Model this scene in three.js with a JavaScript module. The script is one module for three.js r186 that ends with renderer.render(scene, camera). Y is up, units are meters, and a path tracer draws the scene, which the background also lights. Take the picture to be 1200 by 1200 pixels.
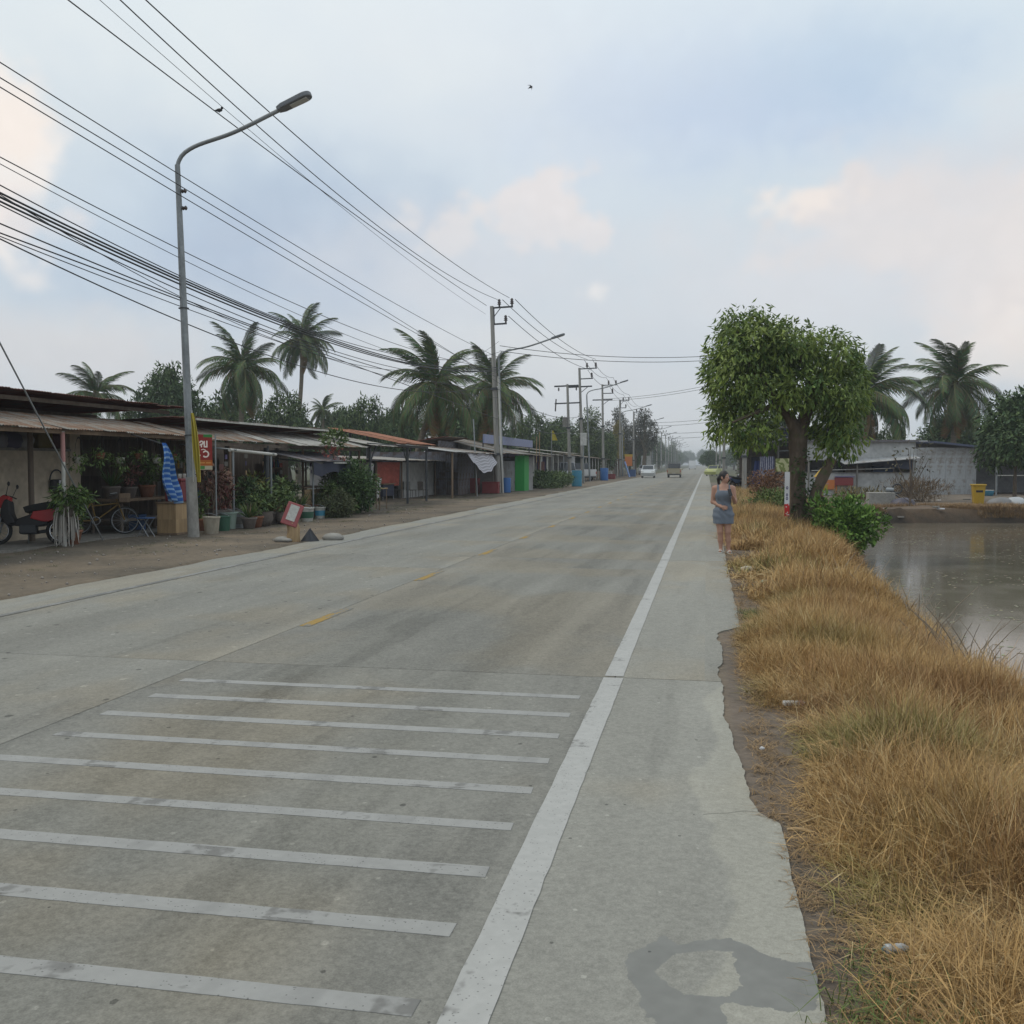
import * as THREE from 'three';
import { mergeGeometries } from 'three/addons/utils/BufferGeometryUtils.js';
import { RoundedBoxGeometry } from 'three/addons/geometries/RoundedBoxGeometry.js';

// ---------------------------------------------------------------- camera
const FPX = 1180, EYE = 1.7;
const PSI = Math.atan(228 / Math.hypot(FPX, 56)), TH = Math.atan(56 / FPX);
const scene = new THREE.Scene();
const camera = new THREE.PerspectiveCamera(2 * Math.atan(600 / FPX) * 180 / Math.PI, 1, 0.05, 6000);
camera.position.set(0, EYE, 0);
camera.rotation.order = 'YXZ';
camera.rotation.set(-TH, PSI, 0);
const renderer = new THREE.WebGLRenderer();
renderer.toneMapping = THREE.LinearToneMapping;
renderer.toneMappingExposure = 1.0;
renderer.shadowMap.enabled = true;

// ---------------------------------------------------------------- small maths
function rng(seed) { let s = seed >>> 0; return () => { s = (s + 0x6D2B79F5) >>> 0; let t = s; t = Math.imul(t ^ (t >>> 15), t | 1); t ^= t + Math.imul(t ^ (t >>> 7), t | 61); return ((t ^ (t >>> 14)) >>> 0) / 4294967296; }; }
const R0 = rng(77);
const lerp = (a, b, t) => a + (b - a) * t, clamp = (x, a = 0, b = 1) => Math.min(b, Math.max(a, x));
const sstep = (a, b, x) => { const t = clamp((x - a) / (b - a)); return t * t * (3 - 2 * t); };
function h2(x, y) { let h = Math.imul(x, 374761393) + Math.imul(y, 668265263) | 0; h = Math.imul(h ^ (h >>> 13), 1274126177); return ((h ^ (h >>> 16)) >>> 0) / 4294967296; }
function vn(x, y) { const xi = Math.floor(x), yi = Math.floor(y); let fx = x - xi, fy = y - yi; fx = fx * fx * (3 - 2 * fx); fy = fy * fy * (3 - 2 * fy); const a = h2(xi, yi), b = h2(xi + 1, yi), c = h2(xi, yi + 1), d = h2(xi + 1, yi + 1); return a + (b - a) * fx + (c - a) * fy + (a - b - c + d) * fx * fy; }
function fbm(x, y, o = 4) { let s = 0, a = 0.5, n = 0; for (let i = 0; i < o; i++) { s += a * vn(x, y); n += a; x = x * 2.03 + 17.3; y = y * 2.03 - 9.1; a *= 0.5; } return s / n; }
function vn3(x, y, z) { const zi = Math.floor(z); let f = z - zi; f = f * f * (3 - 2 * f); return lerp(vn(x + zi * 37.17, y - zi * 11.3), vn(x + (zi + 1) * 37.17, y - (zi + 1) * 11.3), f); }
function fbm3(x, y, z, o = 4) { let s = 0, a = 0.5, n = 0; for (let i = 0; i < o; i++) { s += a * vn3(x, y, z); n += a; x *= 2.03; y *= 2.03; z = z * 2.03 + 5.1; a *= 0.5; } return s / n; }
// pixel of the photograph -> direction, and its meeting point with a plane
function ray(u, v) { let x = (u - 600) / FPX, y = -(v - 600) / FPX, z = -1; let c = Math.cos(TH), s = -Math.sin(TH); [y, z] = [y * c - z * s, y * s + z * c]; c = Math.cos(PSI); s = Math.sin(PSI); return new THREE.Vector3(x * c + z * s, y, -x * s + z * c); }
function onY(u, v, y = 0) { const d = ray(u, v), t = (y - EYE) / d.y; return new THREE.Vector3(d.x * t, y, d.z * t); }
function onX(u, v, X) { const d = ray(u, v), t = X / d.x; return new THREE.Vector3(X, EYE + d.y * t, d.z * t); }
function onZ(u, v, Z) { const d = ray(u, v), t = Z / d.z; return new THREE.Vector3(d.x * t, EYE + d.y * t, Z); }

// ---------------------------------------------------------------- sky
function makeSky() {
  const W = 1536, Hh = 768, data = new Float32Array(W * Hh * 4);
  const dirAE = (u, v) => { const d = ray(u, v).normalize(); return [Math.atan2(d.x, -d.z), Math.asin(d.y)]; };
  const K = 1 / FPX;
  const blobs = [];
  const add = (u, v, ru, rv, col, st, edge = 0.55, warp = 0.55) => { const [a, e] = dirAE(u, v); blobs.push({ a, e, ra: ru * K, re: rv * K, col, st, edge, warp }); };
  const blue = [0.47, 0.60, 0.80], warm = [0.80, 0.762, 0.755], lit = [0.97, 0.88, 0.81], pale = [0.72, 0.745, 0.785], slate = [0.44, 0.545, 0.69];
  add(850, 125, 170, 60, blue, 0.72, 0.95, 0.5); add(1010, 70, 110, 45, [0.52, 0.65, 0.80], 0.6, 0.9);
  add(1170, 205, 90, 30, [0.55, 0.67, 0.79], 0.6, 0.9);
  add(320, 290, 190, 80, slate, 0.95, 0.9, 0.5); add(110, 215, 80, 110, [0.60, 0.70, 0.80], 0.5, 0.9);
  add(420, 330, 170, 60, [0.60, 0.66, 0.75], 0.5, 0.9); add(640, 140, 220, 90, [0.72, 0.77, 0.85], 0.4, 0.9); add(600, 20, 300, 60, [0.76, 0.83, 0.90], 0.4, 0.9);
  add(1050, 285, 170, 90, pale, 0.8, 0.5, 0.8); add(1040, 255, 120, 55, warm, 0.85, 0.25, 1.0); add(940, 236, 34, 11, lit, 0.6, 0.95, 1.5);
  add(1042, 284, 30, 14, lit, 0.65, 0.8, 0.9); add(1210, 350, 75, 60, lit, 0.7, 0.6, 0.9); add(1180, 290, 120, 60, warm, 0.7, 0.4, 0.9);
  add(640, 250, 70, 34, [0.83, 0.79, 0.785], 0.85, 0.25, 1.0); add(535, 270, 55, 30, [0.83, 0.79, 0.78], 0.75, 0.35, 1.0); add(560, 300, 150, 50, pale, 0.5, 0.6);
  add(699, 342, 12, 6, [1.0, 0.95, 0.9], 0.75, 0.95, 1.6); add(600, 400, 260, 70, pale, 0.35, 0.9, 0.8); add(880, 330, 200, 60, pale, 0.4, 0.8, 0.9);
  add(-15, 185, 78, 78, [0.95, 0.90, 0.86], 0.9, 0.25, 0.8); add(0, 140, 40, 34, lit, 0.8, 0.4, 0.8); add(-10, 250, 70, 26, [0.90, 0.83, 0.80], 0.7, 0.5, 0.9);
  add(60, 415, 190, 38, [0.74, 0.72, 0.72], 0.6, 0.7, 0.5); add(480, 470, 400, 60, [0.58, 0.62, 0.68], 0.4, 0.9);
  // the rest of the sky carries the same kinds of cloud
  const r = rng(5);
  for (let i = 0; i < 60; i++) { const a = lerp(0.55, 5.4, r()), e = lerp(0.05, 1.1, r() * r()), s = 40 + r() * 130, k = r(); blobs.push({ a, e, ra: s * K * (1.6 + r()) / Math.cos(e), re: s * K * 0.7, col: k < 0.3 ? blue : k < 0.6 ? warm : k < 0.8 ? pale : slate, st: 0.3 + r() * 0.4, edge: 0.4 + r() * 0.4, warp: 0.7 }); }
  for (let j = 0; j < Hh; j++) {
    const el = ((j + 0.5) / Hh - 0.5) * Math.PI, y = Math.sin(el), ce = Math.cos(el);
    for (let i = 0; i < W; i++) {
      const ph = ((i + 0.5) / W - 0.5) * 2 * Math.PI, x = Math.cos(ph) * ce, z = Math.sin(ph) * ce, k = (j * W + i) * 4;
      let c;
      if (y < -0.02) c = [0.30, 0.30, 0.30];
      else {
        const yy = Math.max(y, 0), q = 1 / (yy + 0.22);
        const n = fbm(x * q * 1.9 + 3.1, z * q * 1.9 + 8.7, 5), m = fbm(x * q * 0.8 - 5, z * q * 0.8 + 2, 4), t = sstep(0, 0.5, yy);
        c = [lerp(0.625, 0.745, t), lerp(0.68, 0.825, t), lerp(0.73, 0.885, t)];
        const wgt = sstep(0.36, 0.66, n * 0.6 + m * 0.4), b = 0.92 + 0.2 * wgt;
        c = [c[0] * lerp(0.95, 1.11, wgt), c[1] * lerp(0.98, 1.07, wgt), c[2] * lerp(1.0, 1.02, wgt)];
        const az = Math.atan2(x, -z);
        for (const o of blobs) {
          let da = az - o.a; if (da > Math.PI) da -= 2 * Math.PI; if (da < -Math.PI) da += 2 * Math.PI;
          const rx = da / o.ra, ry = (el - o.e) / o.re, d2 = rx * rx + ry * ry; if (d2 > 6) continue;
          const f = 0.75 / o.re, n1 = fbm3(x * f + 7, y * f * 1.3, z * f, 5) - 0.5, n2 = Math.abs(fbm3(x * f * 2.7 + 4, y * f * 3, z * f * 2.7, 4) - 0.5) - 0.12, d = Math.sqrt(d2) + (n1 * 2.6 + n2 * 1.6) * o.warp, w = o.st * (1 - sstep(1 - o.edge, 1 + o.edge, d));
          if (w <= 0) continue; const g = 1 + n2 * 0.16;
          for (let q2 = 0; q2 < 3; q2++) c[q2] += (o.col[q2] * g - c[q2]) * w;
        }
      }
      data[k] = c[0]; data[k + 1] = c[1]; data[k + 2] = c[2]; data[k + 3] = 1;
    }
  }
  const t = new THREE.DataTexture(data, W, Hh, THREE.RGBAFormat, THREE.FloatType);
  t.mapping = THREE.EquirectangularReflectionMapping; t.magFilter = t.minFilter = THREE.LinearFilter; t.wrapS = THREE.RepeatWrapping; t.needsUpdate = true;
  return t;
}
const skyTex = makeSky();
scene.background = skyTex; scene.environment = skyTex;
const sun = new THREE.DirectionalLight(new THREE.Color(1.0, 0.86, 0.67), 0.85);
sun.position.set(-48, 80, -30); sun.target.position.set(0, 0, -30); sun.castShadow = true; sun.shadow.radius = 30;
Object.assign(sun.shadow.camera, { left: -90, right: 90, top: 120, bottom: -90, near: 1, far: 400 });
sun.shadow.mapSize.set(2048, 2048);
scene.add(sun); scene.add(sun.target);
scene.fog = new THREE.FogExp2(new THREE.Color(0.74, 0.78, 0.82), 0.0007);

// ---------------------------------------------------------------- object helpers
const used = {};
function numbered(n) { const k = used[n] = (used[n] ?? -1) + 1; return k ? n + '_' + String(k).padStart(3, '0') : n; }
function tag(o, label, category, group, kind) { o.userData = kind ? { kind } : { label, category }; if (kind && label) { o.userData.label = label; } if (kind && category) o.userData.category = category; if (group) o.userData.group = group; return o; }
function thing(name, label, category, p = [0, 0, 0], group, turn = 0) { const o = new THREE.Group(); o.name = numbered(name); if (p.isVector3) o.position.copy(p); else o.position.set(...p); o.rotation.y = turn; tag(o, label, category, group); scene.add(o); return o; }
function mesh(parent, name, geo, mat) { const m = new THREE.Mesh(geo, mat); m.name = parent === scene ? numbered(name) : name; m.castShadow = m.receiveShadow = true; parent.add(m); return m; }
function solo(name, label, category, geo, mat, p, group, turn = 0) { const m = mesh(scene, name, geo, mat); if (p) { if (p.isVector3) m.position.copy(p); else m.position.set(...p); } m.rotation.y = turn; tag(m, label, category, group); return m; }
function dup(o, label, p, turn, scale) { const c = o.clone(); c.name = numbered(o.name.replace(/_\d{3}$/, '')); c.userData = { ...o.userData }; if (label) c.userData.label = label; if (p) { if (p.isVector3) c.position.copy(p); else c.position.set(...p); } if (turn !== undefined) c.rotation.y = turn; if (scale) c.scale.setScalar(scale); scene.add(c); return c; }
function worldUV(g, s = 1) { // uv in metres from the dominant face direction
  const p = g.attributes.position, n = g.attributes.normal, uv = new Float32Array(p.count * 2);
  for (let i = 0; i < p.count; i++) { const ax = Math.abs(n.getX(i)), ay = Math.abs(n.getY(i)), az = Math.abs(n.getZ(i)), x = p.getX(i), y = p.getY(i), z = p.getZ(i); if (ay >= ax && ay >= az) { uv[2 * i] = x * s; uv[2 * i + 1] = z * s; } else if (ax >= az) { uv[2 * i] = z * s; uv[2 * i + 1] = y * s; } else { uv[2 * i] = x * s; uv[2 * i + 1] = y * s; } }
  g.setAttribute('uv', new THREE.BufferAttribute(uv, 2)); return g;
}
const V = (x, y, z) => new THREE.Vector3(x, y, z);
function boxG(w, h, d, r = 0) { return worldUV(r ? new RoundedBoxGeometry(w, h, d, 2, r) : new THREE.BoxGeometry(w, h, d)); }
// box given by world limits under a thing that is not turned
function bx(T, name, mat, x0, x1, y0, y1, z0, z1, r = 0) { const g = boxG(Math.abs(x1 - x0), Math.abs(y1 - y0), Math.abs(z1 - z0), r), m = mesh(T, name, g, mat); m.position.set((x0 + x1) / 2, (y0 + y1) / 2, (z0 + z1) / 2); if (T !== scene) m.position.sub(T.position); return m; }
function barG(a, b, r0, r1 = r0, seg = 8) { const d = b.clone().sub(a), L = d.length(), g = new THREE.CylinderGeometry(r1, r0, L, seg); g.translate(0, L / 2, 0); g.applyQuaternion(new THREE.Quaternion().setFromUnitVectors(V(0, 1, 0), d.normalize())); g.translate(a.x, a.y, a.z); return g; }
function bar(T, name, mat, a, b, r0, r1, seg) { const o = T === scene ? V(0, 0, 0) : T.position; return mesh(T, name, barG(a.clone().sub(o), b.clone().sub(o), r0, r1, seg), mat); }
function sqBarG(a, b, w, d) { const v = b.clone().sub(a), L = v.length(), g = boxG(w, L, d); g.translate(0, L / 2, 0); g.applyQuaternion(new THREE.Quaternion().setFromUnitVectors(V(0, 1, 0), v.normalize())); g.translate(a.x, a.y, a.z); return g; }
function tubeG(pts, r, seg = 24, rad = 6) { return new THREE.TubeGeometry(new THREE.CatmullRomCurve3(pts), seg, r, rad); }
// tapered tube through points with a radius each
function limbG(pts, rad, seg = 8, sub = 4, noise = 0, seed = 1) {
  const c = new THREE.CatmullRomCurve3(pts), n = (pts.length - 1) * sub, P = [], N = [], U = [], I = []; let up = V(0.3, 0.1, 1).normalize(); let vacc = 0, last = null;
  for (let i = 0; i <= n; i++) {
    const t = i / n, p = c.getPoint(t), tn = c.getTangent(t).normalize(), k = t * (pts.length - 1), a = Math.min(pts.length - 2, Math.floor(k)), r = lerp(rad[a], rad[a + 1], k - a);
    const s = up.clone().sub(tn.clone().multiplyScalar(up.dot(tn))).normalize(), b = tn.clone().cross(s); up = s; if (last) vacc += p.distanceTo(last); last = p;
    for (let j = 0; j <= seg; j++) { const f = j / seg * 2 * Math.PI, q = s.clone().multiplyScalar(Math.cos(f)).addScaledVector(b, Math.sin(f)), rr = r * (1 + noise * (vn((j % seg) * 0.9 + seed * 7, i * 0.5 + seed) - 0.5) * 2); P.push(p.x + q.x * rr, p.y + q.y * rr, p.z + q.z * rr); N.push(q.x, q.y, q.z); U.push(j / seg * r * 6.3, vacc); }
  }
  for (let i = 0; i < n; i++) for (let j = 0; j < seg; j++) { const a = i * (seg + 1) + j, b = a + seg + 1; I.push(a, a + 1, b, b, a + 1, b + 1); }
  const e = n * (seg + 1), cp = pts[pts.length - 1]; const ci = P.length / 3; P.push(cp.x, cp.y, cp.z); const tn = c.getTangent(1); N.push(tn.x, tn.y, tn.z); U.push(0, vacc); for (let j = 0; j < seg; j++) I.push(e + j, e + j + 1, ci);
  const g = new THREE.BufferGeometry(); g.setAttribute('position', new THREE.Float32BufferAttribute(P, 3)); g.setAttribute('normal', new THREE.Float32BufferAttribute(N, 3)); g.setAttribute('uv', new THREE.Float32BufferAttribute(U, 2)); g.setIndex(I); return g;
}
const latheG = (pts, seg = 20) => new THREE.LatheGeometry(pts.map(p => new THREE.Vector2(p[0], p[1])), seg);

// ---------------------------------------------------------------- textures and materials
function tex(w, h, fn, repeat = true) { // fn(u, v) -> linear rgb
  const d = new Uint8Array(w * h * 4); const enc = x => { x = clamp(x); return 255 * (x <= 0.0031308 ? 12.92 * x : 1.055 * Math.pow(x, 1 / 2.4) - 0.055); };
  for (let j = 0; j < h; j++) for (let i = 0; i < w; i++) { const c = fn((i + 0.5) / w, (j + 0.5) / h, i, j), k = (j * w + i) * 4; d[k] = enc(c[0]); d[k + 1] = enc(c[1]); d[k + 2] = enc(c[2]); d[k + 3] = 255; }
  const t = new THREE.DataTexture(d, w, h); t.colorSpace = THREE.SRGBColorSpace; t.magFilter = THREE.LinearFilter; t.minFilter = THREE.LinearMipmapLinearFilter; t.generateMipmaps = true; if (repeat) t.wrapS = t.wrapT = THREE.RepeatWrapping; t.needsUpdate = true; return t;
}
function grey(w, h, fn) { const d = new Uint8Array(w * h * 4); for (let j = 0; j < h; j++) for (let i = 0; i < w; i++) { const c = 255 * clamp(fn((i + 0.5) / w, (j + 0.5) / h, i, j)), k = (j * w + i) * 4; d[k] = d[k + 1] = d[k + 2] = c; d[k + 3] = 255; } const t = new THREE.DataTexture(d, w, h); t.magFilter = THREE.LinearFilter; t.wrapS = t.wrapT = THREE.RepeatWrapping; t.needsUpdate = true; return t; }
const col = (r, g, b) => new THREE.Color().setRGB(r, g, b);
function mat(r, g, b, rough = 0.85, o = {}) { return new THREE.MeshStandardMaterial({ color: col(r, g, b), roughness: rough, ...o }); }
// value noise that tiles: period p in cells
function tn2(u, v, p) { const x = u * p, y = v * p, xi = Math.floor(x), yi = Math.floor(y); let fx = x - xi, fy = y - yi; fx = fx * fx * (3 - 2 * fx); fy = fy * fy * (3 - 2 * fy); const w = k => ((k % p) + p) % p, s = p * 131; const a = h2(w(xi) + s, w(yi)), b = h2(w(xi + 1) + s, w(yi)), c = h2(w(xi) + s, w(yi + 1)), d = h2(w(xi + 1) + s, w(yi + 1)); return a + (b - a) * fx + (c - a) * fy + (a - b - c + d) * fx * fy; }
function tfbm(u, v, p, o = 4) { let s = 0, a = 0.5, n = 0; for (let i = 0; i < o; i++) { s += a * tn2(u, v, p); n += a; p *= 2; a *= 0.5; } return s / n; }
const wearTex = tex(512, 512, (u, v) => { const n = tfbm(u, v, 4, 6), f = tfbm(u, v, 32, 3), k = 0.62 + 0.5 * (n - 0.5) * 1.3 + 0.22 * f; return [k, k * 0.985, k * 0.95]; });
const dirtTex = tex(1024, 1024, (u, v) => { const n = tfbm(u, v, 5, 7), f = tfbm(u, v, 64, 3), g = tn2(u, v, 256), st = g > 0.93 ? 0.25 : g < 0.06 ? -0.22 : 0; const k = 0.72 + (n - 0.5) * 0.75 + (f - 0.5) * 0.35 + st; return [k, k * (0.985 - (n - 0.5) * 0.1), k * (0.95 - (n - 0.5) * 0.18)]; });
const woodTex = tex(256, 512, (u, v) => { const w = tfbm(u, v * 0.25, 8, 3), g = tn2(u + 0.05 * tn2(u, v, 4), v * 0.06, 64), k = 0.6 + 0.5 * w + 0.25 * (g - 0.5); return [k, k * 0.96, k * 0.9]; });
const barkTex = tex(256, 512, (u, v) => { const n = tfbm(u, v, 6, 6), r = Math.abs(tfbm(u, v * 0.4, 12, 4) - 0.5) * 2; const k = 0.45 + 0.6 * n * (0.5 + r), gr = sstep(0.55, 0.75, tfbm(u + 0.3, v, 4, 4)); return [k * lerp(1, 0.72, gr), k * lerp(0.92, 0.95, gr), k * lerp(0.82, 0.55, gr)]; });
const barkBump = grey(256, 512, (u, v) => tfbm(u, v * 0.4, 14, 5));
const fineBump = grey(512, 512, (u, v) => tfbm(u, v, 48, 4));
const rustTex = (base, rust, amt, seed) => tex(256, 512, (u, v) => { const n = tfbm(u + seed, v * 0.5 + seed, 5, 6), s = tfbm(u + seed * 2, v * 0.1, 24, 3), k = sstep(1 - amt - 0.18, 1 - amt + 0.18, n * 0.7 + s * 0.45), g = 0.8 + 0.4 * tfbm(u, v, 40, 3); return [0, 1, 2].map(i => lerp(base[i], rust[i], k) * g); });
const S = (t, ru, rv) => { const c = t.clone(); c.repeat.set(ru, rv); c.needsUpdate = true; return c; };
const M = {
  roofGrey: mat(1, 1, 1, 0.8, { map: rustTex([0.25, 0.235, 0.205], [0.19, 0.105, 0.06], 0.40, 0.1), side: 2 }),
  roofPale: mat(1, 1, 1, 0.75, { map: rustTex([0.38, 0.37, 0.34], [0.17, 0.13, 0.10], 0.30, 0.4), side: 2 }),
  roofRust: mat(1, 1, 1, 0.85, { map: rustTex([0.11, 0.055, 0.042], [0.17, 0.05, 0.03], 0.5, 0.6), side: 2 }),
  roofOrange: mat(1, 1, 1, 0.75, { map: rustTex([0.36, 0.155, 0.085], [0.25, 0.10, 0.055], 0.35, 0.2), side: 2 }),
  roofBlue: mat(1, 1, 1, 0.6, { map: rustTex([0.20, 0.24, 0.42], [0.27, 0.28, 0.36], 0.4, 0.8), side: 2 }),
  tin: mat(1, 1, 1, 0.65, { map: rustTex([0.42, 0.43, 0.43], [0.27, 0.24, 0.21], 0.28, 0.3), side: 2 }),
  tinDark: mat(1, 1, 1, 0.75, { map: rustTex([0.17, 0.17, 0.19], [0.12, 0.09, 0.08], 0.4, 0.7), side: 2 }),
  cream: mat(0.62, 0.54, 0.43, 0.9, { map: S(wearTex, 0.3, 0.3) }),
  white: mat(0.72, 0.72, 0.70, 0.8, { map: S(wearTex, 0.25, 0.25) }),
  whiteWall: mat(0.60, 0.61, 0.61, 0.9, { map: S(wearTex, 0.2, 0.2) }),
  greyWall: mat(0.36, 0.36, 0.37, 0.9, { map: S(wearTex, 0.3, 0.3) }),
  wood: mat(0.22, 0.16, 0.11, 0.85, { map: woodTex }), woodDark: mat(0.18, 0.15, 0.125, 0.9, { map: woodTex }), woodTan: mat(0.42, 0.30, 0.17, 0.8, { map: woodTex }),
  steel: mat(0.30, 0.32, 0.33, 0.5, { metalness: 0.55 }), steelDark: mat(0.06, 0.065, 0.07, 0.6, { metalness: 0.3 }), galv: mat(0.34, 0.37, 0.39, 0.6, { metalness: 0.25, map: S(wearTex, 0.5, 0.5) }),
  concrete: mat(0.40, 0.39, 0.365, 0.92, { map: S(wearTex, 0.6, 0.6) }), concreteDark: mat(0.27, 0.26, 0.24, 0.92, { map: S(wearTex, 0.6, 0.6) }),
  black: mat(0.018, 0.018, 0.02, 0.6), rubber: mat(0.022, 0.022, 0.022, 0.9), wire: mat(0.035, 0.037, 0.04, 0.7), insul: mat(0.06, 0.045, 0.04, 0.4),
  red: mat(0.42, 0.028, 0.03, 0.4), redDull: mat(0.22, 0.035, 0.035, 0.7), blue: mat(0.03, 0.13, 0.36, 0.5), blueDull: mat(0.035, 0.09, 0.22, 0.6), cyan: mat(0.05, 0.24, 0.36, 0.5), green: mat(0.02, 0.30, 0.05, 0.7), greenDark: mat(0.03, 0.10, 0.06, 0.6), yellow: mat(0.46, 0.29, 0.02, 0.6), orange: mat(0.55, 0.17, 0.04, 0.7), pink: mat(0.42, 0.22, 0.20, 0.8), purple: mat(0.16, 0.13, 0.26, 0.7),
  terracotta: mat(0.34, 0.15, 0.085, 0.9, { map: S(wearTex, 1, 1) }), clayGrey: mat(0.22, 0.19, 0.17, 0.9, { map: S(wearTex, 1, 1) }), plasticWhite: mat(0.66, 0.66, 0.62, 0.5, { map: S(wearTex, 1, 1) }), soil: mat(0.09, 0.065, 0.05, 1),
  cloth: mat(0.62, 0.62, 0.64, 0.95, { side: 2 }), clothDark: mat(0.04, 0.045, 0.07, 0.95, { side: 2 }), clothRed: mat(0.46, 0.11, 0.08, 0.95, { side: 2, map: S(wearTex, 2, 2) }), clothBlue: mat(0.03, 0.05, 0.16, 0.95, { side: 2 }), clothYellow: mat(0.42, 0.34, 0.04, 0.9, { side: 2 }),
  glass: mat(0.03, 0.035, 0.04, 0.08), chrome: mat(0.6, 0.6, 0.6, 0.2, { metalness: 1 }),
  bark: mat(0.19, 0.155, 0.125, 0.95, { map: barkTex, bumpMap: barkBump, bumpScale: 0.02 }), barkPalm: mat(0.27, 0.24, 0.20, 0.95, { map: S(barkTex, 1, 2), bumpMap: barkBump, bumpScale: 0.015 }),
  leaf: new THREE.MeshStandardMaterial({ vertexColors: true, roughness: 0.75, side: 2 }),
  leafThin: new THREE.MeshPhysicalMaterial({ vertexColors: true, roughness: 0.9, side: 2, transmission: 0.25, thickness: 0 }),
};
// ---------------------------------------------------------------- terrain
const WATER = -0.8;
const shoreX = z => 1.95 + 0.65 * sstep(-14, -24, z) + 2.9 * sstep(-24, -45, z) + 0.35 * (vn(z * 0.35, 3.3) - 0.5);
const shoreZ = x => -45.2 - 0.19 * (x - 7) + 0.9 * (vn(x * 0.3, 7.7) - 0.5);
function landY(x, z) {
  const b = (fbm(x * 0.9, z * 0.9, 3) - 0.5);
  if (x > -8.75 && x < 0.05 && z > -900) return -0.09;
  let y;
  if (x <= -8.75) y = -0.005 - 0.09 * sstep(-8.85, -8.6, x) + 0.035 * b + 0.05 * sstep(-9, -12, x) * b;
  else y = lerp(-0.013, -0.13, sstep(0.4, 2.6, x)) + 0.10 * b * sstep(0.5, 1.2, x) + (x > 0.8 ? 0.12 * (fbm(x * 0.35 + 9, z * 0.35, 2) - 0.5) : 0);
  if (x > 1.2) { // pond
    const s1 = x - shoreX(z), s2 = (z - shoreZ(x)), lim = Math.min(s1, s2, 90 - x);
    if (s2 < 0 && x > 4) y = lerp(y, -0.22 + 0.12 * b, sstep(4, 7, x));
    const slope = s1 < s2 ? 0.55 : 1.5; const drop = -lim * slope; if (lim > 0) y = Math.max(-2.2, y + drop - 0.0 * b + 0.12 * b);
  }
  return y;
}
function axis(segs) { const a = []; for (const [s, e, d] of segs) { const n = Math.round(Math.abs(e - s) / d); for (let i = 0; i < n; i++) a.push(lerp(s, e, i / n)); } a.push(segs[segs.length - 1][1]); return a; }
{
  const xs = axis([[-2500, -300, 400], [-300, -60, 30], [-60, -20, 4], [-20, -9.2, 0.4], [-9.2, -8.4, 0.1], [-8.4, 0.1, 1.7], [0.1, 0.9, 0.1], [0.9, 9, 0.22], [9, 24, 0.6], [24, 90, 6], [90, 300, 35], [300, 2500, 400]]);
  const zs = axis([[40, 4, 4], [4, -34, 0.22], [-34, -52, 0.35], [-52, -90, 1.5], [-90, -300, 12], [-300, -3000, 300]]);
  const P = [], U = [], C = [], I = [];
  for (const z of zs) for (const x of xs) {
    P.push(x, landY(x, z), z); U.push(x / 5, z / 5);
    const n = fbm(x * 0.5, z * 0.5, 4), g = fbm(x * 0.12 + 40, z * 0.12, 3); let c;
    if (x < 0.2) { c = [0.225, 0.185, 0.137]; const gr = sstep(0.52, 0.68, n) * sstep(-9.2, -11, x); c = [lerp(c[0], 0.165, gr), lerp(c[1], 0.13, gr), lerp(c[2], 0.092, gr)]; const far = sstep(-20, -30, x); c = [lerp(c[0], 0.10, far), lerp(c[1], 0.11, far), lerp(c[2], 0.05, far)]; }
    else { c = [0.30, 0.235, 0.175]; const k = sstep(0.5, 1.2, x); c = [lerp(0.20, 0.13, k), lerp(0.165, 0.088, k), lerp(0.135, 0.055, k)]; if (z < -46) { c = [0.20, 0.145, 0.10]; if (z < -52) c = [0.24, 0.20, 0.16]; } const hy = landY(x, z); if (x > 1.5 && hy < -0.3) { const bankDark = sstep(-0.3, -0.5, hy + 0.3 * (n - 0.5)); c = [lerp(c[0], 0.075, bankDark), lerp(c[1], 0.058, bankDark), lerp(c[2], 0.042, bankDark)]; } if (x > 26 || z < -90) c = [0.12, 0.12, 0.06]; }  // soil colour turns darker low on the pond banks, with a noisy edge
    if (z < -200 && x < -9) c = [0.10, 0.11, 0.05];
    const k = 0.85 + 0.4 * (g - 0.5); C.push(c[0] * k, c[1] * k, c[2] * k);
  }
  const w = xs.length; for (let j = 0; j < zs.length - 1; j++) for (let i = 0; i < w - 1; i++) { const a = j * w + i; I.push(a, a + 1, a + w, a + 1, a + w + 1, a + w); }
  const g = new THREE.BufferGeometry(); g.setAttribute('position', new THREE.Float32BufferAttribute(P, 3)); g.setAttribute('uv', new THREE.Float32BufferAttribute(U, 2)); g.setAttribute('color', new THREE.Float32BufferAttribute(C, 3)); g.setIndex(I); g.computeVertexNormals();
  if (g.attributes.normal.getY(0) < 0) { for (let i = 0; i < I.length; i += 3) { const t = I[i]; I[i] = I[i + 1]; I[i + 1] = t; } g.setIndex(I); g.computeVertexNormals(); }
  tag(mesh(scene, 'ground', g, new THREE.MeshStandardMaterial({ vertexColors: true, map: dirtTex, roughness: 1, bumpMap: S(fineBump, 3, 3), bumpScale: 0.012 })), 'bare dirt and verge ground', null, null, 'structure');
}
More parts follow.
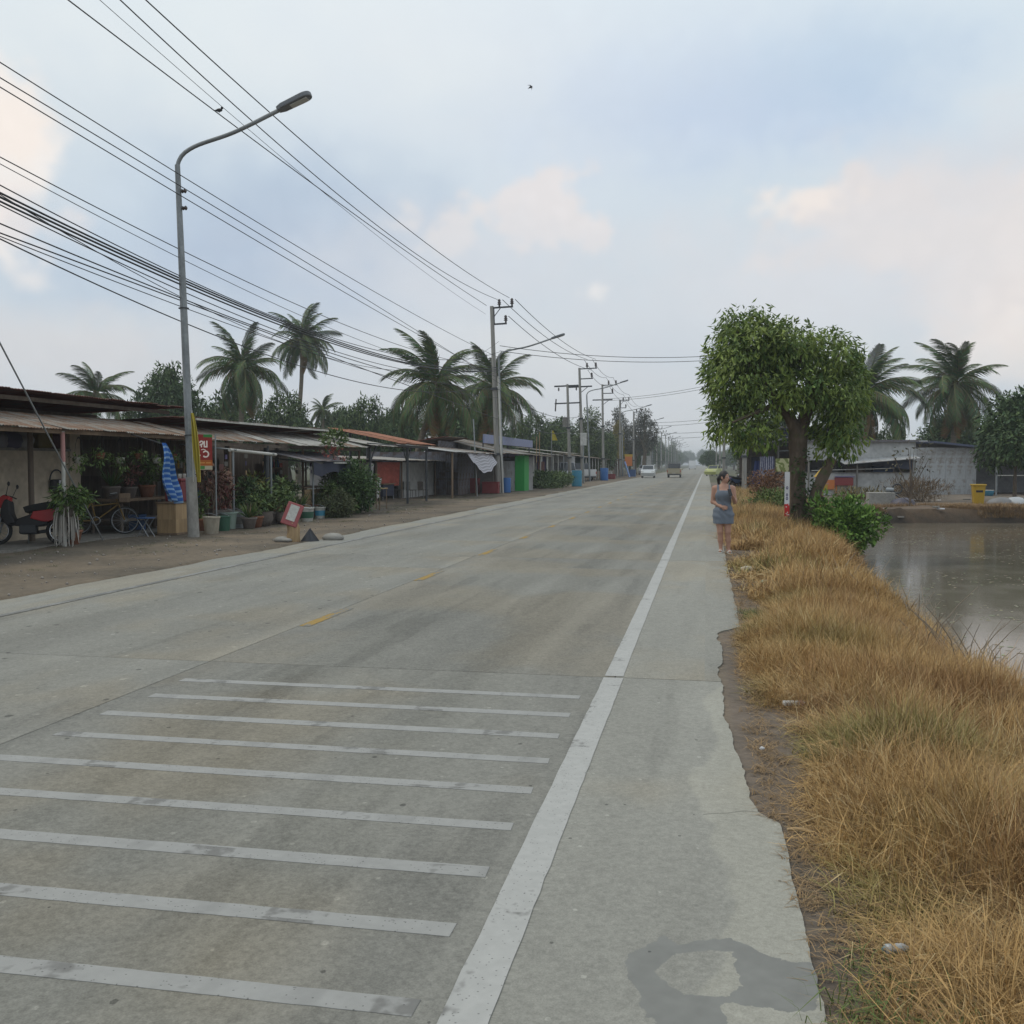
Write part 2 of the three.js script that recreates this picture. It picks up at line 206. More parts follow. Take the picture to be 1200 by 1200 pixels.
// pond water
{
  const g = new THREE.PlaneGeometry(95, 62); g.rotateX(-Math.PI / 2); g.translate(50, WATER, -18); worldUV(g, 0.25);
  const wb = grey(512, 512, (u, v) => 0.6 * tfbm(u, v, 6, 4) + 0.4 * tfbm(u * 1, v * 1, 24, 3));
  const wr = grey(512, 512, (u, v) => 0.08 + 0.08 * tfbm(u + 0.2, v, 4, 5));
  const wc = tex(512, 512, (u, v) => { const k = sstep(0.52, 0.66, tfbm(u + 0.2, v, 4, 6)); return [lerp(0.15, 0.18, k), lerp(0.128, 0.155, k), lerp(0.094, 0.115, k)]; });
  tag(mesh(scene, 'pond_water', g, new THREE.MeshStandardMaterial({ map: wc, roughness: 1, roughnessMap: wr, bumpMap: wb, bumpScale: 0.0007 })), 'murky brown pond water', null, null, 'structure');
}

// ---------------------------------------------------------------- road
const road = new THREE.Group(); road.name = 'road'; road.userData = { kind: 'structure', label: 'grey concrete two lane road with joints' }; scene.add(road);
function conc(x, z, pale = 0) { // linear albedo of worn concrete at a point in metres
  const n = fbm(x * 0.55 + 20, z * 0.3 + 4, 4), m = fbm(x * 3.2 + z * 0.12, z * 0.28, 4), f = fbm(x * 16, z * 16, 3), g = h2(Math.floor(x * 230), Math.floor(z * 230));
  const q9 = fbm(x * 55, z * 55, 2); let k = 0.222 + (n - 0.5) * 0.07 + (m - 0.5) * 0.085 + (f - 0.5) * 0.04 + (q9 - 0.5) * 0.085 + (g - 0.5) * 0.07;
  const ru = sstep(0.62, 0.72, fbm(x * 4.1 + 7, z * 0.5, 4)); k -= ru * 0.025; k += pale;
  const wm = sstep(0.42, 0.68, fbm(x * 0.7 - 3, z * 0.5 + 11, 4));
  k *= 0.94; return [k * lerp(1.0, 1.07, wm), k * lerp(0.985, 0.99, wm), k * lerp(0.87, 0.80, wm)];
}
function wheel(x, z) { const a = Math.exp(-Math.pow((x + 1.75) / 0.33, 2)), b = Math.exp(-Math.pow((x + 3.25) / 0.36, 2)), o = Math.exp(-Math.pow((x + 2.5) / 0.45, 2)); return (a + b) * (0.012 + 0.035 * fbm(x * 7, z * 0.3, 3)) * 0.8 + o * 0.03 * fbm(x * 3, z * 0.4 + 3, 3) * 1.3; }
function specks(c, x, z, k = 1) { const cx = Math.floor(x * 14), cz = Math.floor(z * 14), r = h2(cx + 991, cz - 77); if (r > 0.965) { const px = (cx + 0.3 + 0.4 * h2(cx, cz)) / 14, pz = (cz + 0.3 + 0.4 * h2(cz, cx)) / 14, rad = (0.004 + 0.011 * h2(cx + 5, cz)) * k, d = Math.hypot(x - px, (z - pz) * 0.8); if (d < rad) { const s = r > 0.988 ? 0.45 : 1.35; return c.map(v => v * s); } } return c; }
const laneNear = tex(1024, 2048, (u, v) => { const x = -4.2 + u * 3.6, z = -8 + v * 8; let c = conc(x, z); const w = wheel(x, z); c = c.map(q => q - w); c = specks(c, x, z); return c; }, false);
const toG = P => P.map(p => { const q = onY(p[0], p[1], 0); return [q.x, q.z]; }), smearOut = toG([[777, 1093], [793, 1106], [850, 1098], [890, 1115], [913, 1122], [945, 1125], [960, 1150], [957, 1182], [933, 1183], [893, 1185], [850, 1180], [857, 1230], [800, 1240], [753, 1190], [733, 1153], [727, 1130], [745, 1112]]), smearIn = toG([[793, 1117], [858, 1117], [872, 1153], [853, 1170], [800, 1168], [763, 1143]]); 
const shoulderNear = tex(512, 2048, (u, v) => { const x = -0.62 + u * 1.05, z = -8 + v * 6; // z -8 .. -2
  let c = conc(x, z, 0.062); const e = fbm(x * 5, z * 5, 5);
  // pale cement slurry toward the outer edge, with an outline of its own
  const sl = sstep(0.0, 0.05, x - 0.02 - 0.55 * (fbm(x * 1.2 + 2, z * 1.1, 5) - 0.5) - 0.1 * Math.sin(z * 1.3)); c = c.map((q, i) => q + sl * [0.05, 0.047, 0.034][i]);
  // smooth grey repair smear near the camera, with a bare island in it
  const jx = x + 0.07 * (e - 0.5) + 0.035 * (fbm(x * 28, z * 28, 4) - 0.5), jz = z + 0.09 * (fbm(x * 6 + 9, z * 6, 6) - 0.5) + 0.03 * (fbm(x * 33 + 2, z * 33, 3) - 0.5), inP = P => { let r = false; for (let i = 0, j = P.length - 1; i < P.length; j = i++) { const a = P[i], b = P[j]; if ((a[1] > jz) !== (b[1] > jz) && jx < (b[0] - a[0]) * (jz - a[1]) / (b[1] - a[1]) + a[0]) r = !r; } return r; };
  if (z > -3.9 && inP(smearOut) && !inP(smearIn)) { const gcol = 0.205 + 0.05 * (fbm(x * 20, z * 20, 3) - 0.5); c = c.map((q, i) => gcol * [0.99, 1, 0.93][i]); }
  const cr = Math.abs(x - 0.05 - (fbm(z * 2.2, 3, 4) - 0.5) * 0.6); if (z < -4.6 && z > -6.2 && x > 0 && Math.abs(z + 4.9 + (fbm(x * 4, 8, 3) - 0.5) * 0.4) < 0.006) c = c.map(q => q * 0.6);
  return specks(c, x, z, 0.8); }, false);
const laneFar = tex(1024, 1024, (u, v) => { const x = -4.2 + u * 3.6, z = -60 + v * 10; let c = conc(x, z); const w = wheel(x, z); return c.map(q => q - w * 0.8); });
const laneLeft = tex(1024, 1024, (u, v) => { const x = -8 + u * 4, z = 30 + v * 10; let c = conc(x, z, 0.01); const a = Math.exp(-Math.pow((x + 5.2) / 0.4, 2)) + Math.exp(-Math.pow((x + 6.8) / 0.4, 2)); return specks(c.map((q, i) => q - a * 0.014), x, z, 2); });
const shFar = tex(512, 1024, (u, v) => conc(u * 1.2 + 5, v * 10 + 60, 0.068));
const cb = { bumpMap: S(fineBump, 1, 1), bumpScale: 0.004 };
function lin(t, x0, w, z0, d) { return { t, x0, w, z0, d }; }
function slabUV(g, q, ox = 0, oz = 0) { const p = g.attributes.position, uv = new Float32Array(p.count * 2); for (let i = 0; i < p.count; i++) { uv[2 * i] = (p.getX(i) + ox - q.x0) / q.w; uv[2 * i + 1] = (p.getZ(i) + oz - q.z0) / q.d; } g.setAttribute('uv', new THREE.BufferAttribute(uv, 2)); return g; }
const slabMat = { ln: mat(1, 1, 1, 0.9, { map: laneNear }), sn: mat(1, 1, 1, 0.92, { map: shoulderNear }), lf: mat(1, 1, 1, 0.88, { map: laneFar }), ll: mat(1, 1, 1, 0.88, { map: laneLeft }), sf: mat(1, 1, 1, 0.9, { map: shFar }) };
function slab(x0, x1, z0, z1, m, q, name = 'slab') { const g = new RoundedBoxGeometry(x1 - x0 - 0.008, 0.2, z0 - z1 - 0.012, 1, 0.004); g.translate((x0 + x1) / 2, -0.1, (z0 + z1) / 2); slabUV(g, q); return mesh(road, name, g, m); }
function ragged(x0, z0, z1, edge, step, m, q, left = false) { // slab whose outer edge follows edge(z)
  const s = new THREE.Shape(), a = z1 + 0.007, b = z0 - 0.007; s.moveTo(x0, -b); const n = Math.ceil((b - a) / step); for (let i = 0; i <= n; i++) { const z = b - (b - a) * i / n; s.lineTo(edge(z), -z); } s.lineTo(x0, -a); s.closePath();
  const g = new THREE.ExtrudeGeometry(s, { depth: 0.2, bevelEnabled: false }); g.rotateX(-Math.PI / 2); g.translate(0, -0.2, 0); slabUV(g, q); g.computeVertexNormals(); return mesh(road, 'slab', g, m);
}
const edgePts = [[-400, 0.36], [-11.2, 0.36], [-10.75, 0.355], [-10.35, 0.14], [-8.2, 0.12], [-7, 0.13], [-6.15, 0.18], [-5.27, 0.235], [-5.0, 0.265], [-4.86, 0.355], [-4.5, 0.37], [9, 0.385]];
const edgeR = z => { let i = 0; while (i < edgePts.length - 2 && edgePts[i + 1][0] < z) i++; const a = edgePts[i], b = edgePts[i + 1], t = clamp((z - a[0]) / (b[0] - a[0])), amp = z < -11 ? 0.03 : z < -4.9 ? 0.11 : 0.05; return lerp(a[1], b[1], t) + (fbm(z * 2.6, 1.7, 7) - 0.5) * amp + (Math.abs(fbm(z * 9, 5.3, 4) - 0.5) - 0.1) * amp * 0.5; };
const edgeL = z => -8.62 + 0.16 * (fbm(z * 0.6, 9, 4) - 0.5) * 2 + 0.06 * (fbm(z * 4, 5, 3) - 0.5);
const zj = [4]; for (let i = 0; i <= 17; i++) zj.push(-7.98 - i * 10);
for (let i = 0; i < zj.length - 1; i++) {
  const z0 = zj[i], z1 = zj[i + 1];
  if (i === 0) { slab(-4.2, -0.70, 0, z1, slabMat.ln, lin(0, -4.2, 3.6, -8, 8)); slab(-4.2, -0.70, z0, 0, slabMat.lf, lin(0, -4.2, 3.6, 0, 10)); ragged(-0.698, -2, z1, edgeR, 0.03, slabMat.sn, lin(0, -0.62, 1.05, -8, 6)); ragged(-0.698, z0, -2, edgeR, 0.1, slabMat.sf, lin(0, 0, 1.2, 0, 10)); }
  else { slab(-4.2, -0.70, z0, z1, slabMat.lf, lin(0, -4.2, 3.6, i * 3.7, 10)); ragged(-0.698, z0, z1, edgeR, i < 4 ? 0.05 : 0.5, slabMat.sf, lin(0, 0, 1.2, i * 2.3, 10)); }
  slab(-7.7, -4.2, z0, z1, slabMat.ll, lin(0, -8, 4, i * 4.1, 10)); 
  ragged(-7.708, z0, z1, edgeL, i < 4 ? 0.15 : 0.6, slabMat.sf, lin(0, 0.3, 1.2, i * 5.3, 10));
}
slab(-8.6, 0.36, zj[zj.length - 1], -1500, slabMat.ll, lin(0, -8, 4, 0, 10), 'far_road_surface');
// paint: worn thermoplastic
const paintTex = (a, thr, w, h, sx, sy, seed) => tex(w, h, (u, v) => { const x = u * sx, z = v * sy, n = fbm(x * 3 + seed, z * 3, 5), f = fbm(x * 24 + seed, z * 24, 3), st = fbm(x * 9 + seed, z * 1.1, 3); const wear = sstep(thr, thr + 0.16, n * 0.55 + f * 0.35 + st * 0.28); const tyre = sx > 2 ? 0.3 * sstep(0.42, 0.62, fbm(x * 7 + 3, 1 + seed, 4)) * (0.4 + Math.exp(-Math.pow((x - 0.85) / 0.45, 2)) + Math.exp(-Math.pow((x - 2.35) / 0.4, 2))) * (0.5 + fbm(x * 30, z * 12, 3)) : 0; const k = a * (0.9 + 0.2 * f) * (1 - 0.3 * tyre); const b = 0.17 + 0.05 * (f - 0.5); const g = h2(Math.floor(x * 190) + seed, Math.floor(z * 190)) > 0.985 ? 0.5 : 1; return [lerp(k, b, wear) * g, lerp(k * 1.0, b * 0.99, wear) * g, lerp(k * 0.955, b * 0.93, wear) * g]; });
const stripTex = paintTex(0.315, 0.69, 2048, 128, 3.1, 0.2, 3), lineTex = paintTex(0.40, 0.67, 128, 2048, 0.2, 4, 8), lineFaded = paintTex(0.27, 0.50, 128, 1024, 0.2, 8, 15);
const stripM = mat(1, 1, 1, 0.8, { map: stripTex }), lineM = mat(1, 1, 1, 0.8, { map: lineTex }), fadedM = mat(1, 1, 1, 0.85, { map: lineFaded });
const R1 = rng(31);
for (let i = -2; i < 9; i++) {
  const z = -2.96 - i * 0.535, xl = -4.02 + (R1() - 0.5) * 0.06, xr = -0.885 + (R1() - 0.5) * 0.03, w = 0.1 + 0.012 * (R1() - 0.5), s = new THREE.Shape(), P = [];
  const n = 40; for (let k = 0; k <= n; k++) P.push([lerp(xl, xr, k / n), w / 2 + 0.004 * (R1() - 0.5)]); for (let k = n; k >= 0; k--) P.push([lerp(xl, xr, k / n) + 0.012 * (R1() - 0.5), -w / 2 + 0.004 * (R1() - 0.5)]);
  P.forEach((p, k) => k ? s.lineTo(p[0], p[1]) : s.moveTo(p[0], p[1])); s.closePath();
  const g = new THREE.ExtrudeGeometry(s, { depth: 0.0015, bevelEnabled: true, bevelSize: 0.003, bevelThickness: 0.0012, bevelSegments: 1 }); g.rotateX(-Math.PI / 2); g.translate(0, 0.0005, z); slabUV(g, lin(0, -4.1 - (i + 2) * 0.61, 3.3, z - 0.1 + i * 0.73, 0.2)); mesh(road, 'rumble_strip', g, stripM);
}
function paint(name, m, x0, x1, z0, z1, q, step = 0.12, y = 0.004) {
  const s = new THREE.Shape(), n = Math.max(2, Math.min(90, Math.ceil((z0 - z1) / step))), P = []; for (let k = 0; k <= n; k++) { const z = lerp(z0, z1, k / n); P.push([x0 + 0.008 * (vn(z * 9, x0) - 0.5), -z]); } for (let k = n; k >= 0; k--) { const z = lerp(z0, z1, k / n); P.push([x1 + 0.008 * (vn(z * 9, x1 + 3) - 0.5), -z]); }
  P.forEach((p, k) => k ? s.lineTo(p[0], p[1]) : s.moveTo(p[0], p[1])); s.closePath(); const g = new THREE.ShapeGeometry(s); g.rotateX(-Math.PI / 2); g.translate(0, y, 0); slabUV(g, q); return mesh(road, name, g, m);
}
paint('edge_line', lineM, -0.79, -0.635, 3.9, -7.95, lin(0, -0.8, 0.2, 0, 4)); for (let i = 1; i < 18; i++) paint('edge_line', lineM, -0.785, -0.64, zj[i] - 0.03, zj[i + 1] + 0.03, lin(0, -0.8, 0.2, i * 1.3, 4), 0.5);
for (let i = 0; i < 18; i++) paint('edge_line', fadedM, -7.82, -7.715, zj[i] - 0.02, zj[i + 1] + 0.02, lin(0, -7.9, 0.2, i * 1.7, 8), 0.5);
const yM = mat(1, 1, 1, 0.85, { map: tex(128, 512, (u, v) => { const n = fbm(u * 3, v * 6, 5), f = fbm(u * 20, v * 40, 3), k = sstep(0.44, 0.60, n * 0.7 + f * 0.35), b = 0.19; return [lerp(0.33, b, k), lerp(0.215, b * 0.98, k), lerp(0.05, b * 0.88, k)]; }) });
for (let i = 0; i < 34; i++) { const z = -9.9 - i * 4.2; paint('centre_dash', yM, -4.19, -4.07, z, z - 1.35, lin(0, -4.2, 0.2, z, 1.6 + (i % 3) * 0.3)); }
// ---------------------------------------------------------------- vegetation builders
class Leaves {
  constructor(seed) { this.r = rng(seed); this.P = []; this.C = []; }
  quad(p, d, w, len, wid, c, fold = 0.25) { // leaf: two triangles folded along the midrib
    const n = d.clone().cross(w).normalize(), t = p.clone().addScaledVector(d, len), m = p.clone().addScaledVector(d, len * 0.45);
    const a = m.clone().addScaledVector(w, wid / 2).addScaledVector(n, fold * wid), b = m.clone().addScaledVector(w, -wid / 2).addScaledVector(n, fold * wid);
    for (const q of [p, a, t, p, t, b]) { this.P.push(q.x, q.y, q.z); this.C.push(c[0], c[1], c[2]); }
  }
  cloud(lobes, clumps, per, len, wid, droop, cA, cB, spread = 0.3, shell = 0.5) {
    const r = this.r, tot = lobes.reduce((s, l) => s + l[3] * l[4] * l[5], 0);
    for (let i = 0; i < clumps; i++) {
      let k = r() * tot, l = lobes[0]; for (const q of lobes) { k -= q[3] * q[4] * q[5]; l = q; if (k <= 0) break; }
      const ph = r() * 6.283, ct = r() * 2 - 1, st = Math.sqrt(1 - ct * ct), rad = Math.pow(lerp(shell * shell * shell, 1.08, r()), 1 / 3);
      const o = V(st * Math.cos(ph), ct, st * Math.sin(ph)), c = V(l[0] + o.x * l[3] * rad, l[1] + o.y * l[4] * rad, l[2] + o.z * l[5] * rad), tone = r(), br = 0.75 + 0.5 * r();
      for (let j = 0; j < per; j++) {
        const q = V(r() - 0.5, r() - 0.5, r() - 0.5).multiplyScalar(2 * spread), p = c.clone().add(q), d = V(r() - 0.5, (r() - 0.5) * 0.9 - droop, r() - 0.5).addScaledVector(o, 0.45).normalize();
        const w = d.clone().cross(V(r() - 0.5, r() + 0.3, r() - 0.5)).normalize(), t = clamp(tone + (r() - 0.5) * 0.5), b = br * (0.85 + 0.3 * r()), s = 0.7 + 0.6 * r();
        this.quad(p, d, w, len * s, wid * s, [0, 1, 2].map(z => lerp(cA[z], cB[z], t) * b));
      }
    } return this;
  }
  geo() { const g = new THREE.BufferGeometry(); g.setAttribute('position', new THREE.Float32BufferAttribute(this.P, 3)); g.setAttribute('color', new THREE.Float32BufferAttribute(this.C, 3)); g.computeVertexNormals(); return g; }
}
const GA = [0.045, 0.09, 0.022], GB = [0.13, 0.18, 0.045], DG = [0.035, 0.075, 0.025], DB = [0.095, 0.145, 0.045];
// palm frond: bends down along its length, leaflets hang from both sides
function frondG(seed, L, bend, hang, brown = 0) {
  const r = rng(seed), P = [], C = [], N = 44, cA = brown ? [0.16, 0.095, 0.035] : [0.04, 0.07, 0.022], cB = brown ? [0.24, 0.15, 0.055] : [0.11, 0.145, 0.05];
  let p = V(0, 0, 0), a = 0; const pts = [p.clone()], ang = [0]; for (let i = 1; i <= N; i++) { const t = i / N; a = -bend * Math.pow(t, 1.35); p = p.clone().add(V(Math.cos(a), Math.sin(a), 0).multiplyScalar(L / N)); pts.push(p); ang.push(a); }
  const tri = (q, c) => { for (const v of q) { P.push(v.x, v.y, v.z); C.push(...c); } };
  for (let i = 0; i < N; i++) { const w = lerp(0.045, 0.008, i / N), c = [0.13, 0.13, 0.05], A = pts[i], B = pts[i + 1]; for (const s of [[0, w, w], [0, w, -w], [0, -w * 0.6, 0]].map((q, k, arr) => [q, arr[(k + 1) % 3]])) { const v0 = A.clone().add(V(...s[0])), v1 = A.clone().add(V(...s[1])), v2 = B.clone().add(V(...s[1])), v3 = B.clone().add(V(...s[0])); tri([v0, v1, v2, v0, v2, v3], c); } }
  for (let i = 5; i <= N; i++) for (const sd of [-1, 1]) {
    const t = i / N, len = L * 0.30 * Math.pow(Math.sin(Math.PI * lerp(0.12, 0.93, t)), 0.7) * (0.85 + 0.3 * r()), tang = V(Math.cos(ang[i]), Math.sin(ang[i]), 0), dn = V(0, -1, 0);
    const d = V(0, 0, sd).multiplyScalar(0.8).addScaledVector(tang, 0.5 + 0.5 * t).addScaledVector(dn, hang * (0.7 + 0.6 * r())).normalize(), d2 = d.clone().addScaledVector(dn, 0.8 + hang * 0.7).normalize();
    const q0 = pts[i].clone(), q1 = q0.clone().addScaledVector(d, len * 0.5), q2 = q1.clone().addScaledVector(d2, len * 0.5), w = tang.clone().multiplyScalar(0.03), c = [0, 1, 2].map(k => lerp(cA[k], cB[k], r()));
    tri([q0.clone().add(w), q0.clone().sub(w), q1.clone().add(w), q0.clone().sub(w), q1.clone().sub(w), q1.clone().add(w), q1.clone().add(w), q1.clone().sub(w), q2], c);
  }
  const g = new THREE.BufferGeometry(); g.setAttribute('position', new THREE.Float32BufferAttribute(P, 3)); g.setAttribute('color', new THREE.Float32BufferAttribute(C, 3)); g.computeVertexNormals(); return g;
}
const FR = { up: frondG(1, 3.0, 1.0, 0.35), mid: frondG(2, 3.3, 1.55, 0.6), mid2: frondG(3, 3.4, 1.7, 0.85), low: frondG(4, 3.2, 1.3, 1.0), dead: frondG(5, 2.9, 0.8, 1.1, 1) };
function palm(label, u, v, depthZ, scale, seed, opt = {}) { // crown centre seen at pixel (u, v), at z = depthZ
  const r = rng(seed), top = onZ(u, v, depthZ), bot = V(top.x + (opt.lean ?? 0) + (r() - 0.5) * 0.5, -0.2, depthZ + (r() - 0.5)), T = thing('palm_tree', label, 'palm tree', bot, 'coconut palms'), rel = top.clone().sub(bot);
  mesh(T, 'trunk', limbG([V(0, -0.1, 0), V(rel.x * 0.2 - 0.1, rel.y * 0.35, rel.z * 0.3), V(rel.x * 0.62, rel.y * 0.7, rel.z * 0.6), rel.clone().add(V(0, 0.1, 0))], [0.26, 0.19, 0.17, 0.2].map(q => q * Math.sqrt(scale)), 10, 6, 0.12, seed), M.barkPalm);
  const fr = (k, az, tilt, s) => { const m = mesh(T, 'frond', FR[k], M.leaf); m.position.copy(rel); m.rotation.order = 'YZX'; m.rotation.set((r() - 0.5) * 1.3, az, tilt); m.scale.setScalar(scale * s); return m; };
  const n = (opt.n ?? 24) + 10, ga = 2.39996; let a = r() * 6;
  for (let i = 0; i < n; i++) { a += ga; const t = i / (n - 1), tilt = lerp(1.45, -0.85, Math.pow(t, 0.85)) + (r() - 0.5) * 0.5; fr(t < 0.25 ? 'up' : t < 0.5 ? 'mid' : t < 0.78 ? 'mid2' : 'low', a + (r() - 0.5) * 0.5, tilt, 0.75 + 0.45 * r()); }
  for (let i = 0; i < (opt.dead ?? 2); i++) fr('dead', r() * 6.28, -1.15 - 0.3 * r(), 0.8 + 0.3 * r());
  const nuts = []; for (let i = 0; i < 7; i++) { const g = new THREE.SphereGeometry(0.12, 8, 6); g.scale(1, 1.2, 1); const q = i / 7 * 6.28; g.translate(rel.x + Math.cos(q) * 0.3, rel.y - 0.28 - 0.1 * r(), rel.z + Math.sin(q) * 0.3); nuts.push(g); }
  mesh(T, 'coconut_bunch', mergeGeometries(nuts), mat(0.10, 0.11, 0.04, 0.7));
  return T;
}
// broadleaf tree built once per variant, then cloned
function treeVariant(seed, lobes, cA, cB, clumps, per, len, wid, droop = 0.25, spread = 0.4) {
  const crown = new Leaves(seed).cloud(lobes, clumps, per, len, wid, droop, cA, cB, spread, 0.45).geo(), r = rng(seed + 9), top = Math.max(...lobes.map(l => l[1]));
  const limbs = [limbG([V(0, -0.3, 0), V(0.1, 1.2, 0), V(-0.1, top * 0.55, 0.1), V(0.1, top * 0.85, 0)], [0.22, 0.17, 0.12, 0.05], 8, 4, 0.15, seed)];
  for (const l of lobes) { const y0 = top * lerp(0.3, 0.5, r()); limbs.push(limbG([V(0, y0, 0), V(l[0] * 0.5, lerp(y0, l[1], 0.6), l[2] * 0.5), V(l[0], l[1], l[2])], [0.1, 0.07, 0.03], 6, 3)); }
  return { crown, trunk: mergeGeometries(limbs.map(g => { const q = g.toNonIndexed(); return q; })) };
}
const TV = {
  round: treeVariant(11, [[0, 3.4, 0, 1.7, 1.3, 1.6], [-1.3, 2.8, 0.3, 1.2, 1.0, 1.1], [1.3, 2.9, -0.2, 1.3, 1.0, 1.2], [0.2, 4.3, 0.1, 1.1, 0.8, 1.0], [-0.4, 2.4, 0.9, 1.0, 0.8, 0.9], [0.5, 2.3, -0.9, 1.0, 0.8, 0.9]], DG, DB, 520, 18, 0.26, 0.12, 0.3, 0.34),
  tall: treeVariant(12, [[0, 3.6, 0, 1.1, 1.5, 1.1], [0.3, 5.0, 0, 0.8, 1.0, 0.8], [-0.6, 2.6, 0.2, 0.9, 1.0, 0.9], [0.7, 2.9, -0.3, 0.8, 0.9, 0.8], [0, 1.7, 0.3, 1.0, 0.8, 1.0]], [0.045, 0.085, 0.025], [0.12, 0.16, 0.05], 420, 18, 0.22, 0.09, 0.25, 0.3),
  wide: treeVariant(13, [[-1.6, 2.5, 0, 1.5, 0.9, 1.3], [0, 3.0, 0.4, 1.6, 1.1, 1.4], [1.7, 2.5, 0, 1.5, 0.9, 1.3], [0.6, 2.0, -0.6, 1.6, 0.8, 1.2], [-0.7, 1.7, 0.7, 1.4, 0.8, 1.0]], DG, [0.11, 0.155, 0.045], 520, 18, 0.26, 0.12, 0.3, 0.34),
  open: treeVariant(14, [[-0.9, 4.3, 0, 0.7, 0.5, 0.6], [0.5, 5.0, 0.2, 0.8, 0.5, 0.7], [1.2, 4.0, -0.2, 0.6, 0.5, 0.6], [-0.3, 3.4, 0.3, 0.8, 0.5, 0.7], [0.6, 2.9, 0, 0.7, 0.5, 0.6], [-1.0, 2.7, 0, 0.6, 0.5, 0.5], [0.1, 5.7, 0, 0.5, 0.4, 0.5], [1.3, 3.0, 0.1, 0.5, 0.4, 0.5]], [0.035, 0.045, 0.03], [0.085, 0.085, 0.05], 330, 12, 0.22, 0.08, 0.2, 0.24),
};
function tree(kind, name, label, x, z, s, turn = 0, sy = 1, group) { const T = thing(name, label, 'tree', [x, landY(x, z), z], group, turn); mesh(T, 'trunk', TV[kind].trunk, M.bark); mesh(T, 'crown', TV[kind].crown, M.leaf); T.scale.set(s, s * sy, s); return T; }
function treeAt(kind, name, label, u, vTop, z, wpx, turn = 0, group) { // crown about wpx wide whose top shows at (u, vTop)
  const p = onZ(u, vTop, z), D = Math.hypot(p.x, z), wk = { round: 5.4, tall: 3.2, wide: 6.4, open: 3.6 }[kind], hk = { round: 5.2, tall: 6.1, wide: 4.2, open: 6.3 }[kind], s = wpx / FPX * D / wk; return tree(kind, name, label, p.x, z, s, turn, (p.y + 0.1) / (hk * s), group);
}
function bushG(seed, rx, ry, rz, n, per, len, wid, cA, cB, droop = 0.1) { const r = rng(seed), lobes = [[0, ry * 0.55, 0, rx * 0.8, ry * 0.5, rz * 0.8]]; for (let i = 0; i < 6; i++) lobes.push([(r() - 0.5) * rx * 1.4, ry * (0.3 + 0.5 * r()), (r() - 0.5) * rz * 1.4, rx * 0.4, ry * 0.32, rz * 0.4]); return new Leaves(seed).cloud(lobes, n, per, len, wid, droop, cA, cB, len * 1.2, 0.35).geo(); }
// ---------------------------------------------------------------- building helpers
const waveCache = {};
function waveSheetG(L, w = 0.76, amp = 0.012, per = 0.095) { const key = [L, w, amp, per].map(x => x.toFixed(3)).join(); if (waveCache[key]) return waveCache[key]; const n = Math.round(w / per) * 4, g = new THREE.PlaneGeometry(L, w, 1, n); g.rotateX(-Math.PI / 2); const p = g.attributes.position; for (let i = 0; i < p.count; i++) p.setY(i, amp * Math.sin(p.getZ(i) / per * 2 * Math.PI)); g.computeVertexNormals(); const b = g.clone(); b.translate(0, -0.004, 0); return waveCache[key] = mergeGeometries([g, b]); }
// pitched roof of overlapping corrugated sheets, ribs running from (xf, yf) to (xb, yb); row runs along z
function sheetRoof(T, o) {
  const r = rng(o.seed ?? 3), L = Math.hypot(o.xb - o.xf, o.yb - o.yf), a = Math.atan2(o.yb - o.yf, o.xb - o.xf), w = 0.76, n = Math.max(1, Math.round((o.z0 - o.z1) / 0.72)), st = (o.z0 - o.z1) / n;
  for (let i = 0; i < n; i++) { const m = mesh(T, o.name ?? 'roof_sheet', waveSheetG(+(L + 0.02).toFixed(2), w), o.mats[Math.floor(r() * o.mats.length)]); const z = o.z0 - (i + 0.5) * st, j = (r() - 0.5) * (o.jit ?? 0.08), t = (i + 0.5) / n, dy = (o.dy ?? 0) * t; m.position.set((o.xf + o.xb) / 2 + j - T.position.x, (o.yf + o.yb) / 2 + (i % 2) * 0.006 + (r() - 0.5) * 0.02 + dy - T.position.y, z - T.position.z); m.rotation.set((r() - 0.5) * 0.03, 0, a + (r() - 0.5) * 0.015); }
}
function sheetWall(T, name, m, a, b, y0, y1) { // upright corrugated sheets from point a to b (x, z)
  const d = Math.hypot(b[0] - a[0], b[1] - a[1]), n = Math.max(1, Math.round(d / 0.74)), ang = Math.atan2(b[1] - a[1], b[0] - a[0]);
  for (let i = 0; i < n; i++) { const t = (i + 0.5) / n, s = mesh(T, name, waveSheetG(+(y1 - y0).toFixed(2), 0.76, 0.012, 0.127), m); s.rotation.order = 'YXZ'; s.rotation.set(0, -ang + Math.PI / 2, Math.PI / 2); s.position.set(lerp(a[0], b[0], t), (y0 + y1) / 2 + (R0() - 0.5) * 0.03, lerp(a[1], b[1], t)).sub(T.position); s.translateY((i % 2) * 0.008); }
}
function planks(T, name, m, x, z0, z1, y0, y1, w = 0.26, seed = 1, skip = 0) { const r = rng(seed), n = Math.round((z0 - z1) / w), g = boxG(0.025, 1, w - 0.012); for (let i = 0; i < n; i++) { if (r() < skip) continue; const p = mesh(T, name, g, m), h = y1 - y0 - r() * 0.08; p.scale.y = h; p.position.set(x + (r() - 0.5) * 0.012, y0 + h / 2, z0 - (i + 0.5) * w).sub(T.position); } }
function cloth(w, h, nx, ny, f) { const g = new THREE.PlaneGeometry(w, h, nx, ny), p = g.attributes.position; for (let i = 0; i < p.count; i++) { const q = f(p.getX(i) / w + 0.5, 0.5 - p.getY(i) / h); p.setXYZ(i, q[0], q[1], q[2]); } g.computeVertexNormals(); return g; }

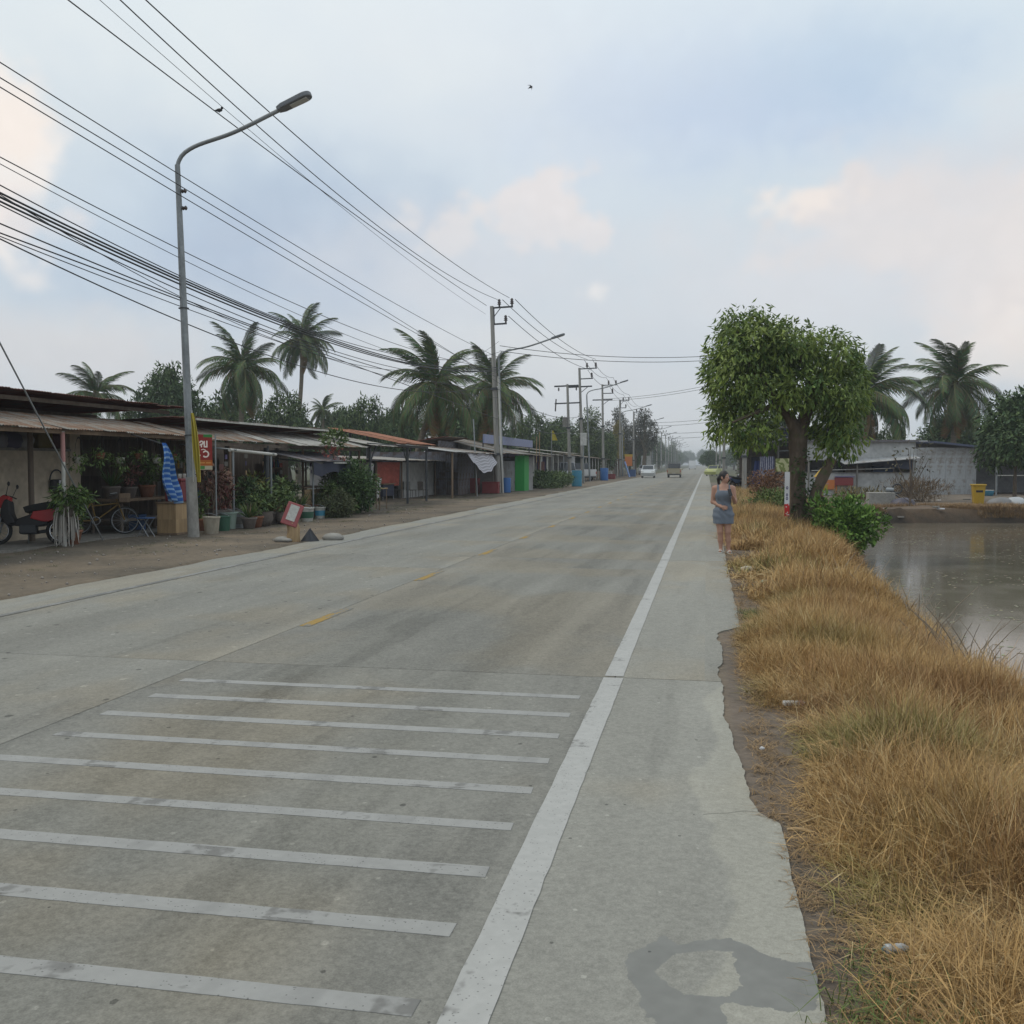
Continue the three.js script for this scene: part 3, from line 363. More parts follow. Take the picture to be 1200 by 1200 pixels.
// ---------------------------------------------------------------- left row: first shop house
{
  const T = thing('shop_house', 'open fronted shop house with rusty upper roof and cream side wall', 'shop', [-15, 0, -19]);
  bx(T, 'wall', M.cream, -14.95, -14.8, -0.1, 2.0, -11, -21.4); bx(T, 'pillar', M.cream, -15.0, -14.76, -0.1, 2.6, -21.4, -21.8); bx(T, 'ledge', M.concreteDark, -15.0, -14.72, 2.0, 2.06, -11, -21.4);
  planks(T, 'plank', M.woodDark, -19.4, -11, -24.9, -0.05, 2.95, 0.3, 5, 0.06); bx(T, 'end_wall', M.concreteDark, -19.3, -13.6, -0.1, 2.75, -10.9, -11.0);
  bx(T, 'floor', M.concreteDark, -19.3, -13.3, -0.1, 0.03, -11.1, -24.6);
  sheetRoof(T, { xf: -14.1, yf: 3.26, xb: -19.7, yb: 3.0, z0: -10, z1: -25.6, mats: [M.roofRust], seed: 2, jit: 0.12 });
  for (let i = 0; i < 3; i++) { const x = -14.5 - i * 2.2; bx(T, 'purlin', M.woodDark, x - 0.04, x + 0.04, 3.2 - i * 0.1 - 0.13, 3.2 - i * 0.1 - 0.04, -10.2, -25.4); }
  sheetRoof(T, { xf: -12.95, yf: 2.42, xb: -14.5, yb: 2.80, z0: -10, z1: -24.4, mats: [M.roofGrey], seed: 7, jit: 0.14, name: 'awning_sheet' });
  bx(T, 'beam', M.wood, -13.16, -13.06, 2.33, 2.42, -10.2, -24.3); bx(T, 'beam', M.wood, -14.45, -14.36, 2.62, 2.71, -10.2, -24.3);
  for (const [z, x] of [[-14.2, -13.07], [-18.72, -13.07], [-24.2, -13.1]]) { const p = bar(T, 'post', M.plasticWhite, V(x, -0.1, z), V(x, 2.38, z), 0.042); if (z === -18.72) bar(T, 'post', M.pink, V(x, 1.75, z), V(x, 2.36, z), 0.046); }
  for (const z of [-14.2, -19.5, -24.4]) bar(T, 'post', M.woodDark, V(-14.4, 0, z), V(-14.4, 2.66, z), 0.06);
  planks(T, 'plank', M.woodDark, -19.2, -24.9, -25.2, 0, 2.9, 0.3, 9); for (let i = 0; i < 16; i++) { const x = -19.1 + i * 0.28; if (i === 4 || i === 6) { bx(T, 'partition_board', M.woodDark, x, x + 0.26, 0, 1.1, -25.0, -25.03); bx(T, 'partition_board', M.woodDark, x, x + 0.26, 2.2, 2.75, -25.0, -25.03); } else bx(T, 'partition_board', M.woodDark, x, x + 0.265, 0, 2.75, -25.0, -25.03); }
  for (let i = 0; i < 7; i++) bar(T, 'window_bar', M.steel, V(-18.9, 1.1, -22.9 - i * 0.28), V(-18.9, 2.3, -22.9 - i * 0.28), 0.02);
  const win = mesh(T, 'window_frame', boxG(0.06, 0.07, 2.2), M.plasticWhite); win.position.set(-18.9, 1.7, -23.8).sub(T.position);
}
{ // things kept above the cream wall and hung in the front
  const r = rng(4);
  for (const [i, u] of [[0, -6], [1, 12], [2, 24]].values()) { const p = onX(u, 522, -14.86); const g = new THREE.SphereGeometry(0.28, 14, 10); const q = g.attributes.position; for (let k = 0; k < q.count; k++) { const s = 1 + 0.35 * (fbm3(q.getX(k) * 5 + i * 4, q.getY(k) * 5, q.getZ(k) * 5, 3) - 0.5) * 2; q.setXYZ(k, q.getX(k) * s * 0.8, Math.max(-0.16, q.getY(k) * s * 0.75), q.getZ(k) * s * 1.3); } g.computeVertexNormals(); solo('cloth_bundle', ['pale grey bundle lying on top of the cream wall by the motorcycle', 'blue grey bundle lying on top of the cream wall', 'dull white bundle on cream wall beside the yellow sack'][i], 'bundle', g, [mat(0.16, 0.16, 0.18, 0.9), mat(0.08, 0.075, 0.12, 0.9), mat(0.22, 0.22, 0.22, 0.9)][i], [-14.86, 2.2, p.z], 'bundles on the cream wall'); }
  const sk = boxG(0.24, 0.46, 0.5, 0.08); solo('sack', 'dusty yellow sack standing on the cream wall', 'sack', sk, mat(0.13, 0.10, 0.03, 0.9), [-14.86, 2.285, onX(50, 522, -14.86).z]);
  solo('sack', 'dark red sack on the cream wall beside yellow one', 'sack', boxG(0.22, 0.36, 0.34, 0.07), mat(0.07, 0.03, 0.035, 0.9), [-14.86, 2.235, onX(62, 522, -14.86).z]);
  const hb = thing('hanging_bag', 'black shoulder bag hanging on the cream wall', 'bag', [-14.72, 1.05, onX(66, 548, -14.72).z]); mesh(hb, 'bag_body', (() => { const g = boxG(0.12, 0.3, 0.42, 0.05); g.translate(0.0, 0.15, 0); return g; })(), M.black); mesh(hb, 'strap', new THREE.TorusGeometry(0.24, 0.018, 6, 16, Math.PI).rotateY(Math.PI / 2).translate(0, 0.28, 0), M.steelDark); mesh(hb, 'flap', (() => { const g = boxG(0.13, 0.12, 0.2, 0.03); g.translate(0.012, 0.22, -0.1); return g; })(), M.cloth);
}
// second shop house: lower, deeper, with plant stalls before it
{
  const T = thing('shop_house', 'low shop house with pale patched awning above the plant pots', 'shop', [-15, 0, -30]);
  planks(T, 'plank', M.woodDark, -19.0, -25.3, -33.2, -0.05, 2.5, 0.3, 6, 0.04); planks(T, 'plank', M.woodDark, -19.1, -33.2, -38.4, 1.7, 2.6, 0.3, 16, 0.0); for (let i = 0; i < 9; i++) { const x = -19 + i * 0.3; bx(T, 'partition_board', M.woodDark, x, x + 0.285, 0, 2.5, -37.6, -37.63); } bx(T, 'back_wall', M.concreteDark, -17.1, -17.0, -0.05, 1.9, -29.6, -33.2); bx(T, 'back_wall', M.pink, -19.0, -18.9, -0.05, 1.7, -33.2, -38.0);
  bx(T, 'floor', M.concreteDark, -19, -13.2, -0.1, 0.02, -24.7, -36);
  sheetRoof(T, { xf: -13.7, yf: 2.96, xb: -19.4, yb: 2.6, z0: -24.2, z1: -36.8, mats: [M.roofRust, M.roofGrey], seed: 12, jit: 0.1 });
  bx(T, 'fascia', M.plasticWhite, -13.72, -13.66, 2.9, 2.96, -25.4, -36.4);
  sheetRoof(T, { xf: -12.9, yf: 2.34, xb: -14.2, yb: 2.72, z0: -24.4, z1: -30.0, mats: [M.roofPale, M.roofGrey], seed: 17, jit: 0.2, dy: 0.02, name: 'awning_sheet' });
  sheetRoof(T, { xf: -12.6, yf: 2.28, xb: -14.6, yb: 2.78, z0: -30.0, z1: -37.2, mats: [M.roofPale, M.roofPale, M.roofGrey], seed: 19, jit: 0.16, dy: 0.06, name: 'awning_sheet' });
  bx(T, 'beam', M.woodDark, -13.15, -13.05, 2.2, 2.3, -24.6, -37); bx(T, 'beam', M.woodDark, -14.2, -14.1, 2.5, 2.6, -24.6, -37);
  for (const z of [-26.2, -28.6, -31.4, -34.2, -36.9]) bar(T, 'post', z === -28.6 ? M.steelDark : M.wood, V(-13.1, -0.1, z), V(-13.1, 2.25, z), z === -28.6 ? 0.09 : 0.045);
  for (const z of [-27, -31, -35]) bar(T, 'post', M.woodDark, V(-15.6, -0.1, z), V(-15.6, 2.85, z), 0.07);
  for (let i = 0; i < 6; i++) bar(T, 'window_bar', M.plasticWhite, V(-17.6, 1.4, -25.0 - i * 0.2), V(-17.6, 2.1, -25.0 - i * 0.2), 0.018);
  bx(T, 'hanging_panel', M.white, -16.0, -15.95, 1.55, 2.0, -25.3, -28.6); bx(T, 'partition', M.greyWall, -15.98, -15.9, 0.0, 1.2, -26.0, -28.4);
}
{ // plant stall: thin frame with a dark awning sheet
  const T = thing('plant_stall', 'plant stall frame with sagging dark awning and thin posts', 'stall', [-12.6, 0, -29]);
  for (const [z, x, h] of [[-25.2, -12.5, 2.08], [-27.6, -12.5, 2.0], [-30.3, -12.3, 1.75], [-33.0, -12.2, 1.78]]) { bar(T, 'post', M.galv, V(x, -0.1, z), V(x, h, z), 0.03); bar(T, 'post', M.wood, V(x - 1.5, -0.1, z - 0.1), V(x - 1.5, h + 0.15, z - 0.1), 0.035); bar(T, 'rafter', M.galv, V(x + 0.1, h, z), V(x - 1.6, h + 0.16, z - 0.1), 0.024); }
  bar(T, 'rail', M.plasticWhite, V(-12.5, 2.08, -25.0), V(-12.48, 1.98, -27.9), 0.045); bar(T, 'rail', M.galv, V(-12.35, 1.78, -29.6), V(-12.2, 1.78, -33.4), 0.022);
  sheetRoof(T, { xf: -12.05, yf: 1.80, xb: -13.6, yb: 2.12, z0: -29.4, z1: -33.8, mats: [M.tinDark], seed: 23, jit: 0.1, name: 'awning_sheet' });
  bx(T, 'edge_strip', M.white, -12.1, -12.06, 1.72, 1.78, -31.6, -33.6);
  const net = cloth(1, 1, 10, 4, (u, v) => [0.06 * Math.sin(u * 14), -v * 0.4 - 0.08 * Math.sin(u * 9), -u * 3.2]); const m = mesh(T, 'awning_flap', net, M.clothDark); m.position.set(-12.15, 1.78, -30.0).sub(T.position);
}
// third: orange and pale roofed open canopy with low white store behind
{
  const T = thing('market_canopy', 'open canopy with orange corrugated roof on slim dark posts', 'canopy', [-14, 0, -41]);
  const roofRow = (z0, z1, mats, seed) => sheetRoof(T, { xf: -12.4, yf: 2.58, xb: -15.6, yb: 3.22, z0, z1, mats, seed, jit: 0.05 });
  sheetRoof(T, { xf: -12.5, yf: 2.42, xb: -15.0, yb: 2.86, z0: -36.6, z1: -40.0, mats: [M.roofPale], seed: 33, jit: 0.1 }); roofRow(-40.0, -45.4, [M.roofOrange], 34);
  bx(T, 'beam', M.steelDark, -12.75, -12.68, 2.42, 2.52, -36.8, -45.2); bx(T, 'beam', M.steelDark, -15.6, -15.5, 3.06, 3.14, -36.8, -45.2);
  for (const [z, x] of [[-37.0, -12.7], [-42.0, -12.72], [-45.0, -12.72], [-40.2, -15.5], [-44.8, -15.5], [-42.5, -15.5]]) bar(T, 'post', M.steelDark, V(x, -0.1, z), V(x, x < -14 ? 3.1 : 2.5, z), 0.055);
  bar(T, 'brace', M.steelDark, V(-12.72, 1.7, -42.0), V(-12.72, 2.45, -41.3), 0.03); bar(T, 'brace', M.steelDark, V(-12.72, 1.7, -37.0), V(-12.72, 2.4, -37.8), 0.03); bar(T, 'brace', M.steelDark, V(-12.72, 1.8, -42.0), V(-12.72, 2.45, -42.6), 0.03);
  const S2 = thing('store_shed', 'low white walled shed with pale flat roof behind orange canopy', 'shed', [-16, 0, -51]);
  bx(S2, 'wall', M.whiteWall, -15.1, -15.0, -0.1, 1.8, -48.3, -54.6); bx(S2, 'end_wall', M.whiteWall, -18, -15.1, -0.1, 1.8, -54.5, -54.6); bx(S2, 'end_wall', M.greyWall, -18, -15.1, -0.1, 1.8, -44.2, -44.3); bx(S2, 'back_wall', M.greyWall, -18.1, -18, -0.1, 1.9, -44.2, -54.6);
  sheetRoof(S2, { xf: -14.4, yf: 1.88, xb: -18.2, yb: 2.1, z0: -43.0, z1: -55.4, mats: [M.roofPale], seed: 41, jit: 0.06 }); for (const z of [-44.3, -48.2, -54.5]) bar(S2, 'post', M.wood, V(-14.9, -0.1, z), V(-14.9, 1.86, z), 0.05);
  const pc = cloth(1, 1, 16, 6, (u, v) => [0.05 * Math.sin(u * 30) * v, -v * 1.15, -u * 3.6]); solo('curtain', 'faded red curtain hanging under the low pale shed roof', 'curtain', pc, M.clothRed, [-14.95, 1.8, -44.5]);
  const sh = cloth(1, 1, 8, 8, (u, v) => [0.06 * Math.sin(u * 9 + v * 3), -v * 0.85 + 0.1 * Math.sin(u * 3), -u * 0.5 * (1 - 0.3 * v)]); solo('laundry', 'white shirt hung out to dry under the canopy', 'laundry', sh, M.cloth, onX(433, 545, -14.6), 'washing under the canopy'); solo('laundry', 'small white towel on the canopy washing line by a post', 'laundry', sh, M.cloth, onX(442, 562, -14.4), 'washing under the canopy');
}
// ---------------------------------------------------------------- further left row
{
  const T = thing('tin_house', 'dark corrugated tin house with grey lean to roof', 'house', [-14, 0, -55]);
  sheetWall(T, 'wall_sheet', M.tinDark, [-13.6, -54.6], [-13.6, -59.6], -0.1, 2.3); sheetWall(T, 'wall_sheet', M.tinDark, [-19, -54.9], [-13.6, -54.7], -0.1, 2.4);
  sheetRoof(T, { xf: -12.0, yf: 2.3, xb: -14.9, yb: 2.66, z0: -47.5, z1: -59.4, mats: [M.tin, M.roofGrey], seed: 51 });
  sheetRoof(T, { xf: -14.2, yf: 3.25, xb: -18, yb: 2.7, z0: -54.4, z1: -59.4, mats: [M.roofRust, M.roofGrey], seed: 52 }); sheetWall(T, 'wall_sheet', M.tinDark, [-14.8, -54.8], [-14.8, -59.4], 2.6, 3.05);
  for (const z of [-47.8, -53, -58.6]) bar(T, 'post', M.wood, V(-12.2, -0.1, z), V(-12.2, 2.28, z), 0.05);
}
{ // shop behind the first pole with the blue sign board on its roof
  const T = thing('sign_board_shop', 'shop with blue grey sign board standing on its tin roof', 'shop', [-14, 0, -66]);
  sheetRoof(T, { xf: -11.8, yf: 2.35, xb: -16.5, yb: 3.4, z0: -58.4, z1: -70.0, mats: [M.roofGrey, M.roofPale], seed: 53 }); bx(T, 'back_wall', M.greyWall, -16.6, -16.5, -0.1, 3.3, -58.4, -70); bx(T, 'side_wall', M.concreteDark, -16.5, -12.4, -0.1, 2.3, -58.5, -58.6);
  const sb = bx(T, 'sign_board', M.roofBlue, -13.5, -13.4, 3.0, 3.55, -60.5, -78); for (const z of [-61, -69, -77.5]) bar(T, 'post', M.steelDark, V(-13.6, 1.9, z), V(-13.6, 3.4, z), 0.04);
}
{
  const a = onY(592, 577), T = thing('green_stall', 'bright green walled stall with grey shutter panel', 'stall', [-11.6, 0, -64.5]);
  bx(T, 'shutter_panel', M.tin, -12.9, -11.9, 0.02, 1.9, -62.6, -62.7); bx(T, 'green_wall', M.green, -11.88, -11.28, 0.0, 2.25, -62.55, -62.65); bx(T, 'side_wall', M.green, -11.34, -11.28, 0, 2.25, -62.66, -64.2); bx(T, 'side_wall', M.greyWall, -11.42, -11.36, 0, 2.2, -64.22, -66.2); bx(T, 'back_wall', M.greyWall, -12.9, -11.4, 0, 2.1, -66.2, -66.26); bx(T, 'side_wall', M.greyWall, -12.96, -12.9, 0, 2.1, -62.6, -66.2); bx(T, 'base', M.concreteDark, -13, -11.2, -0.1, 0.02, -62.4, -66.4);
  sheetRoof(T, { xf: -10.6, yf: 2.30, xb: -13.3, yb: 2.42, z0: -62.0, z1: -66.8, mats: [M.roofGrey], seed: 55 });
}
const STALLS = [ // z0, z1, x front, x back, height, roof, wall, label
  [-70.5, -78, -12.4, -16, 2.3, M.roofGrey, M.woodDark, 'brown roofed stall with pale doorway beside green stall'],
  [-79, -90, -13.2, -17, 2.5, M.roofPale, M.purple, 'stall with pale bent roof and purple wall behind power poles'],
  [-104, -116, -12.6, -16, 2.4, M.roofGrey, M.greenDark, 'stall with dark green wall and white posts beyond blue barrel'],
  [-116, -130, -12.6, -16, 2.3, M.roofGrey, M.concreteDark, 'grey roofed stall row with white posts and hanging goods'],
  [-131, -142, -12.8, -16, 2.2, M.roofRust, M.woodDark, 'rusty roofed stall near leaning blue tarpaulin'],
  [-146, -170, -13, -17, 2.4, M.roofGrey, M.redDull, 'long stall with dull red wall far down the road'],
];
for (const [z0, z1, xf, xb, h, rm, wm, lab] of STALLS) {
  const T = thing('market_stall', lab, 'stall', [(xf + xb) / 2, 0, (z0 + z1) / 2]);
  sheetRoof(T, { xf: xf + 0.6, yf: h, xb, yb: h + 0.5, z0, z1, mats: [rm], seed: -z0 | 0, jit: 0.1 }); bx(T, 'back_wall', wm, xb + 0.2, xb + 0.3, -0.1, h + 0.35, z0 - 0.3, z1 + 0.3); bx(T, 'side_wall', wm, xb + 0.3, xf - 0.8, -0.1, h, z1 + 0.3, z1 + 0.4);
  for (let z = z0 - 0.3; z > z1; z -= 3) bar(T, 'post', M.plasticWhite, V(xf + 0.3, -0.1, z), V(xf + 0.3, h + 0.04, z), 0.05); bx(T, 'counter', M.wood, xf - 1.1, xf - 0.4, -0.05, 0.85, z0 - 1.2, z1 + 1.6);
  if (z0 === -70.5) { bx(T, 'door', M.white, -13.6, -13.0, 0.0, 1.8, z1 + 0.42, z1 + 0.46); bx(T, 'door', M.cyan, -14.6, -14.1, 0.2, 1.7, z1 + 0.42, z1 + 0.46); bx(T, 'poster', M.pink, -12.9, -12.4, 0.7, 1.9, z1 + 0.42, z1 + 0.46); }
}
{ // white gate screen wall behind the poles, white tarpaulin on the tin house
  const T = thing('white_shed', 'white walled shed behind the parked cars', 'shed', [-15, 0, -101]); bx(T, 'wall', M.whiteWall, -17.5, -13.4, -0.1, 2.6, -101, -101.15); bx(T, 'side_wall', M.whiteWall, -13.5, -13.4, -0.1, 2.5, -101.2, -104); sheetRoof(T, { xf: -12.9, yf: 2.75, xb: -17.8, yb: 3.3, z0: -93.5, z1: -104, mats: [M.roofPale], seed: 61 }); for (const x of [-17, -13.2]) bar(T, 'post', M.galv, V(x, -0.1, -94), V(x, x < -15 ? 3.2 : 2.75, -94), 0.05);
  const tp = cloth(1, 1, 20, 8, (u, v) => [0.35 * v + 0.05 * Math.sin(u * 12), -v * (0.5 + 0.55 * Math.sin(Math.PI * u)) + 0.04 * Math.sin(u * 25), -u * 6.2]); solo('tarpaulin', 'pale striped tarpaulin slung below the lean to roof of the tin house', 'tarpaulin', tp, mat(0.55, 0.54, 0.58, 0.9, { side: 2, map: tex(128, 32, (u, v) => { const k = Math.sin(v * 40) > 0.2 ? 1 : 0.6; return [k, k, k]; }) }), [-12.15, 2.3, -50.6]);
  const sp = bar(scene, 'prop_pole', M.galv, onX(548, 562, -12.2), onX(547, 500, -12.2), 0.04); sp.geometry = barG(V(-12.05, 0, -52.6), V(-12.25, 4.1, -52.6), 0.035); tag(sp, 'thin pale pole standing through the striped tarpaulin', 'pole');
}
// crates, barrels
function barrel(label, m, p, g, s = 1) { const T = thing('barrel', label, 'barrel', p, g); const R = 0.29 * s, H = 0.9 * s; mesh(T, 'drum', latheG([[0, 0], [R * 0.96, 0], [R, 0.03], [R, H * 0.32], [R * 1.04, H * 0.34], [R, H * 0.36], [R, H * 0.64], [R * 1.04, H * 0.66], [R, H * 0.68], [R, H * 0.97], [R * 0.97, H], [R * 0.9, H], [R * 0.9, H - 0.03], [0, H - 0.03]], 24), m); mesh(T, 'bung', new THREE.CylinderGeometry(0.04, 0.04, 0.03, 10).translate(0.14 * s, H - 0.012, 0), M.black); return T; }
function gp(u, v, up = 0) { const p = onY(u, v, 0); p.y = landY(p.x, p.z) + up; return p; }
barrel('bright blue barrel at foot of the tall concrete pole', M.blue, gp(593, 577), 'blue barrels'); barrel('teal barrel on the kerb before the transformer poles', M.cyan, gp(676, 570), 'blue barrels', 1.35); barrel('blue barrel at foot of the farther power pole', M.blue, gp(708, 563), 'blue barrels', 1.45);
function crateBox(name, label, m, w, h, d, p, turn = 0, grp) { const T = thing(name, label, 'box', p, grp, turn), t = 0.03; const pt = (n, w2, h2_, d2, x, y, z) => { const q = mesh(T, n, boxG(w2, h2_, d2, 0.008), m); q.position.set(x, y, z); }; pt('base', w, t, d, 0, t / 2, 0); pt('side', t, h, d, w / 2 - t / 2, h / 2 + t, 0); pt('side', t, h, d, -w / 2 + t / 2, h / 2 + t, 0); pt('side', w - 2 * t, h, t, 0, h / 2 + t, d / 2 - t / 2); pt('side', w - 2 * t, h, t, 0, h / 2 + t, -d / 2 + t / 2); pt('lid', w + 0.04, 0.04, d + 0.04, 0, h + t + 0.02, 0); pt('handle', 0.06, 0.03, 0.2, w / 2 + 0.025, h * 0.7, 0); return T; }
{ const a = gp(532, 578), b = gp(551, 577), c = gp(556, 579); crateBox('fish_tank_box', 'dark blue box standing beside red ones by tin house', M.blueDull, 0.95, 0.55, 1.0, a, 0.2); crateBox('cooler_box', 'tall red cooler box between blue box and red box', M.redDull, 0.6, 0.8, 0.8, V(a.x + 1.1, a.y, a.z - 0.5), 0.1); crateBox('cooler_box', 'wide red cooler box with dark lid by tin house', M.redDull, 0.95, 0.6, 1.0, V(a.x + 2.2, a.y, a.z - 0.2), 0.05); }
// ---------------------------------------------------------------- poles
function lampPost(label, base, arm, reach, H, lean, det = true) {
  const T = thing('street_lamp', label, 'street lamp', base, 'street lamps'); T.rotation.z = lean; const hd = [];
  mesh(T, 'pole', limbG([V(0, -0.2, 0), V(0, H * 0.3, 0), V(0, H * 0.7, 0), V(0, H, 0)], [0.10, 0.092, 0.078, 0.06], 12, 3), M.galv);
  mesh(T, 'arm', new THREE.TubeGeometry(new THREE.CatmullRomCurve3([V(0, H - 0.4, 0), V(0, H - 0.02, 0), V(0.12, H + 0.2, 0), V(0.4, H + 0.36, 0), V(reach * 0.55, H + arm * 0.6, 0), V(reach, H + arm, 0)]), 26, 0.048, 8), M.galv);
  const L = mesh(T, 'lamp_head', (() => { const s = new THREE.Shape(); s.moveTo(0, -0.07); s.lineTo(0.12, -0.13); s.lineTo(0.62, -0.15); s.quadraticCurveTo(0.8, -0.14, 0.8, 0); s.quadraticCurveTo(0.8, 0.14, 0.62, 0.15); s.lineTo(0.12, 0.13); s.lineTo(0, 0.07); s.closePath(); const g = new THREE.ExtrudeGeometry(s, { depth: 0.07, bevelEnabled: true, bevelSize: 0.02, bevelThickness: 0.02, bevelSegments: 2 }); g.rotateX(Math.PI / 2); return g; })(), mat(0.16, 0.17, 0.18, 0.5)); L.position.set(reach - 0.05, H + arm + 0.04, 0); L.rotation.z = Math.atan2(arm * 0.4, reach * 0.45);
  const lens = mesh(L, 'lens', boxG(0.42, 0.02, 0.2, 0.008), mat(0.5, 0.5, 0.47, 0.3)); lens.position.set(0.5, -0.1, 0);
  if (det) { for (const y of [H * 0.28, H * 0.62]) mesh(T, 'band', new THREE.TorusGeometry(0.108, 0.012, 6, 18).rotateX(Math.PI / 2).translate(0, y, 0), M.steelDark); mesh(T, 'base_sleeve', new THREE.CylinderGeometry(0.122, 0.135, 1.45, 16).translate(0, 0.7, 0), M.concrete); for (const y of [H * 0.885, H * 0.93]) { mesh(T, 'insulator', latheG([[0, 0], [0.05, 0], [0.03, 0.04], [0.055, 0.07], [0.03, 0.1], [0, 0.1]], 10).rotateZ(-Math.PI / 2).translate(0.09, y, 0), M.insul); } }
  return T;
}
const l1 = gp(227, 630); l1.y = -0.02;
lampPost('near grey street lamp on concrete sleeve before the plant pots', l1, 1.0, 2.55, 8.55, 0.031);
const l2 = gp(589, 577); lampPost('street lamp with long arm beside the tall concrete pole', l2, 1.0, 3.3, 8.1, 0.03);
const l3 = onX(692, 558, -11.4); lampPost('street lamp beyond the transformer poles', V(-11.4, 0, -100), 1.0, 3.4, 8.6, 0.04, false);
for (let i = 0; i < 9; i++) lampPost(['street lamp down the road past the stalls', 'street lamp far off along the road'][i > 3 ? 1 : 0], V(-11.4, 0, -140 - i * 40), 1.0, 3.4, 8.6, 0.02, false);
function insulator(T, x, y, z, s = 1) { mesh(T, 'insulator', latheG([[0, 0], [0.04, 0], [0.04, 0.08], [0.1, 0.1], [0.05, 0.15], [0.09, 0.18], [0.045, 0.23], [0.075, 0.26], [0.04, 0.33], [0, 0.34]].map(p => [p[0] * s, p[1] * s]), 10).translate(x, y, z), M.insul); }
function powerPole(label, p, H, lean, kind = 'hv', grp = 'roadside power poles') {
  const T = thing('power_pole', label, 'power pole', p, grp); T.rotation.z = lean;
  const g = new THREE.CylinderGeometry(0.13, 0.21, H + 0.4, 4, 1); g.rotateY(Math.PI / 4); g.translate(0, H / 2 - 0.2, 0); mesh(T, 'shaft', g, M.concrete);
  const arm = (x0, x1, y, w = 0.09) => { const m = mesh(T, 'cross_arm', boxG(x1 - x0, w, w), M.steelDark); m.position.set((x0 + x1) / 2, y, 0); };
  if (kind === 'hv') { arm(-0.1, 1.25, H - 0.1); insulator(T, 0.45, H - 0.05, 0, 1.3); insulator(T, 1.2, H - 0.05, 0, 1.3); arm(-0.1, 0.85, H - 1.05); insulator(T, 0.8, H - 1.0, 0, 1.3); mesh(T, 'strut', barG(V(0.12, H - 1.05, 0), V(0.12, H - 0.1, 0), 0.03), M.steelDark); mesh(T, 'strut', barG(V(0.12, H - 0.6, 0), V(0.5, H - 0.15, 0), 0.025), M.steelDark); }
  if (kind === 'hv2') { arm(-0.1, 1.6, H - 0.1); insulator(T, 0.7, H - 0.05, 0, 1.4); insulator(T, 1.5, H - 0.05, 0, 1.4); arm(-0.1, 1.2, H - 1.0); insulator(T, 1.1, H - 0.95, 0, 1.4); arm(-1.1, 1.1, H - 1.7, 0.12); mesh(T, 'strut', barG(V(0.1, H - 2.2, 0), V(0.7, H - 1.75, 0), 0.03), M.steelDark); }
  if (kind === 'tr') { arm(-1.2, 1.0, H - 0.15, 0.13); arm(-1.2, 1.1, H - 1.7, 0.12); insulator(T, -0.8, H - 0.6, 0, 1.0); insulator(T, 0.8, H - 0.6, 0, 1.0); mesh(T, 'fuse', barG(V(-1.15, H - 2.4, 0.1), V(-1.05, H - 1.3, 0.1), 0.06), M.insul); mesh(T, 'transformer_box', boxG(0.4, 0.9, 0.35, 0.04).translate(-0.3, H - 3.4, 0.1), M.concreteDark); }
  if (kind === 'lv') { for (let i = 0; i < 4; i++) insulator(T, 0.18, H - 0.5 - i * 0.3, 0, 0.5); arm(-0.05, 0.2, H - 1.0, 0.06); }
  for (const y of [2.3, H * 0.56]) mesh(T, 'band', boxG(0.40, 0.14, 0.40).translate(0, y, 0), M.steelDark);
  return T;
}
const p1 = gp(584, 578), P1 = powerPole('tall concrete power pole beside the blue barrel', p1, 10.9, 0.035); mesh(P1, 'conduit', barG(V(0.3, 0, 0.12), V(0.26, 6.8, 0.12), 0.06), M.plasticWhite);
powerPole('tall power pole beside transformer pole with two cross arms', V(-11.0, 0, -91), 10.4, 0.035, 'hv2'); powerPole('shorter transformer pole with wide cross arms', V(-12.1, 0, -90.4), 8.9, 0.03, 'tr');
powerPole('power pole with blue barrel at its foot', V(-11.2, 0, -111.5), 10.5, 0.016, 'hv2'); powerPole('power pole before the bare brown tree', V(-11.4, 0, -136), 10.3, 0.01, 'hv');
for (let i = 0; i < 12; i++) powerPole(['power pole past the stalls down the road', 'power pole far off along the road'][i > 4 ? 1 : 0], V(-11.3, 0, -160 - i * 25), 10, 0.005, 'hv');
const P0 = powerPole('concrete power pole at the near end of the shop row', V(-11.8, 0, -12), 10.9, 0.0);
{ const T = thing('roadside_sign', 'small white sign plate on post before the transformer pole', 'sign', V(-10.6, 0, -88)); mesh(T, 'post', barG(V(0, -0.1, 0), V(0, 3.4, 0), 0.04), M.galv); mesh(T, 'plate', boxG(0.55, 1.1, 0.03).translate(0, 3.9, 0), M.white); }
const rp = gp(872, 576); powerPole('concrete pole standing on verge before the blue shop', rp, 8.6, 0.0, 'lv', 'poles on the pond side'); powerPole('thin concrete pole behind the woman by the motorbikes', V(1.6, 0, -98), 9.7, -0.005, 'lv', 'poles on the pond side'); powerPole('concrete pole near the parked motorbikes under the far tree', V(2.6, 0, -85), 8, 0, 'lv', 'poles on the pond side'); powerPole('far concrete pole on the pond side of road', V(1.9, 0, -150), 8.8, 0, 'lv', 'poles on the pond side');
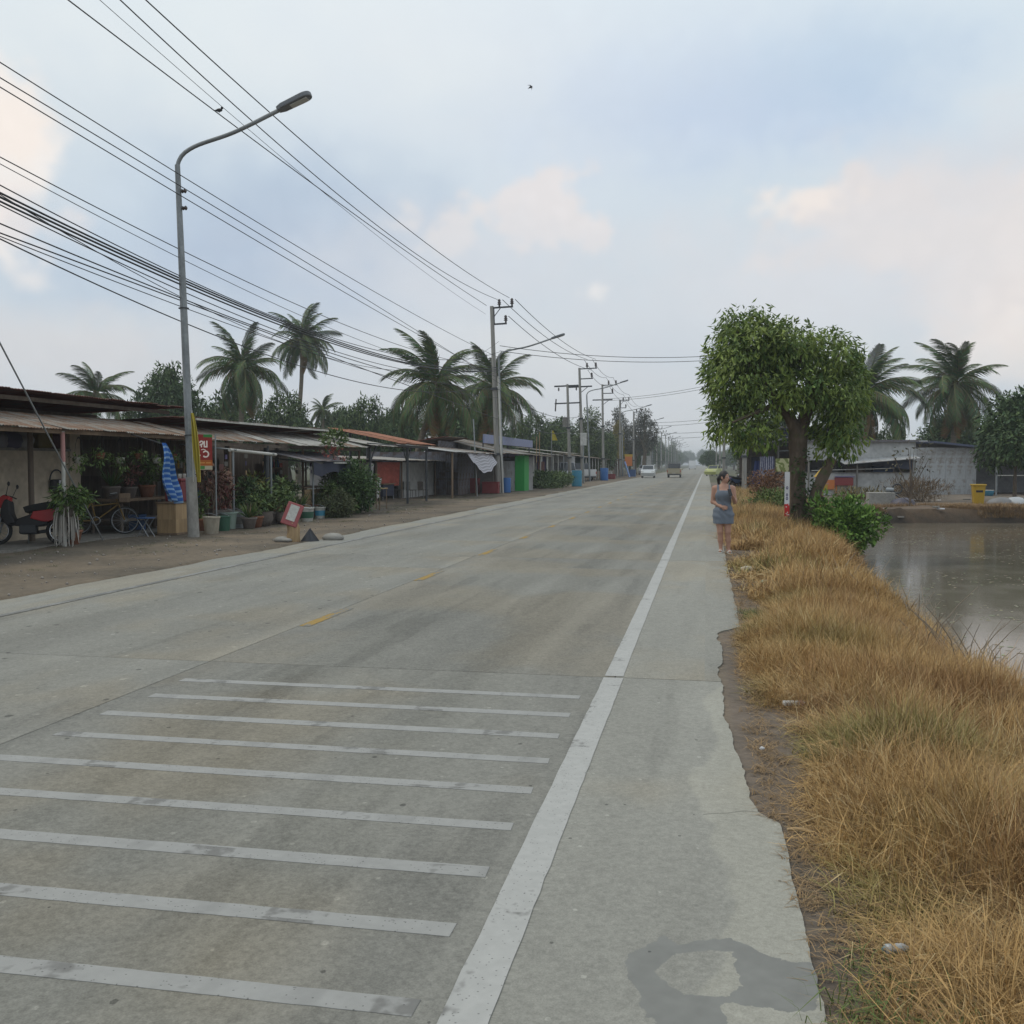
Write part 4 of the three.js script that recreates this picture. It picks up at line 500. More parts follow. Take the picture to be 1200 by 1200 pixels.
// ---------------------------------------------------------------- wires: each hangs as a parabola in an upright plane
function wireBetween(label, a, b, sag, r, grp) { const pts = []; for (let i = 0; i <= 20; i++) { const t = i / 20, p = a.clone().lerp(b, t); p.y -= sag * 4 * t * (1 - t); pts.push(p); } const m = mesh(scene, 'cable', tubeG(pts, r, 28, 5), M.wire); return tag(m, label, 'cable', grp); }
function wirePix(label, X, pts, r, grp, zEnd, z0 = -12) { // parabola through three picture points on the plane x = X
  const q = pts.map(p => onX(p[0], p[1], X)), [a, b, c] = q, L = z => a.y * (z - b.z) * (z - c.z) / ((a.z - b.z) * (a.z - c.z)) + b.y * (z - a.z) * (z - c.z) / ((b.z - a.z) * (b.z - c.z)) + c.y * (z - a.z) * (z - b.z) / ((c.z - a.z) * (c.z - b.z));
  const e = zEnd ?? c.z, P = []; for (let i = 0; i <= 30; i++) { const z = lerp(z0, e, i / 30); P.push(V(X, L(z), z)); } const m = mesh(scene, 'cable', tubeG(P, r, 60, 5), M.wire); return tag(m, label, 'cable', grp);
}
const hv = 'high voltage wires above the shops', lv = 'middle wires on the lamp posts', tc = 'bundle of telephone cables over the shops';
wirePix('upper power wire ending left of the tall pole top', -12.0, [[80, 0], [257, 134], [570, 358]], 0.014, hv); wirePix('upper power wire to the inner top insulator', -11.5, [[141, 0], [280, 128], [583, 351]], 0.014, hv); wirePix('upper power wire to the outer top insulator', -10.75, [[171, 0], [304, 121], [597, 349]], 0.014, hv); wirePix('thin wire running just below the upper power wires', -12.0, [[117, 0], [273, 136], [569, 368]], 0.007, hv);
const mid = [[[0, 73], [203, 200], [420, 331]], [[0, 91], [203, 213], [420, 345]], [[0, 102], [203, 224], [420, 352]]]; mid.forEach(p => wirePix('middle wire passing the near street lamp bracket', -11.75, p, 0.011, lv, -57.5));
const bund = [[184, 290, 387, 0.011], [192, 300, 398, 0.008], [217, 321, 405, 0.012], [226, 324, 408, 0.02], [231, 327, 410, 0.022], [236, 331, 412, 0.02], [240, 338, 420, 0.012], [228, 345, 428, 0.009], [262, 347, 424, 0.014], [273, 350, 430, 0.014], [277, 357, 431, 0.010]];
bund.forEach(([a, b, c, r], i) => wirePix('black telephone cable sagging along the shop fronts', -12.0 + (i % 3) * 0.06, [[0, a], [206, b], [420, c]], r, tc, -57.8));
wirePix('lowest black cable dropping behind the palms', -12.15, [[0, 280], [208, 375], [440, 452]], 0.014, tc, -57);
{ const a = V(-11.75, 7.6, -12.1), b = gp(122, 633, -0.05), T = thing('guy_wire', 'slanting guy wire anchored in the dirt beside the planter', 'wire', b); mesh(T, 'stay', barG(V(0, 0, 0), a.clone().sub(b), 0.016, 0.016, 6), M.steel); const q = a.clone().sub(b).multiplyScalar(0.66); mesh(T, 'insulator', new THREE.SphereGeometry(0.07, 10, 8).scale(1, 1.6, 1).translate(q.x, q.y, q.z), M.insul); }
// spans from pole to pole down the road
const top = [[-11.8 - 0.38, 10.9, -57.9], [-11.4, 10.8, -91.1], [-11.4, 10.9, -111.5], [-11.5, 10.7, -136], [-11.3, 10.4, -160]];
const offs = [[0.45, 0.35], [1.2, 0.35], [0.8, -0.6]];
for (let i = 0; i < 4; i++) for (const [ox, oy] of offs) wireBetween('power wire between the roadside poles', V(top[i][0] + ox, top[i][1] + oy, top[i][2]), V(top[i + 1][0] + ox + (i === 0 ? 0.3 : 0), top[i + 1][1] + oy, top[i + 1][2]), 0.5, 0.02, 'wires between roadside poles');
for (let i = 0; i < 4; i++) for (let k = 0; k < 3; k++) wireBetween('low cable between the roadside poles', V(top[i][0], 6.2 - k * 0.5, top[i][2]), V(top[i + 1][0], 6.0 - k * 0.45, top[i + 1][2]), 0.7 + 0.2 * k, 0.02, 'low cables between roadside poles');
for (const [y0, y1] of [[8.6, 8.55], [8.3, 8.3]]) wireBetween('cable crossing the road to the pond side pole', V(-11.9, y0, -57.9), V(2.3, y1, -64.3), 0.45, 0.018, 'cables crossing the road');
powerPole('concrete pole past the fruit tree far on pond side', V(1.9, 0, -205), 8.8, 0, 'lv', 'poles on the pond side');
for (const [z, y0, y1, ex, ez] of [[-111.5, 8.9, 9.5, 1.6, -98], [-111.5, 8.7, 9.25, 1.6, -98], [-160, 8.3, 8.5, 1.9, -150], [-160, 7.8, 8.0, 1.9, -150], [-210, 8.2, 8.4, 1.9, -205], [-210, 7.2, 7.4, 1.9, -205]]) wireBetween('far cable crossing the road', V(-11.3, y0, z), V(ex, y1, ez), 0.3, 0.02 * -z / 120, 'far cables crossing the road');
// ---------------------------------------------------------------- trees and palms in place
palm('coconut palm with broad fronds behind the near street lamp', 285, 432, -66, 1.12, 101, { n: 26, dead: 3 });
palm('tall slender coconut palm standing above the other palms', 355, 398, -84, 1.1, 102, { n: 26, dead: 1, lean: -0.6 });
palm('palm showing only its crown above the rusty shop roof', 112, 462, -62, 0.95, 103, { n: 18, dead: 0 });
palm('short palm peeping over roofs beside the red gable', 378, 480, -90, 0.62, 104, { n: 16, dead: 0 });
palm('wide coconut palm with brown hanging fronds before the tall pole', 510, 450, -60, 1.17, 105, { n: 28, dead: 7, lean: -1.2 });
palm('coconut palm right behind the tall concrete pole', 578, 455, -68, 1.16, 106, { n: 26, dead: 4 });
palm('leaning coconut palm behind the roadside tree', 1014, 462, -72, 1.42, 107, { n: 26, dead: 3, lean: -0.8 });
palm('coconut palm with brown skirt behind the white shed', 1121, 450, -78, 1.28, 108, { n: 28, dead: 9 });
const BG = 'trees behind the shop row';
treeAt('round', 'broadleaf_tree', 'dark round tree behind the rusty shop roof', 195, 428, -70, 95, 0.3, BG); treeAt('wide', 'broadleaf_tree', 'bushy green tree between the two near palms', 330, 462, -78, 90, 1.2, BG); treeAt('wide', 'broadleaf_tree', 'dark bushy tree below the near palm crown', 260, 462, -75, 110, 2.2, BG);
treeAt('wide', 'broadleaf_tree', 'olive tree behind the orange canopy', 432, 468, -82, 80, 0.4, BG); treeAt('round', 'broadleaf_tree', 'dark tree between the canopy and wide palm', 470, 478, -80, 70, 1.4, BG); treeAt('round', 'broadleaf_tree', 'dark tree filling the gap under the wide palms', 545, 475, -84, 95, 2.6, BG);
treeAt('wide', 'broadleaf_tree', 'dark green tree beyond the green stall', 628, 488, -110, 75, 0.2, BG); treeAt('round', 'broadleaf_tree', 'broad green tree behind the purple stall', 655, 490, -125, 70, 2.0, BG); treeAt('tall', 'broadleaf_tree', 'upright green tree behind the transformer poles', 690, 478, -120, 46, 0.8, BG); treeAt('wide', 'broadleaf_tree', 'light green low tree behind parked cars', 705, 508, -130, 60, 1.5, BG);
treeAt('open', 'broadleaf_tree', 'thin open tree with brown tangled base', 722, 477, -150, 34, 0.1, BG); treeAt('round', 'broadleaf_tree', 'brown leaved vine covered tree stump behind stalls', 724, 494, -148, 22, 1.9, BG).children[1].material = new THREE.MeshStandardMaterial({ vertexColors: true, color: col(3.0, 1.5, 1.0), roughness: 0.9, side: 2 });
treeAt('open', 'broadleaf_tree', 'dark feathery tree leaning over the far road', 756, 478, -165, 44, 2.2, BG); treeAt('open', 'broadleaf_tree', 'ragged dark tree beside the feathery far tree', 745, 492, -170, 40, 4.0, BG); treeAt('wide', 'broadleaf_tree', 'dark hedge like tree behind far stalls', 738, 518, -175, 50, 1.0, BG);
for (let i = 0; i < 16; i++) { const z = -180 - i * 34, p = V(-15 - R0() * 4, 0, z); tree(['round', 'wide', 'tall'][i % 3], 'broadleaf_tree', 'dark green tree in the line along the far road', p.x, z, 1.5 + 0.5 * R0(), R0() * 6, 1.0, 'trees along the far road'); }
for (let i = 0; i < 11; i++) { const z = -240 - i * 55; tree(['wide', 'round'][i % 2], 'broadleaf_tree', 'dark tree in the far line on the pond side', 7 + R0() * 6, z, 1.4 + 0.5 * R0(), R0() * 6, 1, 'far trees on the pond side'); }
for (let i = 0; i < 22; i++) { const x = -120 + i * 13; tree(['wide', 'round'][i % 2], 'broadleaf_tree', 'hazy tree closing the end of the road', x, -900 - R0() * 90, 3 + R0(), R0() * 6, 0.9, 'hazy trees on the horizon'); }
treeAt('round', 'broadleaf_tree', 'single dark rounded tree beyond the green pickup', 832, 527, -215, 30, 0.6);
treeAt('tall', 'broadleaf_tree', 'leafy tree behind the concrete pole and blue shop', 888, 478, -76, 60, 0.4); treeAt('wide', 'broadleaf_tree', 'spreading tree behind the blue shop roof', 905, 478, -82, 90, 1.9);
treeAt('round', 'broadleaf_tree', 'dark leaning tree at the pond corner by the yellow bin', 1192, 452, -56, 115, 1.1).children[0].scale.set(0.45, 1, 0.45); treeAt('wide', 'broadleaf_tree', 'low dark tree behind the white shed roof', 1040, 500, -84, 60, 0.7); treeAt('wide', 'broadleaf_tree', 'dark low trees behind the palm with brown skirt', 1095, 505, -88, 60, 2.7);
for (let i = 0; i < 7; i++) tree(['round', 'wide', 'tall'][i % 3], 'broadleaf_tree', 'tree in the grove beyond the pond sheds', 20 + i * 6.5, -78 - R0() * 12, 1.1 + 0.3 * R0(), R0() * 6, 1, 'grove beyond the sheds');
for (let i = 0; i < 9; i++) tree(['round', 'wide'][i % 2], 'broadleaf_tree', 'tree in the dark line far behind the shop roofs', -22 - i * 6.5, -88 - R0() * 10, 1.3 + 0.4 * R0(), R0() * 6, 1, 'tree line far behind the shops');

// the roadside tree
{
  const Z = -27.3, q = (u, v, dz = 0) => onZ(u, v, Z + dz), b = q(940, 621), T = thing('roadside_tree', 'big leafy roadside tree with forked vine grown trunk beside pond', 'tree', V(b.x, -0.2, Z)), rel = p => p.clone().sub(T.position);
  const L = (pts, rad, s) => limbG(pts.map(rel), rad, 12, 5, 0.16, s), g = [
    L([q(937, 632), q(936, 600), q(934, 560), q(933, 520), q(928, 494, 0.1), q(915, 478, 0.2), q(898, 452, 0.4), q(876, 425, 0.5)], [0.34, 0.25, 0.21, 0.19, 0.16, 0.13, 0.09, 0.05], 1),
    L([q(937, 545), q(938, 510), q(944, 486, -0.1), q(955, 466, -0.2), q(966, 440, -0.3), q(985, 415, -0.5)], [0.17, 0.18, 0.17, 0.13, 0.08, 0.04], 2),
    L([q(951, 630, 0.2), q(953, 600, 0.2), q(957, 575, 0.25), q(965, 557, 0.3), q(975, 538, 0.35)], [0.22, 0.16, 0.14, 0.135, 0.125], 3),
    L([q(955, 466, -0.2), q(948, 440), q(935, 415, 0.3), q(920, 395, 0.2)], [0.12, 0.09, 0.06, 0.03], 4), L([q(914, 477, 0.2), q(900, 478, 0.7), q(880, 486, 1.0), q(858, 495, 1.1)], [0.1, 0.08, 0.05, 0.02], 5), L([q(958, 460, -0.2), q(972, 462, 0.3), q(990, 470, 0.6)], [0.1, 0.07, 0.03], 6), L([q(935, 470, 0.0), q(925, 455, -0.7), q(905, 430, -1.0)], [0.09, 0.07, 0.03], 7), L([q(885, 432, 0.4), q(868, 400, 0.2), q(862, 380, 0.1), q(860, 372, 0)], [0.05, 0.03, 0.015, 0.008], 8), L([q(890, 430, 0.4), q(892, 395, 0.2), q(886, 370, 0)], [0.05, 0.03, 0.01], 9),
  ];
  mesh(T, 'trunk', mergeGeometries(g), M.bark);
  mesh(T, 'cut_stub_face', new THREE.CircleGeometry(0.12, 14).rotateX(-Math.PI / 2 + 0.3).rotateZ(-0.6).translate(...rel(q(975.6, 537, 0.35)).toArray()), M.wood);
  const lobes = [[880, 405, 40, 30, 0.2, 1.1], [905, 398, 32, 22, 0.1, 1.0], [925, 408, 46, 27, 0, 1.4], [968, 420, 36, 30, -0.2, 1.2], [866, 440, 38, 40, 0.2, 1.3], [900, 462, 40, 20, 0.6, 0.8], [945, 455, 34, 18, 0.7, 0.6], [988, 455, 26, 40, 0, 1.2], [925, 438, 56, 36, -0.6, 1.1], [858, 492, 28, 28, 0.3, 0.9], [885, 505, 26, 20, 0.5, 0.7], [980, 490, 26, 32, 0.2, 1.0], [972, 520, 22, 20, 0.1, 0.6], [990, 510, 20, 24, 0.2, 0.8], [848, 415, 20, 22, 0, 0.6], [852, 465, 22, 30, 0, 0.7]].map(([u, v, ru, rv, dz, rz]) => { const p = rel(q(u, v, dz)), k = 28 / FPX; return [p.x, p.y, p.z, ru * k, rv * k, rz]; });
  const lv = new Leaves(201).cloud(lobes, 1250, 14, 0.18, 0.062, 0.5, [0.055, 0.115, 0.018], [0.25, 0.32, 0.06], 0.19, 0.45);
  const tips = [[868, 376, 26, 16, 0, 0.5], [888, 368, 16, 8, 0, 0.3], [850, 390, 14, 10, 0, 0.4], [838, 430, 10, 20, 0, 0.3], [836, 500, 8, 20, 0, 0.3]].map(([u, v, ru, rv, dz, rz]) => { const p = rel(q(u, v, dz)), k = 28 / FPX; return [p.x, p.y, p.z, ru * k, rv * k, rz]; });
  { const tr = rng(909); for (let i = 0; i < 46; i++) { const l = lobes[Math.floor(tr() * lobes.length)], a = tr() * 6.283, e = tr() * 1.2 - 0.35, k = 1.08 + 0.22 * tr(); tips.push([l[0] + Math.cos(a) * Math.cos(e) * l[3] * k, l[1] + Math.sin(e) * l[4] * k, l[2] + Math.sin(a) * Math.cos(e) * l[5] * k, 0.16, 0.2, 0.16]); } }
  lv.cloud(tips, 330, 6, 0.17, 0.05, 0.5, [0.08, 0.14, 0.025], [0.23, 0.31, 0.065], 0.14, 0.2);
  mesh(T, 'crown', lv.geo(), M.leafThin);
  const vine = new Leaves(202).cloud([[935, 600, 8, 20], [945, 575, 10, 20], [956, 590, 8, 25], [938, 545, 8, 20]].map(([u, v, ru, rv]) => { const p = rel(q(u, v, 0.3)), k = 28 / FPX; return [p.x, p.y, p.z, ru * k, rv * k, 0.12]; }), 60, 7, 0.1, 0.07, 0.3, [0.03, 0.06, 0.015], [0.07, 0.10, 0.03], 0.08); mesh(T, 'vine', vine.geo(), M.leaf);
}
// bushes
const bushes = [['roadside_bush', 'bright green bush growing on the pond bank beside trunk', gp(990, 624), bushG(301, 0.78, 1.4, 0.8, 480, 10, 0.13, 0.075, [0.06, 0.14, 0.02], [0.18, 0.30, 0.05], -0.1)], ['roadside_bush', 'small light green bush behind the trunk on the grass', gp(905, 594), bushG(302, 1.3, 0.75, 1.2, 300, 9, 0.14, 0.06, [0.07, 0.12, 0.02], [0.16, 0.20, 0.05], -0.1)], ['flowering_shrub', 'orange brown shrub at the foot of the concrete pole', gp(895, 583), bushG(303, 1.0, 1.5, 1.0, 220, 9, 0.15, 0.06, [0.13, 0.05, 0.02], [0.20, 0.10, 0.035], 0.1)],
  ['shop_shrub', 'big dark green shrub beside the plant stall', gp(412, 602), bushG(304, 1.15, 1.75, 1.3, 620, 11, 0.13, 0.06, [0.022, 0.065, 0.015], [0.075, 0.13, 0.03])], ['shop_shrub', 'low olive shrub in front of the dark green one', gp(394, 606), bushG(305, 0.7, 0.85, 0.7, 240, 10, 0.10, 0.045, [0.05, 0.07, 0.025], [0.11, 0.12, 0.05])],
  ['weed_patch', 'low weeds along the wall of tin house', gp(520, 573), bushG(306, 1.9, 1.0, 2.0, 260, 9, 0.2, 0.06, [0.05, 0.085, 0.03], [0.12, 0.15, 0.06], -0.2)], ['weed_patch', 'green creeper patch beside the green stall', V(-11.6, 0, -73), bushG(307, 1.8, 1.0, 4.5, 520, 10, 0.2, 0.1, [0.04, 0.085, 0.02], [0.12, 0.17, 0.05], -0.1)], ['weed_patch', 'weeds below the transformer poles', V(-12.4, 0, -85), bushG(308, 1.4, 0.9, 4, 340, 9, 0.2, 0.1, [0.04, 0.08, 0.02], [0.12, 0.16, 0.05], -0.1)],
  ['dry_brush_heap', 'heap of dry brown brush before the tin shed wall', gp(1078, 583), bushG(309, 1.7, 1.0, 1.2, 300, 8, 0.26, 0.03, [0.11, 0.07, 0.035], [0.20, 0.135, 0.065], -0.3)], ['weed_patch', 'yellowed weeds at the foot of the white shed', gp(1010, 583), bushG(310, 1.5, 0.5, 0.8, 160, 8, 0.25, 0.04, [0.14, 0.11, 0.04], [0.2, 0.17, 0.06], -0.3)]];
for (const [n, l, p, g] of bushes) { p.y = landY(p.x, p.z) - 0.05; const T = thing(n, l, n === 'dry_brush_heap' ? 'brush' : 'bush', p); mesh(T, 'foliage', g, M.leaf); const tw = []; for (let i = 0; i < 7; i++) { const a = i * 0.9; tw.push(barG(V(0, -0.05, 0), V(Math.cos(a) * 0.5, 0.6 + 0.1 * (i % 3), Math.sin(a) * 0.5), 0.02, 0.008, 5)); } mesh(T, 'stem', mergeGeometries(tw), M.bark); }
// bare sapling with sparse leaves before the tin shed
{ const p = gp(1066, 588), T = thing('bare_sapling', 'thin nearly bare sapling before the tin shed', 'sapling', p), k = []; const r = rng(8); for (let i = 0; i < 16; i++) { const h = 0.4 + r() * 2.0, a = r() * 6.28; k.push(limbG([V(0, h * 0.4, 0), V(Math.cos(a) * 0.3, h * 0.8, Math.sin(a) * 0.3), V(Math.cos(a) * 0.8, h + 0.7, Math.sin(a) * 0.6)], [0.02, 0.014, 0.006], 5, 2)); } k.push(limbG([V(0, -0.1, 0), V(0.05, 1, 0), V(-0.1, 2.6, 0)], [0.05, 0.035, 0.01], 6, 3)); mesh(T, 'branches', mergeGeometries(k), M.bark); mesh(T, 'leaves', new Leaves(9).cloud([[0, 2.2, 0, 1.1, 0.9, 0.7]], 40, 2, 0.16, 0.09, 0.2, [0.05, 0.05, 0.02], [0.12, 0.10, 0.04], 0.2).geo(), M.leaf); }

// ---------------------------------------------------------------- grass
function tuftG(seed, n, h, lean, wid, spread) {
  const r = rng(seed), P = [], N = []; for (let i = 0; i < n; i++) {
    const a = r() * 6.283, l = h * (0.45 + 0.6 * r()), b = V((r() - 0.5) * spread, -0.03, (r() - 0.5) * spread), dir = V(Math.cos(a), 0, Math.sin(a)), w = V(-Math.sin(a), 0, Math.cos(a)).multiplyScalar(wid * (0.6 + 0.7 * r())), k = lean * (0.3 + r());
    const m = b.clone().add(V(0, l * 0.55, 0)).addScaledVector(dir, l * 0.18 * k), t = b.clone().add(V(0, l * (1 - 0.25 * k), 0)).addScaledVector(dir, l * 0.62 * k);
    for (const v of [b.clone().add(w), b.clone().sub(w), m.clone().addScaledVector(w, 0.7), b.clone().sub(w), m.clone().addScaledVector(w, -0.7), m.clone().addScaledVector(w, 0.7), m.clone().addScaledVector(w, 0.7), m.clone().addScaledVector(w, -0.7), t]) P.push(v.x, v.y, v.z);
  } const g = new THREE.BufferGeometry(); g.setAttribute('position', new THREE.Float32BufferAttribute(P, 3)); g.computeVertexNormals(); return g;
}
const grassM = new THREE.MeshStandardMaterial({ roughness: 0.85, side: 2 });
function scatter(name, label, geo, list) { const im = new THREE.InstancedMesh(geo, grassM, list.length), m = new THREE.Matrix4(), q = new THREE.Quaternion(), e = new THREE.Euler(); list.forEach((o, i) => { e.set(o.rx ?? 0, o.ry, o.rz ?? 0); q.setFromEuler(e); m.compose(V(o.x, o.y, o.z), q, V(o.s, o.s * (o.sy ?? 1), o.s)); im.setMatrixAt(i, m); im.setColorAt(i, o.c); }); im.name = numbered(name); im.castShadow = im.receiveShadow = true; scene.add(im); tag(im, label, 'grass', null, 'stuff'); return im; }
{
  const r = rng(55), kinds = [tuftG(61, 26, 0.43, 0.8, 0.0019, 0.32), tuftG(62, 26, 0.40, 1.15, 0.0019, 0.36), tuftG(63, 28, 0.34, 1.6, 0.002, 0.36), tuftG(64, 30, 0.16, 1.8, 0.0026, 0.24)], far = [tuftG(65, 18, 0.5, 0.8, 0.006, 0.25), tuftG(66, 18, 0.44, 1.1, 0.006, 0.3)];
  const lists = [[], [], [], []], fl = [[], []];
  const inner = z => 0.56 + 0.15 * (fbm(z * 0.8, 3, 3) - 0.5) * 2 + 0.12 * Math.sin(z * 0.9) + (z < -11 ? (z > -18 ? 0.08 : -0.02) : 0) + (z > -5 ? 0.02 : 0) ; // edge of the grass towards the road
  const clear = [[930, 834, 0.2], [1037, 1128, 0.14], [875, 671, 0.4], [896, 685, 0.35], [926, 653, 0.4], [944, 662, 0.45], [948, 738, 0.2], [990, 800, 0.22], [1140, 1040, 0.1], [905, 608, 0.6]].map(([u, v, q]) => { const p = onY(u, v, -0.03); return [p.x, p.z, q]; });
  const put = (x, z, nearby) => {
    for (const [cx, cz, q] of clear) if (Math.abs(x - cx) < q * 0.6 && z - cz < q * 2 && cz - z < q * 0.5) { if (r() < 0.93) return; }
    const cl = fbm(x * 1.5, z * 1.5, 3), low = fbm(x * 0.8 + 30, z * 0.8, 3), e = x - inner(z), hgt = clamp(0.35 + e * 1.2, 0.3, 1) * lerp(0.55, 1.1, sstep(0.36, 0.64, cl)) * (r() < 0.05 ? 1.35 : 1); if (e < -0.05) return; if (cl < 0.36 && r() < 0.8) return; if (z < -18.3 && z > -20.6 && x < 1.15) return; const pth = Math.abs(x - 1.55 - 0.3 * Math.sin(z * 0.4)); if (z < -14 && z > -25 && pth < 0.22 && r() < 0.8) return; if (Math.hypot(x - 1.95, (z + 6.0) * 0.8) < 0.45 + 0.3 * cl && r() < 0.85) return;
    const gn = sstep(0.60, 0.72, low) * 0.8, rd = sstep(0.55, 0.7, fbm(x * 2 + 9, z * 2 + 5, 3)), b = 0.7 + 0.6 * r(); let c = [0.47, 0.305, 0.125]; c = [lerp(c[0], 0.20, gn), lerp(c[1], 0.20, gn), lerp(c[2], 0.06, gn)]; c = [lerp(c[0], 0.36, rd), lerp(c[1], 0.215, rd), lerp(c[2], 0.095, rd)]; const q3 = r(); if (q3 < 0.10) c = [0.52, 0.40, 0.21]; else if (q3 < 0.2) c = [0.20, 0.125, 0.06];
    const o = { x, y: landY(x, z) - 0.02, z, ry: r() * 6.28, rx: (r() - 0.5) * 0.6, rz: (r() - 0.5) * 0.6, s: (0.75 + 0.5 * r()), sy: hgt, c: col(c[0] * b, c[1] * b, c[2] * b) };
    if (nearby) lists[e < 0.1 || r() < 0.12 ? 3 : Math.floor(r() * 3)].push(o); else fl[r() < 0.5 ? 0 : 1].push(o);
  };
  for (let i = 0; i < 44000; i++) { const z = -1.6 - 12.4 * Math.pow(r(), 0.8), x = 0.4 + r() * 2.6; if (x > shoreX(z) + 0.75) continue; put(x, z, true); }
  for (let i = 0; i < 14000; i++) { const z = -13 - 20 * r(), x = 0.4 + r() * 3.4; if (x > shoreX(z) + 0.5) continue; put(x, z, false); }
  for (let i = 0; i < 5000; i++) { const z = -33 - 45 * r(), x = 0.5 + r() * 2.6 + (z < -40 ? r() * 2 : 0); put(x, z, false); }
  lists.forEach((l, i) => scatter('verge_grass', ['tall straw coloured dry grass on verge', 'leaning dry grass on verge', 'bent brown dry grass on verge', 'short matted dry grass at verge edge'][i], kinds[i], l)); fl.forEach((l, i) => scatter('verge_grass', ['dry grass farther along verge', 'bent dry grass farther along verge'][i], far[i], l));
  const straw = tuftG(67, 9, 0.12, 3.2, 0.0022, 0.1), sl = []; for (let i = 0; i < 1500; i++) { const z = -2.2 - 18 * r(), x = Math.max(edgeR(z) + 0.02, 0.3) + r() * r() * 0.5, b = 0.6 + 0.7 * r(); sl.push({ x, y: landY(x, z) + 0.012, z, ry: r() * 6.28, s: 0.5 + 0.7 * r(), sy: 0.25, c: col(0.30 * b, 0.2 * b, 0.1 * b) }); } scatter('fallen_straw', 'bits of dry straw fallen on the dirt strip', straw, sl);
  // green tufts at the road edge, far bank grass
  const gl = []; for (const [u, v, n] of [[893, 722, 30], [885, 738, 10], [1075, 1170, 6], [1040, 1190, 5], [880, 590, 30], [895, 585, 30]]) { const p = onY(u, v, 0); for (let i = 0; i < n; i++) { const x = Math.max(0.45, p.x + (r() - 0.5) * 0.3), z = p.z + (r() - 0.5) * 0.5, b = 0.7 + 0.6 * r(); gl.push({ x, y: landY(x, z) - 0.01, z, ry: r() * 6.28, s: 0.8 + 0.5 * r(), sy: 1.1, c: col(0.11 * b, 0.15 * b, 0.04 * b) }); } } scatter('green_grass', 'small green grass tufts at the road edge', kinds[3], gl);
  const fb = []; for (let i = 0; i < 9000; i++) { const x = 4 + r() * 22, sz = shoreZ(x), z = sz - r() * r() * 5 + 0.3, b = 0.7 + 0.6 * r(); if (x < shoreX(z) - 1) continue; const k = sstep(0.45, 0.6, fbm(x * 0.6, z * 0.6, 3)); if (k < r() * 0.35) continue; fb.push({ x, y: landY(x, z) - 0.02, z, ry: r() * 6.28, s: 0.6 + 0.4 * r(), sy: 0.75, c: col(0.27 * b, 0.175 * b, 0.085 * b) }); } scatter('far_bank_grass', 'brown dry grass on the far pond bank', far[1], fb);
  const lw = []; for (let i = 0; i < 1500; i++) { const z = -13 - 45 * r(), x = -12.2 + (r() - 0.5) * 3.6; if (fbm(x * 0.9, z * 0.5, 3) < 0.5) continue; const b = 0.7 + 0.5 * r(); lw.push({ x, y: landY(x, z) - 0.01, z, ry: r() * 6, s: 0.7, sy: 0.8, c: col(0.10 * b, 0.12 * b, 0.05 * b) }); } scatter('roadside_weeds', 'short weeds in the dirt by the shops', kinds[3], lw);
}
// dead reeds and twigs standing in the pond margin
for (const [u, v, n, s, lab] of [[1165, 770, 60, 1, 'pale dead twigs at the pond edge nearest the grass'], [1100, 700, 40, 0.8, 'dead twigs leaning over the pond margin'], [1045, 665, 40, 0.8, 'grey dead branches at the waterline by bush']]) { const r = rng(u), d = ray(u, v), p = onX(u, v, 2.75), T = V(p.x, 0, p.z), g = []; for (let i = 0; i < n; i++) { const x = (r() - 0.5) * 1.4, z = (r() - 0.5) * 2.4, y = Math.max(landY(T.x + x, T.z + z), -1.6) - 0.1, h = (0.35 + 0.6 * r()) * s, a = r() * 6.28; g.push(limbG([V(x, y, z), V(x + Math.cos(a) * 0.15 * h, y + h * 0.6, z + Math.sin(a) * 0.15 * h), V(x + Math.cos(a) * 0.5 * h, y + h, z + Math.sin(a) * 0.5 * h)], [0.008, 0.006, 0.003], 4, 2)); } solo('dead_twigs', lab, 'twigs', mergeGeometries(g), mat(0.26, 0.22, 0.17, 0.95), T); }
// ---------------------------------------------------------------- right side buildings
{
  const T = thing('pond_house', 'dark blue walled shop with slanted tin roof behind concrete pole', 'shop', [5.5, 0, -70]); const z = -69;
  const roof = (a, b, y0, y1, zz0, zz1, m) => { const g = new THREE.BoxGeometry(Math.hypot(b - a, y1 - y0), 0.07, zz0 - zz1), q = mesh(T, 'roof_slab', g, m); q.rotation.z = Math.atan2(y1 - y0, b - a); q.position.set((a + b) / 2, (y0 + y1) / 2, (zz0 + zz1) / 2).sub(T.position); };
  roof(1.9, 5.3, 2.55, 3.45, -66, -74, M.tinDark); bx(T, 'back_wall', M.woodDark, 2.3, 8.2, -0.1, 3.0, -74, -74.1); bx(T, 'wall', M.clothDark, 3.0, 3.9, -0.1, 2.2, -70.6, -70.7); bx(T, 'upper_wall', M.clothDark, 5.0, 8.4, 2.9, 4.1, -69.9, -70); bx(T, 'wall', M.woodDark, 5.2, 8.3, -0.1, 2.9, -71, -71.1); bx(T, 'roof_slab', M.tinDark, 4.8, 8.7, 4.1, 4.2, -69, -75); bx(T, 'white_panel', M.white, 4.7, 5.9, 0.0, 1.5, -68.6, -68.7);
  for (const x of [2.4, 4.55, 6]) bar(T, 'post', M.concreteDark, V(x, -0.2, -67.5), V(x, 2.75 + (x - 2.4) * 0.26, -67.5), 0.07);
  bar(T, 'rail', M.galv, V(4.55, 2.55, -67.6), V(6.2, 2.6, -67.6), 0.04);
}
